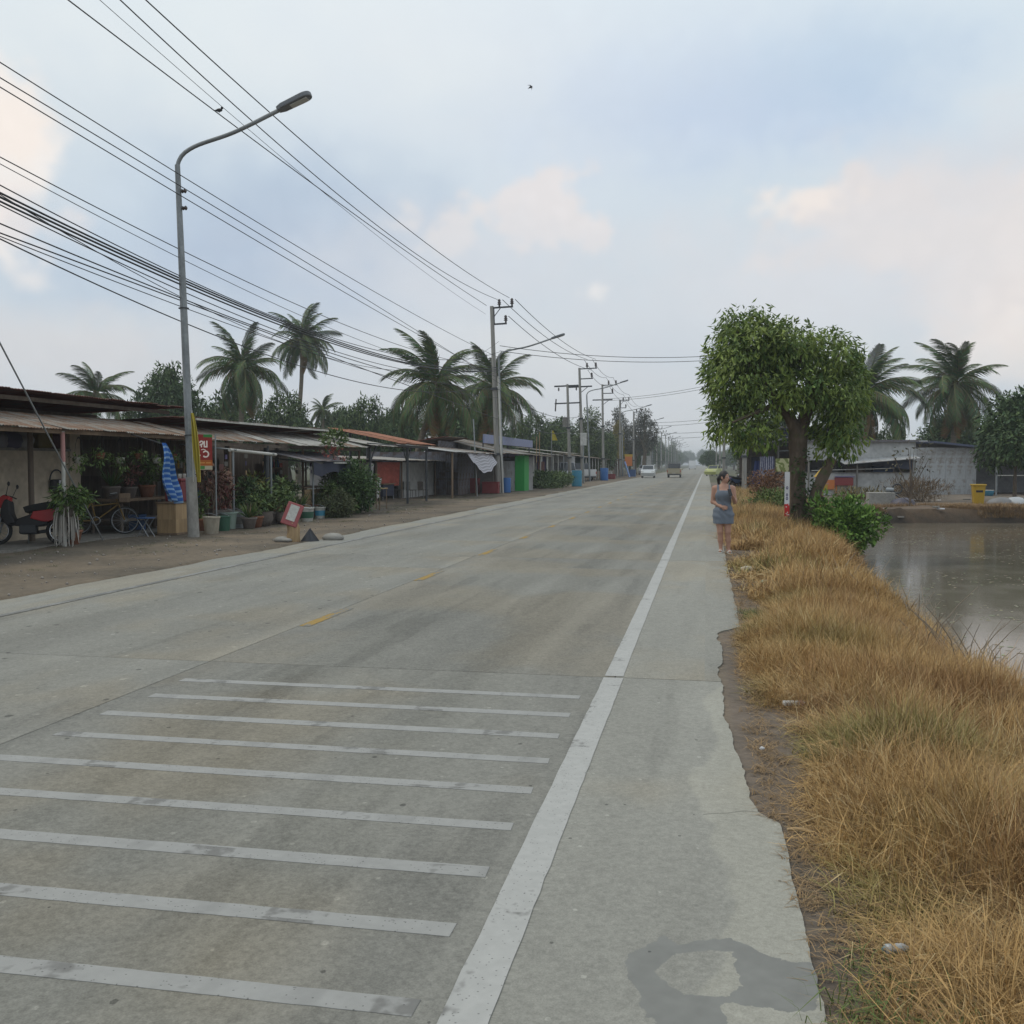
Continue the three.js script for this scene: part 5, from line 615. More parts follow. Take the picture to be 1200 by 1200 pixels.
{ // poster, laundry, tall banner on the tree
  const pt = tex(128, 128, (u, v) => { const n = fbm(u * 5, v * 5, 3), k = Math.abs(Math.sin((u + v * 0.6 + n * 0.4) * 7)); return k > 0.75 ? [0.25, 0.3, 0.08] : [0.62, 0.62, 0.34]; }); const p = onZ(917, 545, -66.9); solo('poster', 'pale yellow printed poster hung above the white panel', 'poster', boxG(0.85, 0.85, 0.02), mat(1, 1, 1, 0.8, { map: pt }), p);
  const dr = cloth(1, 1, 10, 8, (u, v) => [(u - 0.5) * 0.7 * (0.7 + 0.5 * v), -v * 1.5, 0.06 * Math.sin(u * 14)]); solo('laundry', 'dark navy dress hanging by the blue shop', 'laundry', dr, M.clothBlue, onZ(889, 540, -67), 'washing by the blue shop');
  const wt = mat(1, 1, 1, 0.9, { side: 2, map: tex(64, 64, (u, v) => { const k = Math.sin(u * 44 + 2 * fbm(u * 6, v * 9, 3)) + 1.6 * (fbm(u * 12, v * 12, 3) - 0.5); return k > 0.05 ? [0.42, 0.42, 0.5] : [0.06, 0.07, 0.14]; }) }); solo('laundry', 'white and blue patterned shirt hanging by the blue shop', 'laundry', cloth(1, 1, 10, 8, (u, v) => [(u - 0.5) * 0.9, -v * 1.25, 0.07 * Math.sin(u * 18)]), wt, onZ(899, 535, -66.8), 'washing by the blue shop');
  const T = thing('tall_banner', 'tall narrow white banner with red foot tied to the trunk', 'banner', V(0, 0, 0)); const a = onZ(925, 553, -26.8), b = onZ(922, 605, -26.8); T.position.set(b.x, landY(b.x, -26.8), -26.8);
  const bt = tex(64, 256, (u, v) => { const y = 1 - v; if (y > 0.72) { const e = h2(Math.floor(u * 4), Math.floor(v * 40)) > 0.8; return e ? [0.6, 0.55, 0.5] : [0.55, 0.03, 0.03]; } for (const c of [0.36, 0.52, 0.6]) { if (Math.hypot((u - 0.5) / 0.22, (y - c) / 0.035) < 1 && Math.hypot((u - 0.5) / 0.1, (y - c) / 0.015) > 1) return [0.03, 0.03, 0.12]; } return [0.66, 0.66, 0.66]; }, false);
  const h = a.y - b.y; const cl = cloth(1, 1, 4, 12, (u, v) => [(u - 0.5) * 0.125, (1 - v) * h, 0.02 * Math.sin(v * 9)]); const m = mesh(T, 'banner_cloth', cl, mat(1, 1, 1, 0.85, { side: 2, map: bt })); m.position.y = b.y - T.position.y; mesh(T, 'stick', barG(V(0.075, -0.1, -0.02), V(0.085, a.y - T.position.y + 0.03, -0.02), 0.014), M.wood);
}
{
  const T = thing('white_shed', 'long white shed with dark open strip under its grey awning', 'shed', [9.3, 0, -66.5]); const z0 = -65, z1 = -67.2; // wall runs slightly away to the right
  const seg = (name, m, x0, x1, y0, y1, dz = 0, th = 0.12) => { const za = lerp(z0, z1, (x0 - 5.8) / 7) + dz, zb = lerp(z0, z1, (x1 - 5.8) / 7) + dz, g = boxG(Math.hypot(x1 - x0, zb - za), y1 - y0, th), q = mesh(T, name, g, m); q.rotation.y = Math.atan2(-(zb - za), x1 - x0); q.position.set((x0 + x1) / 2, (y0 + y1) / 2, (za + zb) / 2).sub(T.position); return q; };
  seg('lower_wall', M.whiteWall, 5.8, 12.9, -0.3, 1.15); seg('upper_wall', M.whiteWall, 5.8, 12.9, 1.95, 3.1); seg('back_wall', M.whiteWall, 5.8, 12.9, -0.3, 3.1, -4.4); for (const x of [5.8, 12.8]) { const za = lerp(z0, z1, (x - 5.8) / 7); bx(T, 'end_wall', M.whiteWall, x, x + 0.1, -0.3, 3.08, za - 0.08, za - 4.3); } for (const x of [7.6, 9.4, 11.2]) { const za = lerp(z0, z1, (x - 5.8) / 7); crateBox('storage_box', ['grey storage box stacked inside the white shed', 'brown storage box inside the white shed', 'blue storage box inside the white shed'][x < 8 ? 0 : x < 10 ? 1 : 2], [M.concreteDark, M.wood, M.blueDull][x < 8 ? 0 : x < 10 ? 1 : 2], 1.2, 1.7, 1.0, V(x, -0.2, za - 2.2)); } seg('sill', M.concreteDark, 5.8, 12.9, 1.15, 1.2, 0.05, 0.2); seg('roof_edge', M.tinDark, 5.6, 13.0, 3.1, 3.22, 0.1, 0.5); seg('roof', M.tin, 5.6, 13.0, 3.12, 3.2, -2.4, 4.6);
  for (const x of [6.2, 9.2, 12.6]) { const za = lerp(z0, z1, (x - 5.8) / 7) + 0.5; bar(T, 'post', M.concreteDark, V(x, -0.2, za), V(x, 2.15, za), 0.06); }
  const aw = seg('awning', M.tin, 8.2, 12.9, 1.98, 2.02, 0.5, 1.0); aw.rotation.x = 0.25; const t2 = cloth(1, 1, 14, 5, (u, v) => [u * 2.4, -v * (0.35 + 0.3 * u), 0.05 * Math.sin(u * 12)]); const q = mesh(T, 'torn_sheet', t2, M.clothDark); q.position.set(10.2, 2.0, lerp(z0, z1, 0.7) + 0.15).sub(T.position);
  bar(T, 'rail', M.plasticWhite, V(6.4, 1.3, -65.0), V(11.6, 1.45, -66.6), 0.03);
}
{
  const T = thing('tin_shed', 'pale grey corrugated tin shed with dark blue roof edge', 'shed', [15, 0, -69.5]); sheetWall(T, 'wall_sheet', M.tin, [12.98, -67.4], [17.0, -69.2], -0.3, 2.75); sheetWall(T, 'wall_sheet', M.tin, [17.0, -69.2], [17.0, -74], -0.3, 2.5);
  const d = new THREE.BoxGeometry(4.8, 0.12, 6), m = mesh(T, 'roof', d, mat(0.07, 0.085, 0.14, 0.6)); m.position.set(15.1, 2.88, -71).sub(T.position); m.rotation.set(0, -0.42 * -1 * -1 + 0.0, -0.09); m.rotation.y = -0.0 + 0.42; 
  const C = thing('carport', 'dark open carport beside the tin shed', 'carport', [21, 0, -70]); bx(C, 'roof', M.roofGrey, 17.4, 27, 2.5, 2.6, -66.5, -74); bx(C, 'back_wall', M.greyWall, 17.4, 27, -0.3, 2.5, -74, -74.1); for (const x of [17.6, 21, 26.8]) bar(C, 'post', M.galv, V(x, -0.3, -66.8), V(x, 2.5, -66.8), 0.06); bar(C, 'rail', M.plasticWhite, V(17.6, 1.0, -66.9), V(26.8, 1.0, -66.9), 0.03);
}
function gpb(u, v) { const p = onY(u, v, -0.22); p.y = landY(p.x, p.z); return p; }
{ // small things on the far bank
  const bp = gpb(1146, 593); bp.y = landY(bp.x, bp.z); const T = thing('waste_bin', 'yellow wheeled waste bin with dark printed lid on the far bank', 'bin', bp); const g = new THREE.CylinderGeometry(0.36, 0.28, 0.85, 4, 1); g.rotateY(Math.PI / 4); g.translate(0, 0.5, 0); mesh(T, 'bin_body', g, M.yellow); mesh(T, 'lid', boxG(0.58, 0.07, 0.6, 0.02).translate(0, 0.96, 0), M.yellow); mesh(T, 'print_panel', boxG(0.3, 0.16, 0.01).translate(0, 0.7, 0.236), M.black); for (const x of [-0.18, 0.18]) mesh(T, 'wheel', new THREE.CylinderGeometry(0.09, 0.09, 0.05, 14).rotateZ(Math.PI / 2).translate(x, 0.07, -0.22), M.rubber);
  const c = gpb(1158, 581), B = thing('blue_basin', 'blue and white plastic basin behind the yellow bin', 'basin', c); mesh(B, 'basin', latheG([[0, 0.02], [0.25, 0.02], [0.32, 0.34], [0.34, 0.34], [0.27, 0], [0, 0]], 20), M.cyan); mesh(B, 'rim', new THREE.TorusGeometry(0.33, 0.02, 6, 24).rotateX(Math.PI / 2).translate(0, 0.34, 0), M.plasticWhite);
  const w = gpb(1037, 591), W = thing('water_pump', 'grey concrete block with rusty pump and pipe on the bank', 'pump', w); mesh(W, 'block', boxG(1.2, 0.7, 0.9, 0.04).translate(-0.2, 0.25, 0), M.concrete); mesh(W, 'motor', new THREE.CylinderGeometry(0.11, 0.11, 0.36, 14).rotateZ(Math.PI / 2).translate(0.2, 0.72, 0), M.steel); mesh(W, 'pipe', barG(V(-0.1, 0.6, 0), V(-0.1, 1.1, 0), 0.035), M.concrete); mesh(W, 'pipe', barG(V(-0.1, 0.9, 0), V(0.7, 0.3, 0.2), 0.03), M.steelDark); mesh(W, 'flywheel', new THREE.TorusGeometry(0.22, 0.04, 8, 18).translate(0.55, 0.78, 0), M.steelDark);
  const rc = gpb(985, 580), C2 = thing('red_cart', 'red and orange wooden cart standing before the white shed', 'cart', rc); mesh(C2, 'tray', boxG(1.1, 0.5, 0.8, 0.02).translate(0.15, 0.85, 0), M.redDull); mesh(C2, 'front_board', boxG(0.5, 0.6, 0.75, 0.02).translate(-0.65, 0.65, 0), M.orange); mesh(C2, 'side_panel', boxG(0.25, 0.5, 0.7, 0.02).translate(-0.95, 0.55, 0.06), M.yellow); for (const x of [-0.3, 0.6]) for (const z of [-0.3, 0.3]) mesh(C2, 'leg', barG(V(x, -0.1, z), V(x, 0.6, z), 0.04), M.orange); mesh(C2, 'canopy_board', boxG(1.15, 0.05, 0.9).translate(0.2, 1.15, 0), M.purple);
  const rs = gpb(962, 583), S3 = thing('spirit_house', 'small orange spirit house half hidden by the trunk', 'shrine', rs); mesh(S3, 'pillar', boxG(0.25, 0.9, 0.25).translate(0, 0.35, 0), M.redDull); mesh(S3, 'house', boxG(0.6, 0.4, 0.5).translate(0, 1.0, 0), M.orange); const rf = new THREE.ConeGeometry(0.55, 0.5, 4); rf.rotateY(Math.PI / 4); rf.translate(0, 1.45, 0); mesh(S3, 'roof', rf, M.yellow); mesh(S3, 'platform', boxG(0.8, 0.06, 0.7).translate(0, 0.8, 0), M.pink);
  const jk = gpb(1090, 578), J = thing('rusty_tiller', 'rusty red tiller machine parked in the dry brush', 'machine', jk); mesh(J, 'engine', boxG(0.7, 0.45, 0.5, 0.05).translate(0, 0.6, 0), M.redDull); mesh(J, 'handle', barG(V(-0.3, 0.7, 0.2), V(-1.5, 1.25, 0.3), 0.035), M.redDull); mesh(J, 'handle', barG(V(-0.3, 0.7, -0.2), V(-1.5, 1.25, -0.3), 0.035), M.redDull); for (const z of [-0.4, 0.4]) mesh(J, 'wheel', new THREE.TorusGeometry(0.3, 0.07, 8, 18).translate(0.1, 0.3, z), M.rubber);
  const dj = gpb(1114, 576), D = thing('water_jar', 'dark round water jar against the tin shed wall', 'jar', dj); mesh(D, 'jar_body', latheG([[0, 0], [0.4, 0], [0.62, 0.5], [0.6, 0.85], [0.42, 1.1], [0.46, 1.18], [0.38, 1.16], [0, 1.1]], 20), M.clayGrey); mesh(D, 'lid', new THREE.CylinderGeometry(0.42, 0.45, 0.08, 18).translate(0, 1.2, 0), M.tinDark);
  const bg = gpb(1058, 592), K = new THREE.SphereGeometry(0.45, 16, 10); { const q = K.attributes.position; for (let k = 0; k < q.count; k++) { const s = 1 + 0.6 * (fbm3(q.getX(k) * 4, q.getY(k) * 4, q.getZ(k) * 4, 3) - 0.5); q.setXYZ(k, q.getX(k) * s * 1.3, Math.max(-0.05, q.getY(k) * s * 0.8), q.getZ(k) * s); } K.computeVertexNormals(); } solo('rubbish_sack', 'dark crumpled rubbish sack on the far bank beside pump', 'sack', K, mat(0.07, 0.065, 0.09, 0.5), bg);
  solo('rubbish_sack', 'pale crumpled rubbish sack near the leaning tree', 'sack', K, mat(0.45, 0.47, 0.48, 0.6), gpb(1188, 592)); solo('rubbish_sack', 'grey crumpled rubbish sack beside the pale one', 'sack', K, mat(0.2, 0.2, 0.2, 0.6), gpb(1172, 592));
}
// far bank scraps
{ const r = rng(91); for (let i = 0; i < 26; i++) { const u = 1000 + r() * 200, v = 585 + r() * 15, p = gpb(u, v); p.y = landY(p.x, p.z) + 0.01; if (p.y < -0.6) continue; solo('litter_scrap', 'scrap of pale litter lying on the far pond bank', 'litter', boxG(0.15 + r() * 0.25, 0.03 + 0.05 * r(), 0.12 + r() * 0.2, 0.012), r() < 0.6 ? M.cloth : M.concreteDark, p, 'litter on the far bank', r() * 6); } }

// ---------------------------------------------------------------- vehicles
const tyreG = new THREE.TorusGeometry(0.27, 0.075, 10, 24).rotateY(Math.PI / 2), rimG = latheG([[0, -0.06], [0.2, -0.06], [0.23, -0.08], [0.23, 0.08], [0.2, 0.06], [0, 0.06]], 20).rotateZ(Math.PI / 2);
function carWheel(T, x, z, r = 0.33) { const w = new THREE.Group(); w.name = 'wheel'; w.position.set(x, r, z); w.scale.setScalar(r / 0.345); T.add(w); mesh(w, 'tyre', tyreG, M.rubber); mesh(w, 'rim', rimG, M.steel); }
function prof(pts, w, bev) { const s = new THREE.Shape(); pts.forEach((p, i) => i ? s.lineTo(p[0], p[1]) : s.moveTo(p[0], p[1])); s.closePath(); const g = new THREE.ExtrudeGeometry(s, { depth: w - 2 * bev, bevelEnabled: true, bevelSize: bev, bevelThickness: bev, bevelSegments: 3 }); g.translate(0, 0, -(w - 2 * bev) / 2); g.rotateY(-Math.PI / 2); return g; } // profile x -> +z (front)
function car(label, kind, paintM, p, turn, s = 1) {
  const T = thing(kind === 'van' ? 'parked_van' : kind === 'pickup' ? 'pickup_truck' : kind === 'bus' ? 'minibus' : 'car', label, kind === 'sedan' ? 'car' : kind, p, null, turn);
  if (kind === 'bus') { mesh(T, 'body', prof([[-3, 0.45], [3, 0.45], [3.1, 1.3], [2.9, 2.7], [-3, 2.75]], 2.1, 0.1), paintM); mesh(T, 'windscreen', boxG(1.8, 0.9, 0.06, 0.02).translate(0, 1.9, 3.02), M.glass); for (const x of [-1, 1]) { mesh(T, 'headlight', boxG(0.3, 0.2, 0.08, 0.03).translate(x * 0.75, 0.9, 3.1), M.plasticWhite); for (const z of [-2, 2]) carWheel(T, x * 0.9, z, 0.42); } return T; }
  const P = { sedan: [[[-2.1, 0.35], [2.1, 0.3], [2.2, 0.6], [1.9, 0.85], [0.95, 0.98], [-1.5, 1.0], [-2.15, 0.92]], [[-1.75, 0.98], [1.1, 0.96], [0.35, 1.42], [-0.9, 1.46]]], van: [[[-2.1, 0.4], [2.2, 0.35], [2.3, 0.75], [1.9, 1.0], [-2.15, 1.05]], [[-2.1, 1.02], [1.6, 1.0], [0.9, 1.75], [-2.0, 1.8]]], pickup: [[[-2.5, 0.5], [2.4, 0.45], [2.5, 0.8], [2.2, 1.05], [0.9, 1.12], [-2.55, 1.1]], [[-0.85, 1.08], [1.15, 1.08], [0.5, 1.68], [-0.6, 1.72]]] }[kind];
  mesh(T, 'body', prof(P[0], 1.72, 0.09), paintM); mesh(T, 'cabin_glass', prof(P[1], 1.5, 0.08), M.glass); const c = P[1], top = mesh(T, 'roof', boxG(1.36, 0.07, Math.abs(c[2][0] - c[3][0]) + 0.05, 0.03), paintM); top.position.set(0, (c[2][1] + c[3][1]) / 2 + 0.07, (c[2][0] + c[3][0]) / 2);
  const f = P[0][1][0] + 0.05, b = P[0][0][0] - 0.08;
  for (const x of [-1, 1]) { mesh(T, 'headlight', boxG(0.38, 0.17, 0.1, 0.04).translate(x * 0.62, 0.72, f), M.plasticWhite); mesh(T, 'tail_light', boxG(0.16, 0.3, 0.08, 0.03).translate(x * 0.76, 0.86, b), M.red); mesh(T, 'side_mirror', boxG(0.18, 0.13, 0.1, 0.04).translate(x * 0.98, 1.05, P[1][1][0] - 0.25), paintM); mesh(T, 'pillar', barG(V(x * 0.7, P[1][1][1], P[1][1][0]), V(x * 0.66, P[1][2][1] + 0.08, P[1][2][0]), 0.04), paintM); mesh(T, 'pillar', barG(V(x * 0.7, P[1][0][1], P[1][0][0]), V(x * 0.66, P[1][3][1] + 0.08, P[1][3][0]), 0.05), paintM); const wz = kind === 'pickup' ? 1.5 : 1.3; carWheel(T, x * 0.74, wz); carWheel(T, x * 0.74, -wz); }
  mesh(T, 'grille', boxG(0.7, 0.16, 0.06, 0.02).translate(0, 0.56, f + 0.06), M.black); mesh(T, 'number_plate', boxG(0.4, 0.14, 0.03).translate(0, 0.62, b - 0.03), M.plasticWhite); mesh(T, 'rear_bumper', boxG(1.6, 0.16, 0.14, 0.05).translate(0, 0.42, b + 0.02), M.steelDark);
  if (kind === 'pickup') { mesh(T, 'tailgate', boxG(1.5, 0.5, 0.06, 0.02).translate(0, 0.86, b - 0.02), paintM); mesh(T, 'load_bed', boxG(1.4, 0.04, 1.5).translate(0, 1.2, -1.7), M.black); }
  return T;
}
const silver = mat(0.58, 0.60, 0.60, 0.3, { metalness: 0.35 }), gold = mat(0.42, 0.37, 0.26, 0.35, { metalness: 0.4 }), lime = mat(0.40, 0.42, 0.14, 0.4), whiteP = mat(0.68, 0.68, 0.68, 0.3), greyP = mat(0.33, 0.34, 0.37, 0.35, { metalness: 0.3 });
car('silver sedan coming towards the stalls on the far lane', 'sedan', silver, V(-7.2, 0, -128), 0.02); car('gold pickup truck driving away along the road', 'pickup', gold, V(-4.0, 0, -130), Math.PI); car('white minibus tiny at the end of the road', 'bus', whiteP, V(-4.5, 0, -330), 0); car('lime green car parked on the shoulder behind woman', 'sedan', lime, V(1.15, 0, -150), -0.3);
car('grey van parked between the power poles', 'van', greyP, V(-13.3, 0, -96), 0.3); car('white pickup parked beside the power pole by stalls', 'pickup', whiteP, V(-12.9, 0, -103.5), Math.PI + 0.5); car('dark car parked far along the stalls', 'sedan', greyP, V(-10, 0, -165), 0.1); car('white car parked far along the stalls', 'sedan', whiteP, V(-10.2, 0, -182), 0.1);

function motorcycle(label, paintM, p, turn, lean = 0.14) { // front towards +x
  const T = thing('motorcycle', label, 'motorcycle', p, null, turn); T.rotation.order = 'YXZ'; T.rotation.x = lean;
  for (const x of [0.62, -0.6]) { const w = new THREE.Group(); w.name = 'wheel'; w.position.set(x, 0.29, 0); T.add(w); mesh(w, 'tyre', new THREE.TorusGeometry(0.245, 0.042, 10, 28), M.rubber); mesh(w, 'rim', new THREE.TorusGeometry(0.205, 0.02, 8, 28), M.chrome); const sp = []; for (let i = 0; i < 14; i++) { const a = i / 14 * 6.283; sp.push(barG(V(0, 0, 0), V(Math.cos(a) * 0.2, Math.sin(a) * 0.2, 0), 0.004, 0.004, 4)); } sp.push(new THREE.CylinderGeometry(0.05, 0.05, 0.1, 12).rotateX(Math.PI / 2)); mesh(w, 'spokes', mergeGeometries(sp), M.steel); }
  const ext = (pts, w, bev = 0.02) => { const s = new THREE.Shape(); s.moveTo(...pts[0]); s.splineThru(pts.slice(1).map(q => new THREE.Vector2(...q))); s.closePath(); const g = new THREE.ExtrudeGeometry(s, { depth: w - 2 * bev, bevelEnabled: true, bevelSize: bev, bevelThickness: bev, bevelSegments: 2, curveSegments: 24 }); g.translate(0, 0, -(w - 2 * bev) / 2); return g; };
  mesh(T, 'leg_shield', ext([[0.40, 0.42], [0.52, 0.62], [0.47, 0.88], [0.40, 0.90], [0.36, 0.66], [0.26, 0.46]], 0.34), M.black); mesh(T, 'front_cowl', ext([[0.42, 0.74], [0.58, 0.80], [0.60, 0.92], [0.50, 1.02], [0.40, 0.98]], 0.22), paintM); mesh(T, 'body', ext([[0.30, 0.42], [0.0, 0.40], [-0.3, 0.42], [-0.35, 0.55], [-0.1, 0.62], [0.22, 0.52]], 0.2), M.black); mesh(T, 'tail_panel', ext([[-0.05, 0.56], [-0.4, 0.50], [-0.82, 0.74], [-0.86, 0.82], [-0.5, 0.74], [-0.1, 0.68]], 0.24), paintM);
  mesh(T, 'seat', ext([[0.05, 0.70], [-0.3, 0.74], [-0.78, 0.82], [-0.8, 0.88], [-0.4, 0.86], [-0.05, 0.80], [0.08, 0.76]], 0.27, 0.03), M.rubber); mesh(T, 'front_fender', new THREE.TorusGeometry(0.30, 0.055, 8, 16, 1.9).rotateZ(0.5).translate(0.62, 0.30, 0), paintM); for (const z of [-0.09, 0.09]) mesh(T, 'fork', barG(V(0.62, 0.29, z), V(0.46, 0.85, z), 0.022), M.steel);
  mesh(T, 'handlebar', tubeG([V(0.38, 1.0, -0.32), V(0.44, 1.03, -0.15), V(0.46, 1.02, 0), V(0.44, 1.03, 0.15), V(0.38, 1.0, 0.32)], 0.016, 16, 6), M.black); mesh(T, 'headlight', new THREE.SphereGeometry(0.085, 14, 10).scale(0.6, 1, 1).translate(0.6, 0.9, 0), M.plasticWhite);
  for (const z of [-1, 1]) { const mr = mesh(T, 'mirror', barG(V(0.42, 1.02, 0.2 * z), V(0.36, 1.22, 0.27 * z), 0.007), M.black); mesh(mr, 'mirror_head', new THREE.SphereGeometry(0.06, 12, 8).scale(0.35, 0.8, 1.1).translate(0.35, 1.25, 0.28 * z), M.black); }
  mesh(T, 'engine', boxG(0.34, 0.2, 0.22, 0.04).translate(0.02, 0.32, 0), M.steelDark); mesh(T, 'exhaust', barG(V(-0.05, 0.26, 0.14), V(-0.72, 0.36, 0.16), 0.035, 0.05, 10), M.steelDark); mesh(T, 'side_stand', barG(V(0.05, 0.25, 0.1), V(0.1, -0.02, 0.26), 0.014), M.steel); mesh(T, 'rear_fender', new THREE.TorusGeometry(0.31, 0.05, 8, 14, 1.5).rotateZ(1.8).translate(-0.6, 0.3, 0), M.black); mesh(T, 'tail_light', boxG(0.05, 0.09, 0.14, 0.02).translate(-0.87, 0.8, 0), M.red); return T;
}
motorcycle('red and black motorcycle parked before the cream wall', M.red, V(-13.88, 0.02, -18.7), Math.PI + 0.35);
motorcycle('dark motorbike parked beyond the woman near the pole', M.blueDull, V(2.2, -0.04, -71), 0.7); motorcycle('silver motorbike parked behind the dark one', silver, V(2.0, -0.04, -76), 0.9);

// ---------------------------------------------------------------- things in front of the shops
function bucket(label, m, p, s = 1, band) { const T = thing('bucket', label, 'bucket', p, 'buckets before the shops'); mesh(T, 'pail', latheG([[0, 0.01], [0.15, 0.01], [0.155, 0], [0.19, 0.36], [0.205, 0.36], [0.205, 0.40], [0.185, 0.40], [0.18, 0.3], [0, 0.3]].map(q => [q[0] * s, q[1] * s]), 22), m); mesh(T, 'bail', new THREE.TorusGeometry(0.2 * s, 0.006, 5, 18, Math.PI).rotateX(0.9).translate(0, 0.36 * s, 0), M.steel); if (band) mesh(T, 'label_band', new THREE.CylinderGeometry(0.186 * s, 0.171 * s, 0.18 * s, 22, 1, true).translate(0, 0.19 * s, 0), band); return T; }
const POT = [latheG([[0, 0], [0.14, 0], [0.2, 0.26], [0.22, 0.26], [0.22, 0.31], [0.18, 0.31], [0.17, 0.26], [0, 0.25]], 18), latheG([[0, 0], [0.16, 0], [0.24, 0.16], [0.22, 0.3], [0.25, 0.33], [0.19, 0.33], [0, 0.27]], 18)];
function potted(label, pm, kind, p, s, seed, cA, cB) { const T = thing('potted_plant', label, 'potted plant', p, 'potted plants before the shops'); mesh(T, 'pot', POT[kind % 2], pm); mesh(T, 'soil', new THREE.CylinderGeometry(0.17, 0.17, 0.02, 16).translate(0, 0.275, 0), M.soil); const L = new Leaves(seed), r = L.r; if (kind < 2) L.cloud([[0, 0.62, 0, 0.24, 0.28, 0.24], [0.1, 0.8, 0, 0.15, 0.15, 0.15]], 46, 6, 0.12, 0.055, 0.1, cA, cB, 0.08); else for (let i = 0; i < 40; i++) { const a = r() * 6.28, d = V(Math.cos(a), 0.5 + 1.4 * r(), Math.sin(a)).normalize(); L.quad(V(0, 0.28, 0), d, d.clone().cross(V(0, 1, 0)).normalize(), 0.35 + 0.3 * r(), 0.05, [0, 1, 2].map(k => lerp(cA[k], cB[k], r()))); } mesh(T, 'leaves', L.geo(), M.leaf); const st = []; for (let i = 0; i < 5; i++) st.push(barG(V(0, 0.26, 0), V(Math.cos(i * 1.3) * 0.14, 0.7, Math.sin(i * 1.3) * 0.14), 0.009, 0.005, 5)); mesh(T, 'stem', mergeGeometries(st), M.bark); T.scale.setScalar(s); return T; }
bucket('large cream bucket beside the lamp post with a stick plant', mat(0.55, 0.5, 0.4, 0.7, { map: S(wearTex, 1, 1) }), gp(248, 625), 1.05); bucket('dark green bucket next to the cream bucket', M.greenDark, gp(262, 622), 0.95); bucket('grey green bucket with reeds behind dark green one', mat(0.2, 0.26, 0.22, 0.7), V(-12.35, 0, -24.6), 1.1); bucket('dull silver paint bucket with printed band', M.steel, gp(278, 618), 1.1, M.concreteDark);
bucket('white bucket with green label standing by the hedge', M.plasticWhite, gp(360, 611), 1.05, M.greenDark); bucket('white bucket with pale blue label by post', M.plasticWhite, gp(375, 607), 0.9, M.cyan);
{ const b = bucket('white bucket with red and black print raised on the plant rack', M.plasticWhite, gp(311, 608, 0.42), 1.1, M.redDull); const R = thing('plant_rack', 'low wooden rack carrying a white bucket and pots', 'rack', gp(309, 609)); mesh(R, 'shelf', boxG(0.6, 0.04, 1.9).translate(0, 0.4, 0), M.wood); for (const z of [-0.85, 0.85]) for (const x of [-0.25, 0.25]) mesh(R, 'leg', barG(V(x, -0.05, z), V(x, 0.4, z), 0.025), M.wood); }
const pots = [['terracotta pot with leafy green plant by rack', M.terracotta, 0, 300, 617, 1.0, DG, GB], ['brown pot with spiky plant under the rack', M.clayGrey, 2, 318, 614, 1.1, GA, GB], ['brown pot of red leaved plant by the lamp post', M.clayGrey, 1, 256, 619, 1.5, [0.10, 0.03, 0.025], [0.2, 0.07, 0.05]], ['grey pot with dark leafy plant behind buckets', M.clayGrey, 0, 287, 613, 1.4, DG, DB], ['terracotta pot with tall dark plant near awning post', M.terracotta, 1, 328, 611, 1.35, DG, GB], ['clay pot with yellow green leaves on the rack end', M.clayGrey, 0, 296, 610, 1.5, [0.08, 0.10, 0.02], [0.25, 0.22, 0.06]], ['clay pot with drooping plant beside wooden crates', M.clayGrey, 0, 340, 607, 1.2, DG, DB], ['small pot with spiky plant beside white buckets', M.terracotta, 2, 368, 604, 1.2, GA, GB]];
pots.forEach(([l, m, k, u, v, s, a, b], i) => potted(l, m, k, gp(u, v), s, 400 + i, a, b));
{ const T = thing('stick_plant', 'red leaved stick plant hung with a white bottle by the lamp post', 'plant', gp(246, 621)); const g = []; const r = rng(71); for (let i = 0; i < 7; i++) g.push(limbG([V(0, 0, 0), V((r() - 0.5) * 0.3, 0.7, (r() - 0.5) * 0.3), V((r() - 0.5) * 0.8, 1.3 + 0.4 * r(), (r() - 0.5) * 0.8)], [0.02, 0.015, 0.008], 5, 3)); mesh(T, 'stem', mergeGeometries(g), M.bark); mesh(T, 'leaves', new Leaves(72).cloud([[0, 1.35, 0, 0.5, 0.35, 0.5]], 60, 4, 0.15, 0.06, 0.3, [0.09, 0.04, 0.03], [0.16, 0.09, 0.05], 0.12).geo(), M.leaf); mesh(T, 'hung_bottle', latheG([[0, 0], [0.06, 0.01], [0.07, 0.16], [0.03, 0.22], [0.03, 0.26], [0, 0.26]], 14).translate(-0.08, 0.62, 0.12), M.plasticWhite); }
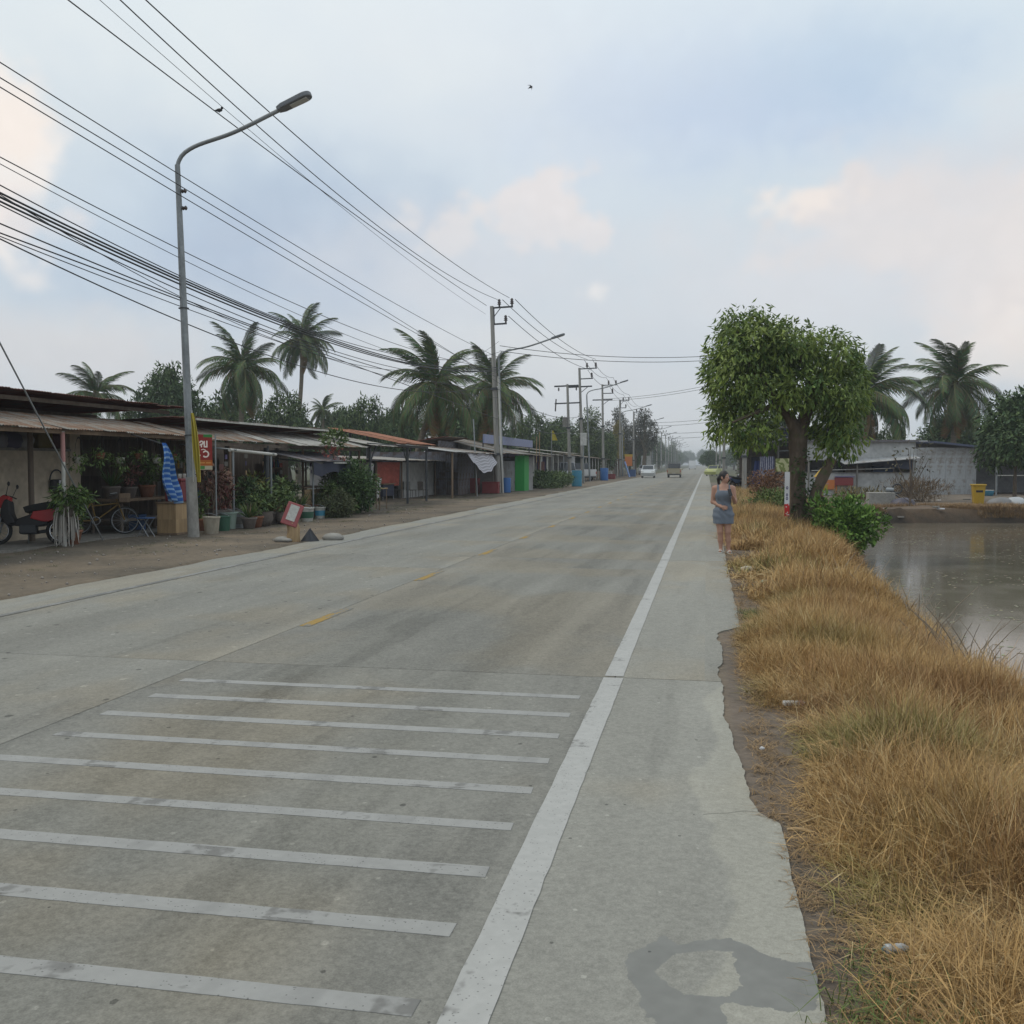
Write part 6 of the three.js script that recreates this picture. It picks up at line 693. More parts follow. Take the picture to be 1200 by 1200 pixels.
{ // plank crates, box table, board cabinet, red cooler, bench
  const C = thing('wooden_counter', 'low counter of pale wooden boards beneath the dark awning', 'counter', gp(357, 603)); for (let i = 0; i < 5; i++) mesh(C, 'board', boxG(0.04, 0.15, 2.4).translate(0.5, 0.12 + i * 0.165, 0), M.woodTan); mesh(C, 'top', boxG(1.0, 0.05, 2.5).translate(0, 0.92, 0), M.wood); for (const z of [-1.1, 1.1]) for (const x of [-0.42, 0.42]) mesh(C, 'leg', barG(V(x, -0.05, z), V(x, 0.9, z), 0.035), M.woodDark);
  const b = gp(210, 626), B = thing('board_cabinet', 'tan plywood cabinet beside the near lamp post', 'cabinet', V(-12.75, b.y, -22.6)); mesh(B, 'side_panel', boxG(0.5, 0.76, 0.84, 0.01).translate(0, 0.38, 0), M.woodTan); mesh(B, 'top', boxG(0.56, 0.03, 0.9).translate(0, 0.78, 0), M.wood); mesh(B, 'foot_rail', boxG(0.52, 0.05, 0.86).translate(0.012, 0.03, 0), M.wood);
  const K = thing('red_cooler', 'dark red drinks cooler standing on the plywood cabinet', 'cooler', V(-12.75, b.y + 0.795, -22.75)); mesh(K, 'cooler_body', boxG(0.45, 0.5, 0.5, 0.04).translate(0, 0.25, 0), mat(0.16, 0.02, 0.025, 0.6)); mesh(K, 'lid', boxG(0.48, 0.07, 0.54, 0.03).translate(0, 0.53, 0), mat(0.18, 0.02, 0.025, 0.6)); for (const z of [-0.12, 0.1]) mesh(K, 'cup', latheG([[0, 0], [0.04, 0], [0.05, 0.12], [0.045, 0.12], [0, 0.01]], 12).translate(0.1, 0.56, z), M.plasticWhite);
  const t = gp(165, 622), D = thing('work_table', 'dark work table with pots on it inside shop front', 'table', V(-14.2, 0.03, -23.2)); mesh(D, 'top', boxG(0.9, 0.06, 2.6).translate(0, 0.8, 0), M.wood); for (const z of [-1.2, 1.2]) for (const x of [-0.38, 0.38]) mesh(D, 'leg', barG(V(x, 0, z), V(x, 0.8, z), 0.04), M.woodDark); mesh(D, 'shelf', boxG(0.8, 0.04, 2.4).translate(0, 0.3, 0), M.woodDark);
  potted('pot of pink flowering plant on the dark work table', M.clayGrey, 0, V(-14.1, 0.86, -22.8), 0.9, 431, [0.04, 0.08, 0.02], [0.35, 0.12, 0.12]); potted('pot of leafy green plant on the dark work table', M.terracotta, 0, V(-14.1, 0.86, -23.6), 1.0, 432, DG, GB); potted('pot of tall dark leaves on dark work table end', M.clayGrey, 2, V(-14.2, 0.86, -22.2), 1.0, 433, DG, DB);
  for (const [u, v, l] of [[168, 628, 'folding metal stool beside the work table'], [398, 0, 0]]) { if (!l) continue; const p = gp(u, v), F = thing('folding_stool', l, 'stool', V(-12.95, p.y, -21.6)); mesh(F, 'seat', boxG(0.3, 0.03, 0.34, 0.01).translate(0, 0.46, 0), M.blueDull); for (const z of [-0.13, 0.13]) { mesh(F, 'leg', barG(V(-0.16, 0, z), V(0.14, 0.45, z), 0.012), M.steel); mesh(F, 'leg', barG(V(0.16, 0, z), V(-0.14, 0.45, z), 0.012), M.steel); } }
}
{ // hanging planter on the front post
  const p = V(-12.95, 0, -18.62), T = thing('post_planter', 'leafy green plant and ragged white roots tied to the front post', 'plant', p); mesh(T, 'leaves', new Leaves(81).cloud([[0.05, 1.02, 0, 0.27, 0.2, 0.27], [0.2, 0.92, -0.2, 0.2, 0.15, 0.2]], 80, 7, 0.15, 0.05, 0.35, [0.035, 0.08, 0.015], [0.13, 0.19, 0.04], 0.12).geo(), M.leaf); const g = [], r = rng(82); for (let i = 0; i < 34; i++) { const a = r() * 6.28, q = 0.08 + 0.2 * r(); g.push(limbG([V(Math.cos(a) * q * 0.6, 0.95, Math.sin(a) * q * 0.6), V(Math.cos(a) * q, 0.5, Math.sin(a) * q), V(Math.cos(a) * q * (0.5 + r()), -0.02 + 0.3 * r(), Math.sin(a) * q)], [0.012, 0.014, 0.006], 4, 3)); } mesh(T, 'roots', mergeGeometries(g), mat(0.42, 0.40, 0.36, 0.95)); mesh(T, 'pot', latheG([[0, 0.62], [0.12, 0.62], [0.19, 0.88], [0.21, 0.88], [0, 0.86]], 16), M.clayGrey);
  potted('bushy pot plant on the ground behind front post', M.terracotta, 0, V(-13.3, -0.01, -19.3), 1.0, 441, DG, GB);
  // bicycle
  const B = thing('bicycle', 'old yellow bicycle leaning in the dark shop front', 'bicycle', V(-14.1, 0.03, -21.6), null, 0.6); B.rotation.order = 'YXZ'; B.rotation.x = -0.1; for (const x of [-0.52, 0.52]) { const w = new THREE.Group(); w.name = 'wheel'; w.position.set(x, 0.33, 0); B.add(w); mesh(w, 'tyre', new THREE.TorusGeometry(0.31, 0.02, 8, 32), M.rubber); const sp = []; for (let i = 0; i < 18; i++) { const a = i / 18 * 6.283; sp.push(barG(V(0, 0, 0), V(Math.cos(a) * 0.3, Math.sin(a) * 0.3, 0), 0.003, 0.003, 4)); } mesh(w, 'spokes', mergeGeometries(sp), M.steel); mesh(w, 'rim', new THREE.TorusGeometry(0.292, 0.012, 6, 32), M.steel); }
  const fr = [[-0.52, 0.33, -0.14, 0.34], [-0.52, 0.33, -0.22, 0.75], [-0.22, 0.8, -0.12, 0.33], [-0.2, 0.68, 0.36, 0.74], [-0.12, 0.34, 0.36, 0.7], [0.34, 0.85, 0.52, 0.33]]; mesh(B, 'frame', mergeGeometries(fr.map(f => barG(V(f[0], f[1], 0), V(f[2], f[3], 0), 0.018))), mat(0.20, 0.125, 0.03, 0.6)); mesh(B, 'saddle', boxG(0.26, 0.06, 0.15, 0.03).translate(-0.24, 0.84, 0), M.black); mesh(B, 'handlebar', tubeG([V(0.2, 0.95, -0.28), V(0.34, 0.98, -0.1), V(0.34, 0.98, 0.1), V(0.2, 0.95, 0.28)], 0.012, 14, 6), M.steel); mesh(B, 'chainring', new THREE.TorusGeometry(0.09, 0.012, 6, 20).translate(-0.12, 0.33, 0.04), M.steel); mesh(B, 'basket', boxG(0.26, 0.22, 0.32, 0.02).translate(0.52, 0.86, 0), M.wood);
}
{ // striped blue tarpaulin sheet hanging from the awning
  const st = tex(64, 512, (u, v) => { const k = Math.sin(v * Math.PI * 2 * 11 + 0.5 * Math.sin(u * 9)) > 0.35, n = 0.85 + 0.3 * fbm(u * 8, v * 40, 3); return (k ? [0.26, 0.42, 0.62] : [0.02, 0.13, 0.44]).map(q => q * n); }); const a = onX(192, 519, -12.15), b = onX(207, 588, -12.15), h = a.y - b.y;
  const g = cloth(1, 1, 18, 26, (u, v) => { const w = lerp(0.16, 0.66, Math.pow(Math.sin(Math.min(1, v * 1.25) * Math.PI / 2), 1.1)) * (v > 0.8 ? 1 - (v - 0.8) * 1.2 : 1), s = v * 0.42; return [0.07 * Math.sin(u * 13 + v * 2) * (0.3 + v) + 0.04 * Math.sin(v * 8), -v * h + 0.04 * Math.sin(u * 6) * v, -(s * 0.9 + (u - 0.5) * w)]; });
  const T = thing('striped_tarpaulin', 'bright blue striped tarpaulin hanging bunched from the awning', 'tarpaulin', V(-12.15, b.y, a.z)); const m = mesh(T, 'sheet', g, mat(1, 1, 1, 0.6, { map: st, side: 2 })); m.position.y = h; mesh(T, 'tie', barG(V(0, h - 0.03, 0), V(-0.8, h + 0.2, 0.02), 0.012), M.wire);
  // yellow flag on the lamp post
  const F = thing('yellow_flag', 'folded yellow flag hanging from a short white stick on lamp post', 'flag', V(l1.x + 0.1, 1.1, l1.z + 0.16)); const top = onZ(224, 484, l1.z + 0.16), bot = onZ(233, 565, l1.z + 0.16), H = top.y - bot.y; const fg = cloth(1, 1, 10, 20, (u, v) => { const w = 0.015 + 0.13 * Math.pow(Math.sin(Math.PI * Math.min(0.98, v * 0.86 + 0.02)), 0.8); return [0.02 + v * 0.14 + (u - 0.3) * w, -v * H, 0.05 * Math.sin(u * 12 + v * 3)]; }); const fm = mesh(F, 'flag_cloth', fg, M.clothYellow); fm.position.copy(top).sub(F.position); mesh(F, 'stick', barG(V(0, 0.2, 0), top.clone().sub(F.position).add(V(0.02, 0.06, 0)), 0.012), M.plasticWhite);
  // red shop sign, seen from its back: the letters run the other way
  const cv = document.createElement('canvas'); cv.width = 192; cv.height = 320; const c = cv.getContext('2d'); c.fillStyle = '#8a2119'; c.fillRect(0, 0, 192, 320); c.fillStyle = '#2c7a35'; c.fillRect(110, 0, 82, 26); c.fillStyle = '#a85a17'; c.fillRect(0, 232, 192, 52); c.fillStyle = '#b3a98f'; c.fillRect(0, 284, 192, 36); c.fillStyle = '#3f7d33'; c.fillRect(60, 286, 60, 28);
  c.strokeStyle = '#e8dccf'; c.lineWidth = 13; c.lineCap = 'round'; const arc = (x, y, r, a, b) => { c.beginPath(); c.arc(x, y, r, a, b); c.stroke(); }, ln = (...q) => { c.beginPath(); c.moveTo(q[0], q[1]); for (let i = 2; i < q.length; i += 2) c.lineTo(q[i], q[i + 1]); c.stroke(); };
  arc(38, 88, 24, -2.2, 2.2); ln(24, 110, 34, 112); arc(92, 76, 14, -3, 1.6); ln(92, 90, 80, 96); ln(118, 64, 118, 112); ln(118, 112, 142, 112, 142, 62); ln(92, 96, 92, 112);
  arc(60, 178, 20, 0.6, 5.2); ln(58, 178, 62, 200); arc(130, 178, 26, -2.4, 2.3); ln(112, 200, 122, 204); ln(40, 150, 40, 204); c.lineWidth = 7; ln(90, 140, 110, 134, 128, 142); c.strokeStyle = '#e0b060'; c.lineWidth = 5; ln(20, 258, 60, 258); ln(76, 258, 120, 258); ln(134, 258, 176, 258);
  const ct = new THREE.CanvasTexture(cv); ct.colorSpace = THREE.SRGBColorSpace; const sa = onX(229, 511, -12.35), sb = onX(247, 548, -12.35); const Sg = thing('shop_sign', 'red hanging shop sign with cream lettering behind yellow flag', 'sign', V(-12.35, 0, (sa.z + sb.z) / 2)); const pl = new THREE.PlaneGeometry(0.54, sa.y - sb.y + 0.1), pm = mesh(Sg, 'sign_face', pl, mat(1, 1, 1, 0.7, { map: ct, side: 2 })); pm.position.set(0.02, (sa.y + sb.y) / 2, 0.1); pm.rotation.y = 0.9; const bk = mesh(Sg, 'sign_back', boxG(0.54, sa.y - sb.y + 0.1, 0.012), M.redDull); bk.position.copy(pm.position); bk.rotation.y = 0.9; bk.translateZ(-0.009); mesh(Sg, 'post', barG(V(0.24, -0.05, -0.18), V(0.24, sa.y + 0.05, -0.18), 0.02), M.galv);
}
{ // old red framed board on a stump at the road side
  const p = gp(343, 634), T = thing('red_frame_board', 'dull red board with white panel resting on a stump by the road', 'board', V(p.x, p.y, p.z)); mesh(T, 'stump', limbG([V(0, -0.05, 0), V(0.02, 0.2, 0), V(0, 0.42, 0)], [0.17, 0.14, 0.13], 12, 3, 0.2, 5), M.woodTan); const f = mesh(T, 'frame', boxG(0.36, 0.52, 0.06, 0.02), mat(0.30, 0.075, 0.075, 0.6)); f.position.set(0.02, 0.6, 0.05); f.rotation.set(-0.25, 0.3, -0.28); const w = mesh(f, 'white_panel', boxG(0.2, 0.36, 0.012, 0.005), M.plasticWhite); w.position.set(0, 0.03, 0.034); mesh(T, 'leg', barG(V(0.12, 0, 0.06), V(0.1, 0.5, 0.05), 0.03), mat(0.30, 0.075, 0.075, 0.6)); for (const [x, z, s] of [[-0.2, 0.12, 0.16], [-0.05, 0.2, 0.1], [0.0, 0.05, 0.1]]) { const k = mesh(T, 'stone', new THREE.DodecahedronGeometry(s, 1).scale(1.2, 0.5, 0.9).translate(x, 0.04, z), M.concrete); }
  const g = new THREE.ConeGeometry(0.24, 0.3, 3); g.translate(0, 0.15, 0); g.scale(1, 1, 0.45); solo('black_wedge', 'dark grey folded triangular marker beside the red board', 'marker', g, mat(0.03, 0.033, 0.04, 0.7), V(p.x + 0.42, 0.0, p.z + 0.02), null, 0.5);
  solo('stone_block', 'broken concrete block beside the dark marker', 'stone', new THREE.DodecahedronGeometry(0.2, 1).scale(1.3, 0.55, 0.9).translate(0, 0.05, 0), M.concrete, V(p.x + 0.75, 0, p.z - 0.5));
}
{ // tables and chairs under the canopy, odd stalls
  const p = gp(445, 586); const T = thing('food_table', 'dark cluttered food table under the canopy', 'table', p); mesh(T, 'top', boxG(1.0, 0.05, 1.8).translate(0, 0.75, 0), M.wood); mesh(T, 'cloth_skirt', boxG(0.9, 0.55, 1.7, 0.02).translate(0, 0.45, 0), M.clothDark); for (const z of [-0.8, 0.8]) for (const x of [-0.42, 0.42]) mesh(T, 'leg', barG(V(x, 0, z), V(x, 0.75, z), 0.025), M.steel);
  for (let i = 0; i < 5; i++) { const C = thing('plastic_chair', 'small grey plastic chair on dirt before the white shed', 'chair', gp(468 + (i % 3) * 14, 584 - (i > 2 ? 3 : 0)), 'chairs before the white shed', i * 1.3); mesh(C, 'seat', boxG(0.4, 0.04, 0.4, 0.015).translate(0, 0.42, 0), M.concreteDark); mesh(C, 'backrest', boxG(0.4, 0.4, 0.03, 0.01).translate(0, 0.64, -0.19), M.concreteDark); for (const x of [-0.17, 0.17]) for (const z of [-0.17, 0.17]) mesh(C, 'leg', barG(V(x, 0, z), V(x * 0.9, 0.42, z * 0.9), 0.018), M.concreteDark); }
  const q = gp(443, 597), S4 = thing('tray_stand', 'thin legged tray stand beside the dark shrub', 'stand', q); mesh(S4, 'tray', boxG(0.5, 0.04, 0.9).translate(0, 0.8, 0), M.woodTan); for (const z of [-0.4, 0.4]) for (const x of [-0.2, 0.2]) mesh(S4, 'leg', barG(V(x, -0.05, z), V(x, 0.8, z), 0.02), M.wood);
  // red gabled roof behind
  const rg = onZ(402, 490, -100), H2 = thing('red_gable_house', 'house with dark red gable showing above the roofs', 'house', V(rg.x, 0, -101)); mesh(H2, 'wall', boxG(3.5, 4.6, 4).translate(0, 2.3, 0), M.redDull); const rf = new THREE.CylinderGeometry(1.5, 3.0, 1.2, 4).rotateY(Math.PI / 4).translate(0, 5.2, 0); mesh(H2, 'roof', rf, M.redDull);
  // flags and blue sheet by the far stalls
  const yf = thing('yellow_pennant', 'small yellow pennant on a thin pole above the creeper patch', 'flag', V(-12.2, 0, -80)); mesh(yf, 'pole', barG(V(0, -0.05, 0), V(0, 4.4, 0), 0.025), M.galv); mesh(yf, 'pennant', cloth(1, 1, 4, 6, (u, v) => [0.03 + u * 0.35 * (0.3 + v), 4.4 - v * 0.8, 0.04 * Math.sin(u * 8)]), M.clothYellow);
  for (const [x, z, h] of [[-12.9, -78, 4.2], [-13.3, -79, 3.9]]) solo('bamboo_pole', 'thin pale bamboo pole standing by the yellow pennant', 'pole', barG(V(0, -0.05, 0), V(0.05, h, 0), 0.03), M.woodTan, V(x, 0, z), 'bamboo poles');
  const bs = mesh(scene, 'blue_sheet', boxG(0.05, 2.2, 2.2), M.blue); bs.position.set(-10.3, 1.0, -134); bs.rotation.z = 0.3; tag(bs, 'blue sheet leaning against the rusty stall', 'tarpaulin'); const os = thing('orange_sign', 'orange and yellow shop sign beyond the blue sheet', 'sign', V(-10.6, 0, -140)); mesh(os, 'sign_face', boxG(1.0, 1.3, 0.05).translate(0, 2.1, 0), M.orange); mesh(os, 'border', boxG(1.1, 0.35, 0.04).translate(0, 2.9, 0), M.yellow); for (const x of [-0.4, 0.4]) mesh(os, 'leg', barG(V(x, -0.1, 0), V(x, 1.5, 0), 0.03), M.galv);
  crateBox('cooler_box', 'red cooler box before the dark green stall', M.redDull, 0.8, 0.5, 0.8, V(-10.8, 0, -117), 0); crateBox('cooler_box', 'white foam box on ground behind red cooler', M.plasticWhite, 0.9, 0.8, 0.7, V(-11.4, 0, -119), 0); crateBox('blue_bin', 'blue square bin before the orange sign', M.blueDull, 0.8, 0.9, 0.8, V(-9.9, 0, -138.5), 0);
  const ws = thing('white_board_sign', 'tall white twin board sign by the far stalls', 'sign', V(-9.8, 0, -168)); for (const x of [-0.45, 0.45]) mesh(ws, 'board', boxG(0.8, 2.2, 0.06).translate(x, 2.0, 0), M.white); for (const x of [-0.8, 0.8]) mesh(ws, 'post', barG(V(x, -0.1, 0), V(x, 3.1, 0), 0.04), M.galv);
}
// litter on the near verge
{ const crumple = (w, h, d, seed) => { const g = new THREE.SphereGeometry(0.5, 14, 10), q = g.attributes.position; for (let k = 0; k < q.count; k++) { const s = 1 + 0.7 * (fbm3(q.getX(k) * 4 + seed, q.getY(k) * 4, q.getZ(k) * 4, 3) - 0.5); q.setXYZ(k, q.getX(k) * s * w, q.getY(k) * s * h, q.getZ(k) * s * d); } g.computeVertexNormals(); return g; };
  const at = (u, v, y = 0.03) => { const p = onY(u, v, -0.03); p.y = landY(p.x, p.z) + y; return p; };
  { const T = thing('drink_carton', 'white and pink crushed drink carton lying at grass edge', 'litter', at(930, 834)); const b = mesh(T, 'carton', boxG(0.15, 0.032, 0.055, 0.01).translate(0, 0.016, 0), M.white); mesh(T, 'stripe', boxG(0.04, 0.034, 0.057, 0.01).translate(0.05, 0.016, 0), M.pink); T.rotation.y = 0.15; }
  { const T = thing('plastic_bottle', 'crushed clear plastic bottle with blue cap in the grass', 'bottle', at(1037, 1128, 0.035)); mesh(T, 'bottle', latheG([[0, 0], [0.028, 0.0], [0.03, 0.03], [0.026, 0.05], [0.03, 0.08], [0.029, 0.11], [0.012, 0.14], [0, 0.14]], 14).rotateZ(-Math.PI / 2), mat(0.42, 0.46, 0.48, 0.2)); mesh(T, 'cap', new THREE.CylinderGeometry(0.014, 0.014, 0.02, 10).rotateZ(Math.PI / 2).translate(-0.008, 0, 0), M.cyan); T.rotation.y = 0.3; T.scale.setScalar(0.6); }
  const L = [['crumpled beige paper on the verge near woman', 875, 671, 0.2, 0.1, 0.12, [0.5, 0.45, 0.38]], ['pale green crushed cup in grass', 896, 685, 0.12, 0.07, 0.09, [0.35, 0.6, 0.52]], ['white paper scrap in the verge grass by the trunk', 926, 653, 0.13, 0.07, 0.1, [0.6, 0.6, 0.55]], ['dull white wrapper in the grass before trunk', 944, 662, 0.22, 0.05, 0.1, [0.6, 0.58, 0.54]], ['white plastic shred between grass tufts', 948, 738, 0.07, 0.04, 0.05, [0.65, 0.65, 0.62]], ['brown paper bag scrap in dry grass', 990, 800, 0.14, 0.05, 0.07, [0.5, 0.42, 0.33]], ['torn wrapper at bare patch on the slope', 1190, 935, 0.13, 0.05, 0.06, [0.6, 0.52, 0.42]], ['grey paper scrap deep in the grass', 1140, 1040, 0.08, 0.1, 0.06, [0.3, 0.26, 0.22]], ['tiny white pebble scrap on the dirt strip', 893, 888, 0.03, 0.02, 0.02, [0.6, 0.6, 0.6]], ['white scrap beside the concrete edge near the shrub', 880, 610, 0.2, 0.06, 0.12, [0.6, 0.58, 0.55]], ['pinkish scraps by the roots of trunk', 905, 608, 0.25, 0.08, 0.15, [0.5, 0.4, 0.38]]];
  L.forEach(([l, u, v, w, h, d, c], i) => solo('litter_scrap', l, 'litter', crumple(w, h, d, i), mat(...c, 0.7), at(u, v, 0.04)));
  solo('wood_stick', 'broken pale stick lying on the dirt strip', 'stick', limbG([V(-0.06, 0, 0), V(0, 0.01, 0.01), V(0.08, 0, 0.04)], [0.008, 0.01, 0.006], 6, 3), M.woodTan, at(938, 980, 0.01)); solo('wood_stick', 'thin dry stalk lying on dirt strip', 'stick', limbG([V(-0.07, 0, 0), V(0, 0.01, 0.01), V(0.07, 0, 0.02)], [0.003, 0.004, 0.003], 5, 3), M.woodTan, at(922, 962, 0.01));
  // small stones and dry crumbs on the dirt strip, and rubble along the shop side
  const r = rng(66), peb = [], pm = mat(0.28, 0.25, 0.22, 0.95); for (let i = 0; i < 420; i++) { const z = -2.5 - 14 * r(), x = 0.3 + r() * 0.5, s = 0.003 + 0.009 * r() * r(); peb.push(new THREE.TetrahedronGeometry(s, 1).rotateX(r() * 3).translate(x, landY(x, z) + s * 0.5, z)); } for (let i = 0; i < 380; i++) { const z = -11 - 26 * r(), x = -8.7 - 3.6 * r(), s = 0.01 + 0.03 * r() * r(); peb.push(new THREE.TetrahedronGeometry(s, 1).rotateX(r() * 3).translate(x, landY(x, z) + s * 0.4, z)); } tag(mesh(scene, 'gravel', mergeGeometries(peb), pm), 'loose small stones on the dirt', 'gravel', null, 'stuff');
}
// birds
function bird(label, p, s, fly) { const T = thing('bird', label, 'bird', p); const g = new THREE.SphereGeometry(0.06, 12, 8).scale(1.9, 1, 1); mesh(T, 'body', g, M.black); if (fly) for (const k of [-1, 1]) mesh(T, 'wing', limbG([V(0, 0, 0), V(0.03, 0.07, 0.1 * k), V(-0.1, 0.04, 0.25 * k)], [0.04, 0.035, 0.005], 6, 3).scale(1, 0.5, 1), M.black); else { mesh(T, 'head', new THREE.SphereGeometry(0.045, 10, 8).translate(0.1, 0.07, 0), M.black); mesh(T, 'leg', barG(V(0, -0.04, 0), V(0, -0.09, 0), 0.008), M.black); } mesh(T, 'tail', new THREE.ConeGeometry(0.035, 0.14, 6).rotateZ(Math.PI / 2).translate(-0.16, 0, 0), M.black); T.scale.setScalar(s); return T; }
bird('small dark bird flying high in the open sky', onZ(622, 102, -40), 0.65, true).rotation.set(1.1, 0.6, 0); { const z = onX(257, 132, -12.0); z.y += 0.06; bird('dark bird perched on the wire beside lamp arm', z, 0.75, false); }

{ // pale leaves and flecks floating on the pond
  const r = rng(123), L = []; for (let i = 0; i < 6000; i++) { const z = -6 - 38 * r(), x = 3.6 + r() * 14; if (fbm(x * 0.5, z * 0.5, 3) < 0.46 || landY(x, z) > WATER - 0.05) continue; L.push({ x, y: WATER + 0.004, z, ry: r() * 6.28, s: 0.5 + r(), c: col(0.26 + 0.1 * r(), 0.25 + 0.09 * r(), 0.2) }); }
  scatter('pond_flecks', 'pale flecks floating on the pond', new THREE.CircleGeometry(0.026, 6).rotateX(-Math.PI / 2).scale(1.6, 1, 0.7), L);
}

{ // clutter under the awnings: strings of packets, hanging pots, bottle shelves, crates, extra pots
  const r = rng(610), cols = [M.redDull, M.plasticWhite, M.yellow, M.blueDull, M.greenDark, M.orange];
  for (let i = 0; i < 9; i++) { const z = -25.2 - i * 1.25, T = thing('packet_string', 'string of small packets hanging under the pale awning', 'packets', V(-13.35, 1.35, z), 'packet strings under the awning'), n = 3; mesh(T, 'cord', barG(V(0, 0, 0), V(0, 0.95, 0), 0.005, 0.005, 4), M.wire); for (let k = 0; k < n; k++) { const m = mesh(T, 'packet', boxG(0.03, 0.13, 0.11 + 0.05 * r(), 0.01), [M.wood, M.concreteDark, M.clothRed, M.purple, M.woodTan, M.greenDark][Math.floor(r() * 6)]); m.position.set(0.012, 0.1 + k * (0.2 + 0.1 * r()), 0); m.rotation.y = (r() - 0.5); } }
  for (let i = 0; i < 7; i++) { const z = -19.6 - i * 0.78, T = thing('hanging_pot', 'small hanging pot of trailing leaves under front awning', 'hanging pot', V(-13.3, 1.72 + 0.1 * (i % 2), z), 'hanging pots under the front awning'); mesh(T, 'pot', latheG([[0, 0], [0.07, 0], [0.11, 0.14], [0.12, 0.14], [0, 0.13]], 14), i % 2 ? M.terracotta : M.plasticWhite); mesh(T, 'hanger', new THREE.TorusGeometry(0.1, 0.004, 4, 14, Math.PI).scale(1, 4.2, 1).translate(0, 0.14, 0), M.wire); mesh(T, 'leaves', new Leaves(620 + i).cloud([[0, 0.15, 0, 0.16, 0.1, 0.16], [0, 0, 0, 0.15, 0.16, 0.15]], 22, 5, 0.1, 0.04, 0.5, GA, GB, 0.06).geo(), M.leaf); }
  for (const [x, z, l] of [[-15.2, -27.6, 'wooden shelf of bottles behind the plant stall'], [-15.2, -33.4, 'wooden shelf of jars deep in the low shop'], [-16.2, -22.6, 'dark shelf of bottles inside the front shop']]) { const T = thing('goods_shelf', l, 'shelf', V(x, 0.02, z)); for (const zz of [-0.8, 0.8]) mesh(T, 'upright', boxG(0.3, 1.7, 0.04).translate(0, 0.85, zz), M.wood); for (let k = 0; k < 4; k++) { mesh(T, 'shelf_board', boxG(0.3, 0.03, 1.56).translate(0, 0.2 + k * 0.45, 0), M.wood); for (let q = 0; q < 9; q++) if (r() < 0.85) mesh(T, 'bottle', latheG([[0, 0], [0.045, 0], [0.05, 0.17], [0.02, 0.23], [0.02, 0.28], [0, 0.28]], 10).translate(0.02, 0.216 + k * 0.45, -0.68 + q * 0.17), cols[Math.floor(r() * 6)]); } }
  const ex = [[233, 622, 'squat pot of green leaves behind lamp post'], [270, 612, 'pot of broad leaves behind silver bucket'], [292, 619, 'low pot of small leaves before the rack'], [322, 607, 'tall pot plant behind the spiky one'], [333, 614, 'small clay pot beside the red board'], [350, 608, 'dark pot by the wooden counter'], [384, 604, 'leafy pot plant against the olive shrub'], [308, 616, 'round pot of light leaves by the rack leg'], [262, 614, 'pot of reddish leaves behind green bucket']];
  ex.forEach(([u, v, l], i) => potted(l, i % 3 ? M.clayGrey : M.terracotta, i % 3, gp(u, v), 0.8 + 0.5 * r(), 640 + i, i === 8 ? [0.12, 0.04, 0.03] : GA, i === 8 ? [0.25, 0.09, 0.06] : GB));
  for (let i = 0; i < 6; i++) crateBox('produce_crate', ['blue produce crate under the counter', 'green produce crate by the counter end', 'red produce crate beside the shelf', 'grey produce crate by the awning post', 'blue produce crate under the work table', 'white foam crate near the orange canopy'][i], [M.blueDull, M.greenDark, M.redDull, M.concreteDark, M.blueDull, M.plasticWhite][i], 0.4, 0.3, 0.55, [V(-13.6, 0.02, -31.4), V(-13.0, 0, -33.4), V(-14.4, 0.02, -29.0), V(-13.4, 0.02, -26.8), V(-14.2, 0.05, -23.3), V(-13.4, 0, -38.6)][i], r());
  const fl = thing('flower_tree', 'small potted tree with red flowers above the plant stall', 'potted plant', gp(393, 603)); mesh(fl, 'stem', limbG([V(0, -0.05, 0), V(0.1, 0.9, 0), V(-0.05, 1.9, 0), V(0, 2.5, 0)], [0.035, 0.03, 0.025, 0.012], 7, 4), M.bark); mesh(fl, 'leaves', new Leaves(660).cloud([[0, 2.5, 0, 0.4, 0.3, 0.4]], 50, 5, 0.2, 0.06, -0.1, GA, GB, 0.1).geo(), M.leaf); mesh(fl, 'flowers', new Leaves(661).cloud([[-0.1, 2.0, 0, 0.5, 0.3, 0.5]], 30, 6, 0.07, 0.05, 0, [0.3, 0.04, 0.03], [0.45, 0.12, 0.08], 0.06).geo(), M.leaf);
}
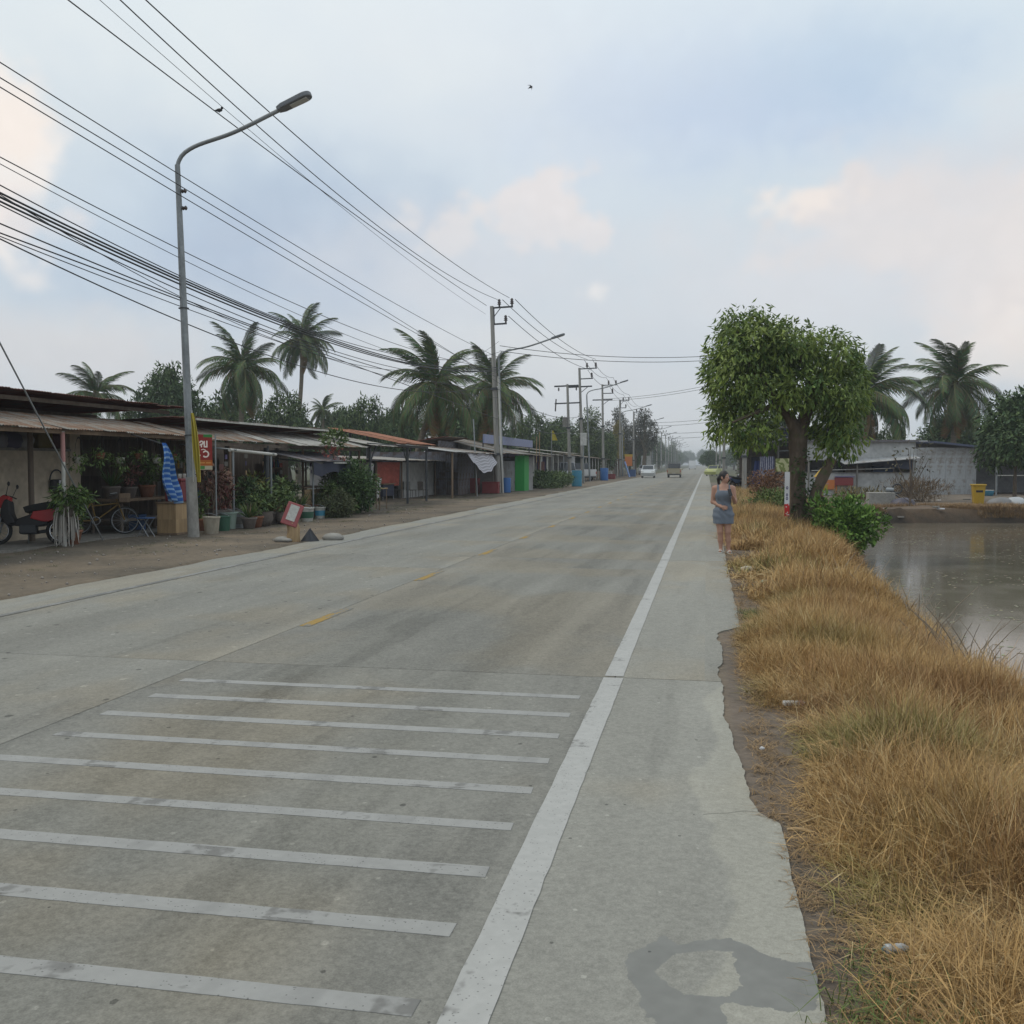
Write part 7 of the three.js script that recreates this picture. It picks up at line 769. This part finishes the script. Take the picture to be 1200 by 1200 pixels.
// ---------------------------------------------------------------- the woman on the verge
function surfaceNet(f, lo, hi, h) { // smooth surface of a signed distance field
  const n = [0, 1, 2].map(i => Math.ceil((hi[i] - lo[i]) / h) + 1), id = (i, j, k) => (k * n[1] + j) * n[0] + i, D = new Float32Array(n[0] * n[1] * n[2]);
  for (let k = 0; k < n[2]; k++) for (let j = 0; j < n[1]; j++) for (let i = 0; i < n[0]; i++) D[id(i, j, k)] = f(lo[0] + i * h, lo[1] + j * h, lo[2] + k * h);
  const vi = new Int32Array(D.length).fill(-1), P = [], I = [];
  for (let k = 0; k < n[2] - 1; k++) for (let j = 0; j < n[1] - 1; j++) for (let i = 0; i < n[0] - 1; i++) {
    let c = 0, sx = 0, sy = 0, sz = 0; const v = []; for (let q = 0; q < 8; q++) v.push(D[id(i + (q & 1), j + (q >> 1 & 1), k + (q >> 2))]);
    for (let a = 0; a < 8; a++) for (const ax of [1, 2, 4]) { if (a & ax) continue; const b = a | ax; if ((v[a] < 0) === (v[b] < 0)) continue; const t = v[a] / (v[a] - v[b]); sx += (a & 1) + (ax === 1 ? t : 0); sy += (a >> 1 & 1) + (ax === 2 ? t : 0); sz += (a >> 2) + (ax === 4 ? t : 0); c++; }
    if (c) { vi[id(i, j, k)] = P.length / 3; P.push(lo[0] + (i + sx / c) * h, lo[1] + (j + sy / c) * h, lo[2] + (k + sz / c) * h); }
  }
  const quad = (a, b, c, d, fl) => { if (Math.min(a, b, c, d) < 0) return; if (fl) I.push(a, c, b, a, d, c); else I.push(a, b, c, a, c, d); };
  for (let k = 1; k < n[2] - 1; k++) for (let j = 1; j < n[1] - 1; j++) for (let i = 1; i < n[0] - 1; i++) {
    const s = D[id(i, j, k)] < 0; if (s !== D[id(i + 1, j, k)] < 0) quad(vi[id(i, j - 1, k - 1)], vi[id(i, j, k - 1)], vi[id(i, j, k)], vi[id(i, j - 1, k)], !s); if (s !== D[id(i, j + 1, k)] < 0) quad(vi[id(i - 1, j, k - 1)], vi[id(i - 1, j, k)], vi[id(i, j, k)], vi[id(i, j, k - 1)], !s); if (s !== D[id(i, j, k + 1)] < 0) quad(vi[id(i - 1, j - 1, k)], vi[id(i, j - 1, k)], vi[id(i, j, k)], vi[id(i - 1, j, k)], !s);
  }
  const g = new THREE.BufferGeometry(); g.setAttribute('position', new THREE.Float32BufferAttribute(P, 3)); g.setIndex(I); g.computeVertexNormals(); return g;
}
const cap = (a, b, r0, r1) => { const bx_ = b[0] - a[0], by = b[1] - a[1], bz = b[2] - a[2], L = bx_ * bx_ + by * by + bz * bz; return (x, y, z) => { const px = x - a[0], py = y - a[1], pz = z - a[2], t = clamp((px * bx_ + py * by + pz * bz) / L); return Math.hypot(px - bx_ * t, py - by * t, pz - bz * t) - lerp(r0, r1, t); }; };
const ell = (c, r) => (x, y, z) => { const k = Math.hypot((x - c[0]) / r[0], (y - c[1]) / r[1], (z - c[2]) / r[2]); return (k - 1) * Math.min(...r); };
const smin = (a, b, k) => { const h = Math.max(k - Math.abs(a - b), 0) / k; return Math.min(a, b) - h * h * k * 0.25; };
const union = (fs, k) => (x, y, z) => { let d = 9; for (const f of fs) d = smin(d, f(x, y, z), k); return d; };
{
  const fp = onY(848.5, 647.5, 0), T = thing('person', 'woman with dark ponytail in short grey blue dress standing on the verge', 'person', V(fp.x - 0.02, -0.005, fp.z), null, 0.02);
  const torso = union([ell([0, 0.74, -0.01], [0.165, 0.15, 0.125]), ell([0, 0.93, 0.0], [0.125, 0.15, 0.095]), ell([0, 1.12, 0.0], [0.145, 0.16, 0.10]), ell([-0.065, 1.12, 0.075], [0.07, 0.07, 0.06]), ell([0.065, 1.12, 0.075], [0.07, 0.07, 0.06]), cap([-0.13, 1.25, -0.01], [0.13, 1.25, -0.01], 0.05, 0.05)], 0.07);
  const legs = [cap([-0.08, 0.72, 0], [-0.058, 0.41, 0.02], 0.088, 0.056), cap([-0.058, 0.41, 0.015], [-0.05, 0.24, -0.01], 0.054, 0.05), cap([-0.05, 0.26, -0.015], [-0.04, 0.065, -0.01], 0.05, 0.031), cap([0.08, 0.72, 0], [0.085, 0.41, 0.02], 0.088, 0.056), cap([0.085, 0.41, 0.015], [0.095, 0.24, -0.01], 0.054, 0.05), cap([0.095, 0.26, -0.015], [0.105, 0.05, -0.01], 0.05, 0.031), cap([-0.04, 0.05, -0.02], [-0.06, 0.035, 0.13], 0.034, 0.024), cap([0.105, 0.04, -0.02], [0.125, 0.025, 0.13], 0.034, 0.024)];
  const arms = [cap([-0.175, 1.245, -0.01], [-0.205, 0.98, -0.03], 0.05, 0.038), cap([-0.205, 0.98, -0.03], [-0.03, 0.885, 0.135], 0.038, 0.026), cap([0.175, 1.245, -0.01], [0.215, 0.985, 0.02], 0.05, 0.038), cap([0.215, 0.985, 0.02], [0.165, 1.09, 0.20], 0.038, 0.026)];
  const neck = cap([0, 1.26, -0.01], [0.01, 1.37, 0.005], 0.055, 0.047);
  const bodyF = (x, y, z) => { let d = torso(x, y, z); d = smin(d, neck(x, y, z), 0.06); let l = 9; for (const q of legs) l = smin(l, q(x, y, z), 0.025); d = smin(d, l, 0.06); for (let i = 0; i < 4; i += 2) { const a = smin(arms[i](x, y, z), arms[i + 1](x, y, z), 0.03); d = smin(d, a, 0.035); } return d; };
  const skin = mat(0.42, 0.235, 0.165, 0.55);
  const hd = (() => { // head in its own frame, turned towards her left
    const c = Math.cos(0.95), s = Math.sin(0.95), o = [0.012, 1.455, 0.012], fs = [ell([0, 0.015, -0.005], [0.072, 0.098, 0.088]), ell([0, -0.045, 0.028], [0.052, 0.055, 0.056]), cap([0, 0.005, 0.08], [0, -0.028, 0.098], 0.010, 0.013), ell([0, -0.09, 0.05], [0.024, 0.018, 0.022]), cap([-0.018, -0.058, 0.076], [0.018, -0.058, 0.076], 0.008, 0.008), ell([-0.075, -0.012, -0.005], [0.012, 0.03, 0.018]), ell([0.075, -0.012, -0.005], [0.012, 0.03, 0.018])], u = union(fs, 0.02), sock = [ell([-0.03, 0.008, 0.088], [0.017, 0.010, 0.013]), ell([0.03, 0.008, 0.088], [0.017, 0.010, 0.013])];
    const loc = (x, y, z) => { x -= o[0]; y -= o[1]; z -= o[2]; return [x * c - z * s, y, x * s + z * c]; };
    return { o, c, s, f: (x, y, z) => { const [a, b, d] = loc(x, y, z); let v = u(a, b, d); for (const k of sock) v = Math.max(v, -k(a, b, d)); return smin(v, neck(x, y, z), 0.03); }, loc, w: (x, y, z) => [o[0] + x * c + z * s, o[1] + y, o[2] - x * s + z * c] };
  })();
  const hand = (p, dir, nrm, curl, thumbSide) => { // palm from wrist p, fingers along dir, curling to nrm
    const d = V(...dir).normalize(), nn = V(...nrm).normalize(), sd = d.clone().cross(nn).normalize(), pt = (a, b, c) => V(...p).addScaledVector(d, a).addScaledVector(sd, b).addScaledVector(nn, c).toArray(), fs = [];
    const palm = union([cap(pt(0, 0, 0), pt(0.03, 0, 0), 0.024, 0.022), cap(pt(0.03, -0.022, 0), pt(0.072, -0.026, 0), 0.014, 0.012), cap(pt(0.03, 0, 0), pt(0.075, 0, 0), 0.015, 0.012), cap(pt(0.03, 0.022, 0), pt(0.07, 0.026, 0), 0.014, 0.012)], 0.012); fs.push(palm);
    [[-0.027, 0.052], [-0.009, 0.062], [0.009, 0.058], [0.027, 0.044]].forEach(([b, L]) => { let a = 0.073, c = 0, an = 0.25 * curl, q = pt(a, b, c); [0.45, 0.32, 0.23].forEach((fr, i) => { const a2 = a + Math.cos(an) * L * fr, c2 = c + Math.sin(an) * L * fr, q2 = pt(a2, b * (1 + 0.1 * i), c2); fs.push(cap(q, q2, 0.0085 - i * 0.0006, 0.008 - i * 0.0007)); a = a2; c = c2; q = q2; an += 0.75 * curl; }); });
    fs.push(cap(pt(0.02, thumbSide * 0.022, 0.004), pt(0.045, thumbSide * 0.048, 0.016), 0.012, 0.010)); fs.push(cap(pt(0.045, thumbSide * 0.048, 0.016), pt(0.07, thumbSide * 0.05, 0.03), 0.010, 0.008)); return (x, y, z) => { let v = 9; for (const q of fs) v = smin(v, q(x, y, z), 0.004); return v; };
  };
  const h1 = hand([-0.04, 0.89, 0.13], [0.8, -0.15, 0.25], [0.1, -0.1, -1], 0.7, -1), h2_ = hand([0.167, 1.085, 0.195], [-0.35, 0.85, 0.3], [-0.8, -0.3, 0.3], 1.1, 1);
  const g = [surfaceNet(bodyF, [-0.32, -0.02, -0.2], [0.32, 1.40, 0.27], 0.0115), surfaceNet(hd.f, [-0.14, 1.32, -0.14], [0.16, 1.6, 0.16], 0.005), surfaceNet(h1, [-0.09, 0.78, 0.03], [0.16, 0.98, 0.28], 0.0038), surfaceNet(h2_, [0.0, 1.04, 0.12], [0.26, 1.30, 0.34], 0.0038)];
  mesh(T, 'body', mergeGeometries(g), skin);
  for (const x of [-0.03, 0.03]) { const e = hd.w(x, 0.008, 0.078), m = mesh(T, 'eye', new THREE.SphereGeometry(0.0105, 10, 8), M.plasticWhite); m.position.set(...e); const i = mesh(m, 'iris', new THREE.SphereGeometry(0.006, 8, 6), M.black); i.position.set(0.007 * hd.s, 0, 0.007 * hd.c); }
  const lw = hd.w(-0.016, -0.058, 0.084), rw = hd.w(0.016, -0.058, 0.084); mesh(T, 'lips', barG(V(...lw), V(...rw), 0.0055, 0.0055, 8), mat(0.35, 0.09, 0.08, 0.5));
  const hairF = (x, y, z) => { const [a, b, d] = hd.loc(x, y, z); let v = ell([0, 0.024, -0.014], [0.083, 0.108, 0.096])(a, b, d); v = Math.max(v, -(ell([0, -0.035, 0.085], [0.066, 0.105, 0.075])(a, b, d))); v = smin(v, cap([0, 0.01, -0.10], [0.0, -0.03, -0.135], 0.034, 0.03)(a, b, d), 0.02); v = smin(v, cap([0, -0.03, -0.135], [0.0, -0.16, -0.12], 0.03, 0.022)(a, b, d), 0.02); return smin(v, cap([0, -0.16, -0.12], [0, -0.24, -0.105], 0.022, 0.008)(a, b, d), 0.02) + 0.003 * Math.sin(a * 260) * Math.sin(b * 40 + d * 200); };
  mesh(T, 'hair', surfaceNet(hairF, [-0.22, 1.16, -0.2], [0.14, 1.62, 0.16], 0.006), mat(0.014, 0.011, 0.011, 0.45));
  const dressF = (x, y, z) => { let d = torso(x, y, z); let l = Math.min(cap([-0.08, 0.74, 0], [-0.075, 0.5, 0.01], 0.098, 0.088)(x, y, z), cap([0.08, 0.74, 0], [0.085, 0.5, 0.01], 0.098, 0.088)(x, y, z)), hull = ell([0.003, 0.62, 0.002], [0.17, 0.34, 0.11])(x, y, z); d = smin(d, smin(l, hull, 0.05), 0.05) - 0.009 - 0.006 * Math.sin(y * 46 + x * 30 + 2 * Math.sin(x * 17)) * sstep(1.08, 0.9, y) * sstep(0.6, 0.75, y) - 0.004 * Math.sin(x * 60 + y * 8); d = Math.max(d, 0.565 - y); const nx = Math.abs(x), nl = 1.205 + (nx > 0.085 && nx < 0.125 ? 0.2 : 0) - (z < -0.02 ? 0.03 : 0); d = Math.max(d, y - nl); d = Math.max(d, y > 1.1 ? nx - lerp(0.165, 0.128, sstep(1.1, 1.2, y)) : -9); return d; };
  mesh(T, 'dress', surfaceNet(dressF, [-0.24, 0.54, -0.2], [0.24, 1.34, 0.2], 0.009), mat(0.15, 0.175, 0.21, 0.9, { bumpMap: S(fineBump, 1, 1), bumpScale: 0.001 }));
  for (const [x, y, tx] of [[-0.04, 0.018, -0.062], [0.105, 0.006, 0.127]]) { const s = mesh(T, 'sandal', boxG(0.085, 0.024, 0.25, 0.009).translate(0, 0, 0.0), M.plasticWhite); s.position.set((x + tx) / 2, y - 0.008, 0.055); s.rotation.y = Math.sign(tx) * 0.13; const st = mesh(s, 'strap', new THREE.TorusGeometry(0.038, 0.013, 6, 14, Math.PI).scale(1, 1, 2.4).translate(0, 0.008, 0.045), M.plasticWhite); }
  const ph = solo('mobile_phone', 'dark mobile phone held up in the hand of woman', 'phone', boxG(0.07, 0.145, 0.009, 0.004), M.black, V(T.position.x + 0.115, 1.165, T.position.z + 0.262)); ph.rotation.set(-0.5, 0.3, 0.25);
}
renderer.render(scene, camera);
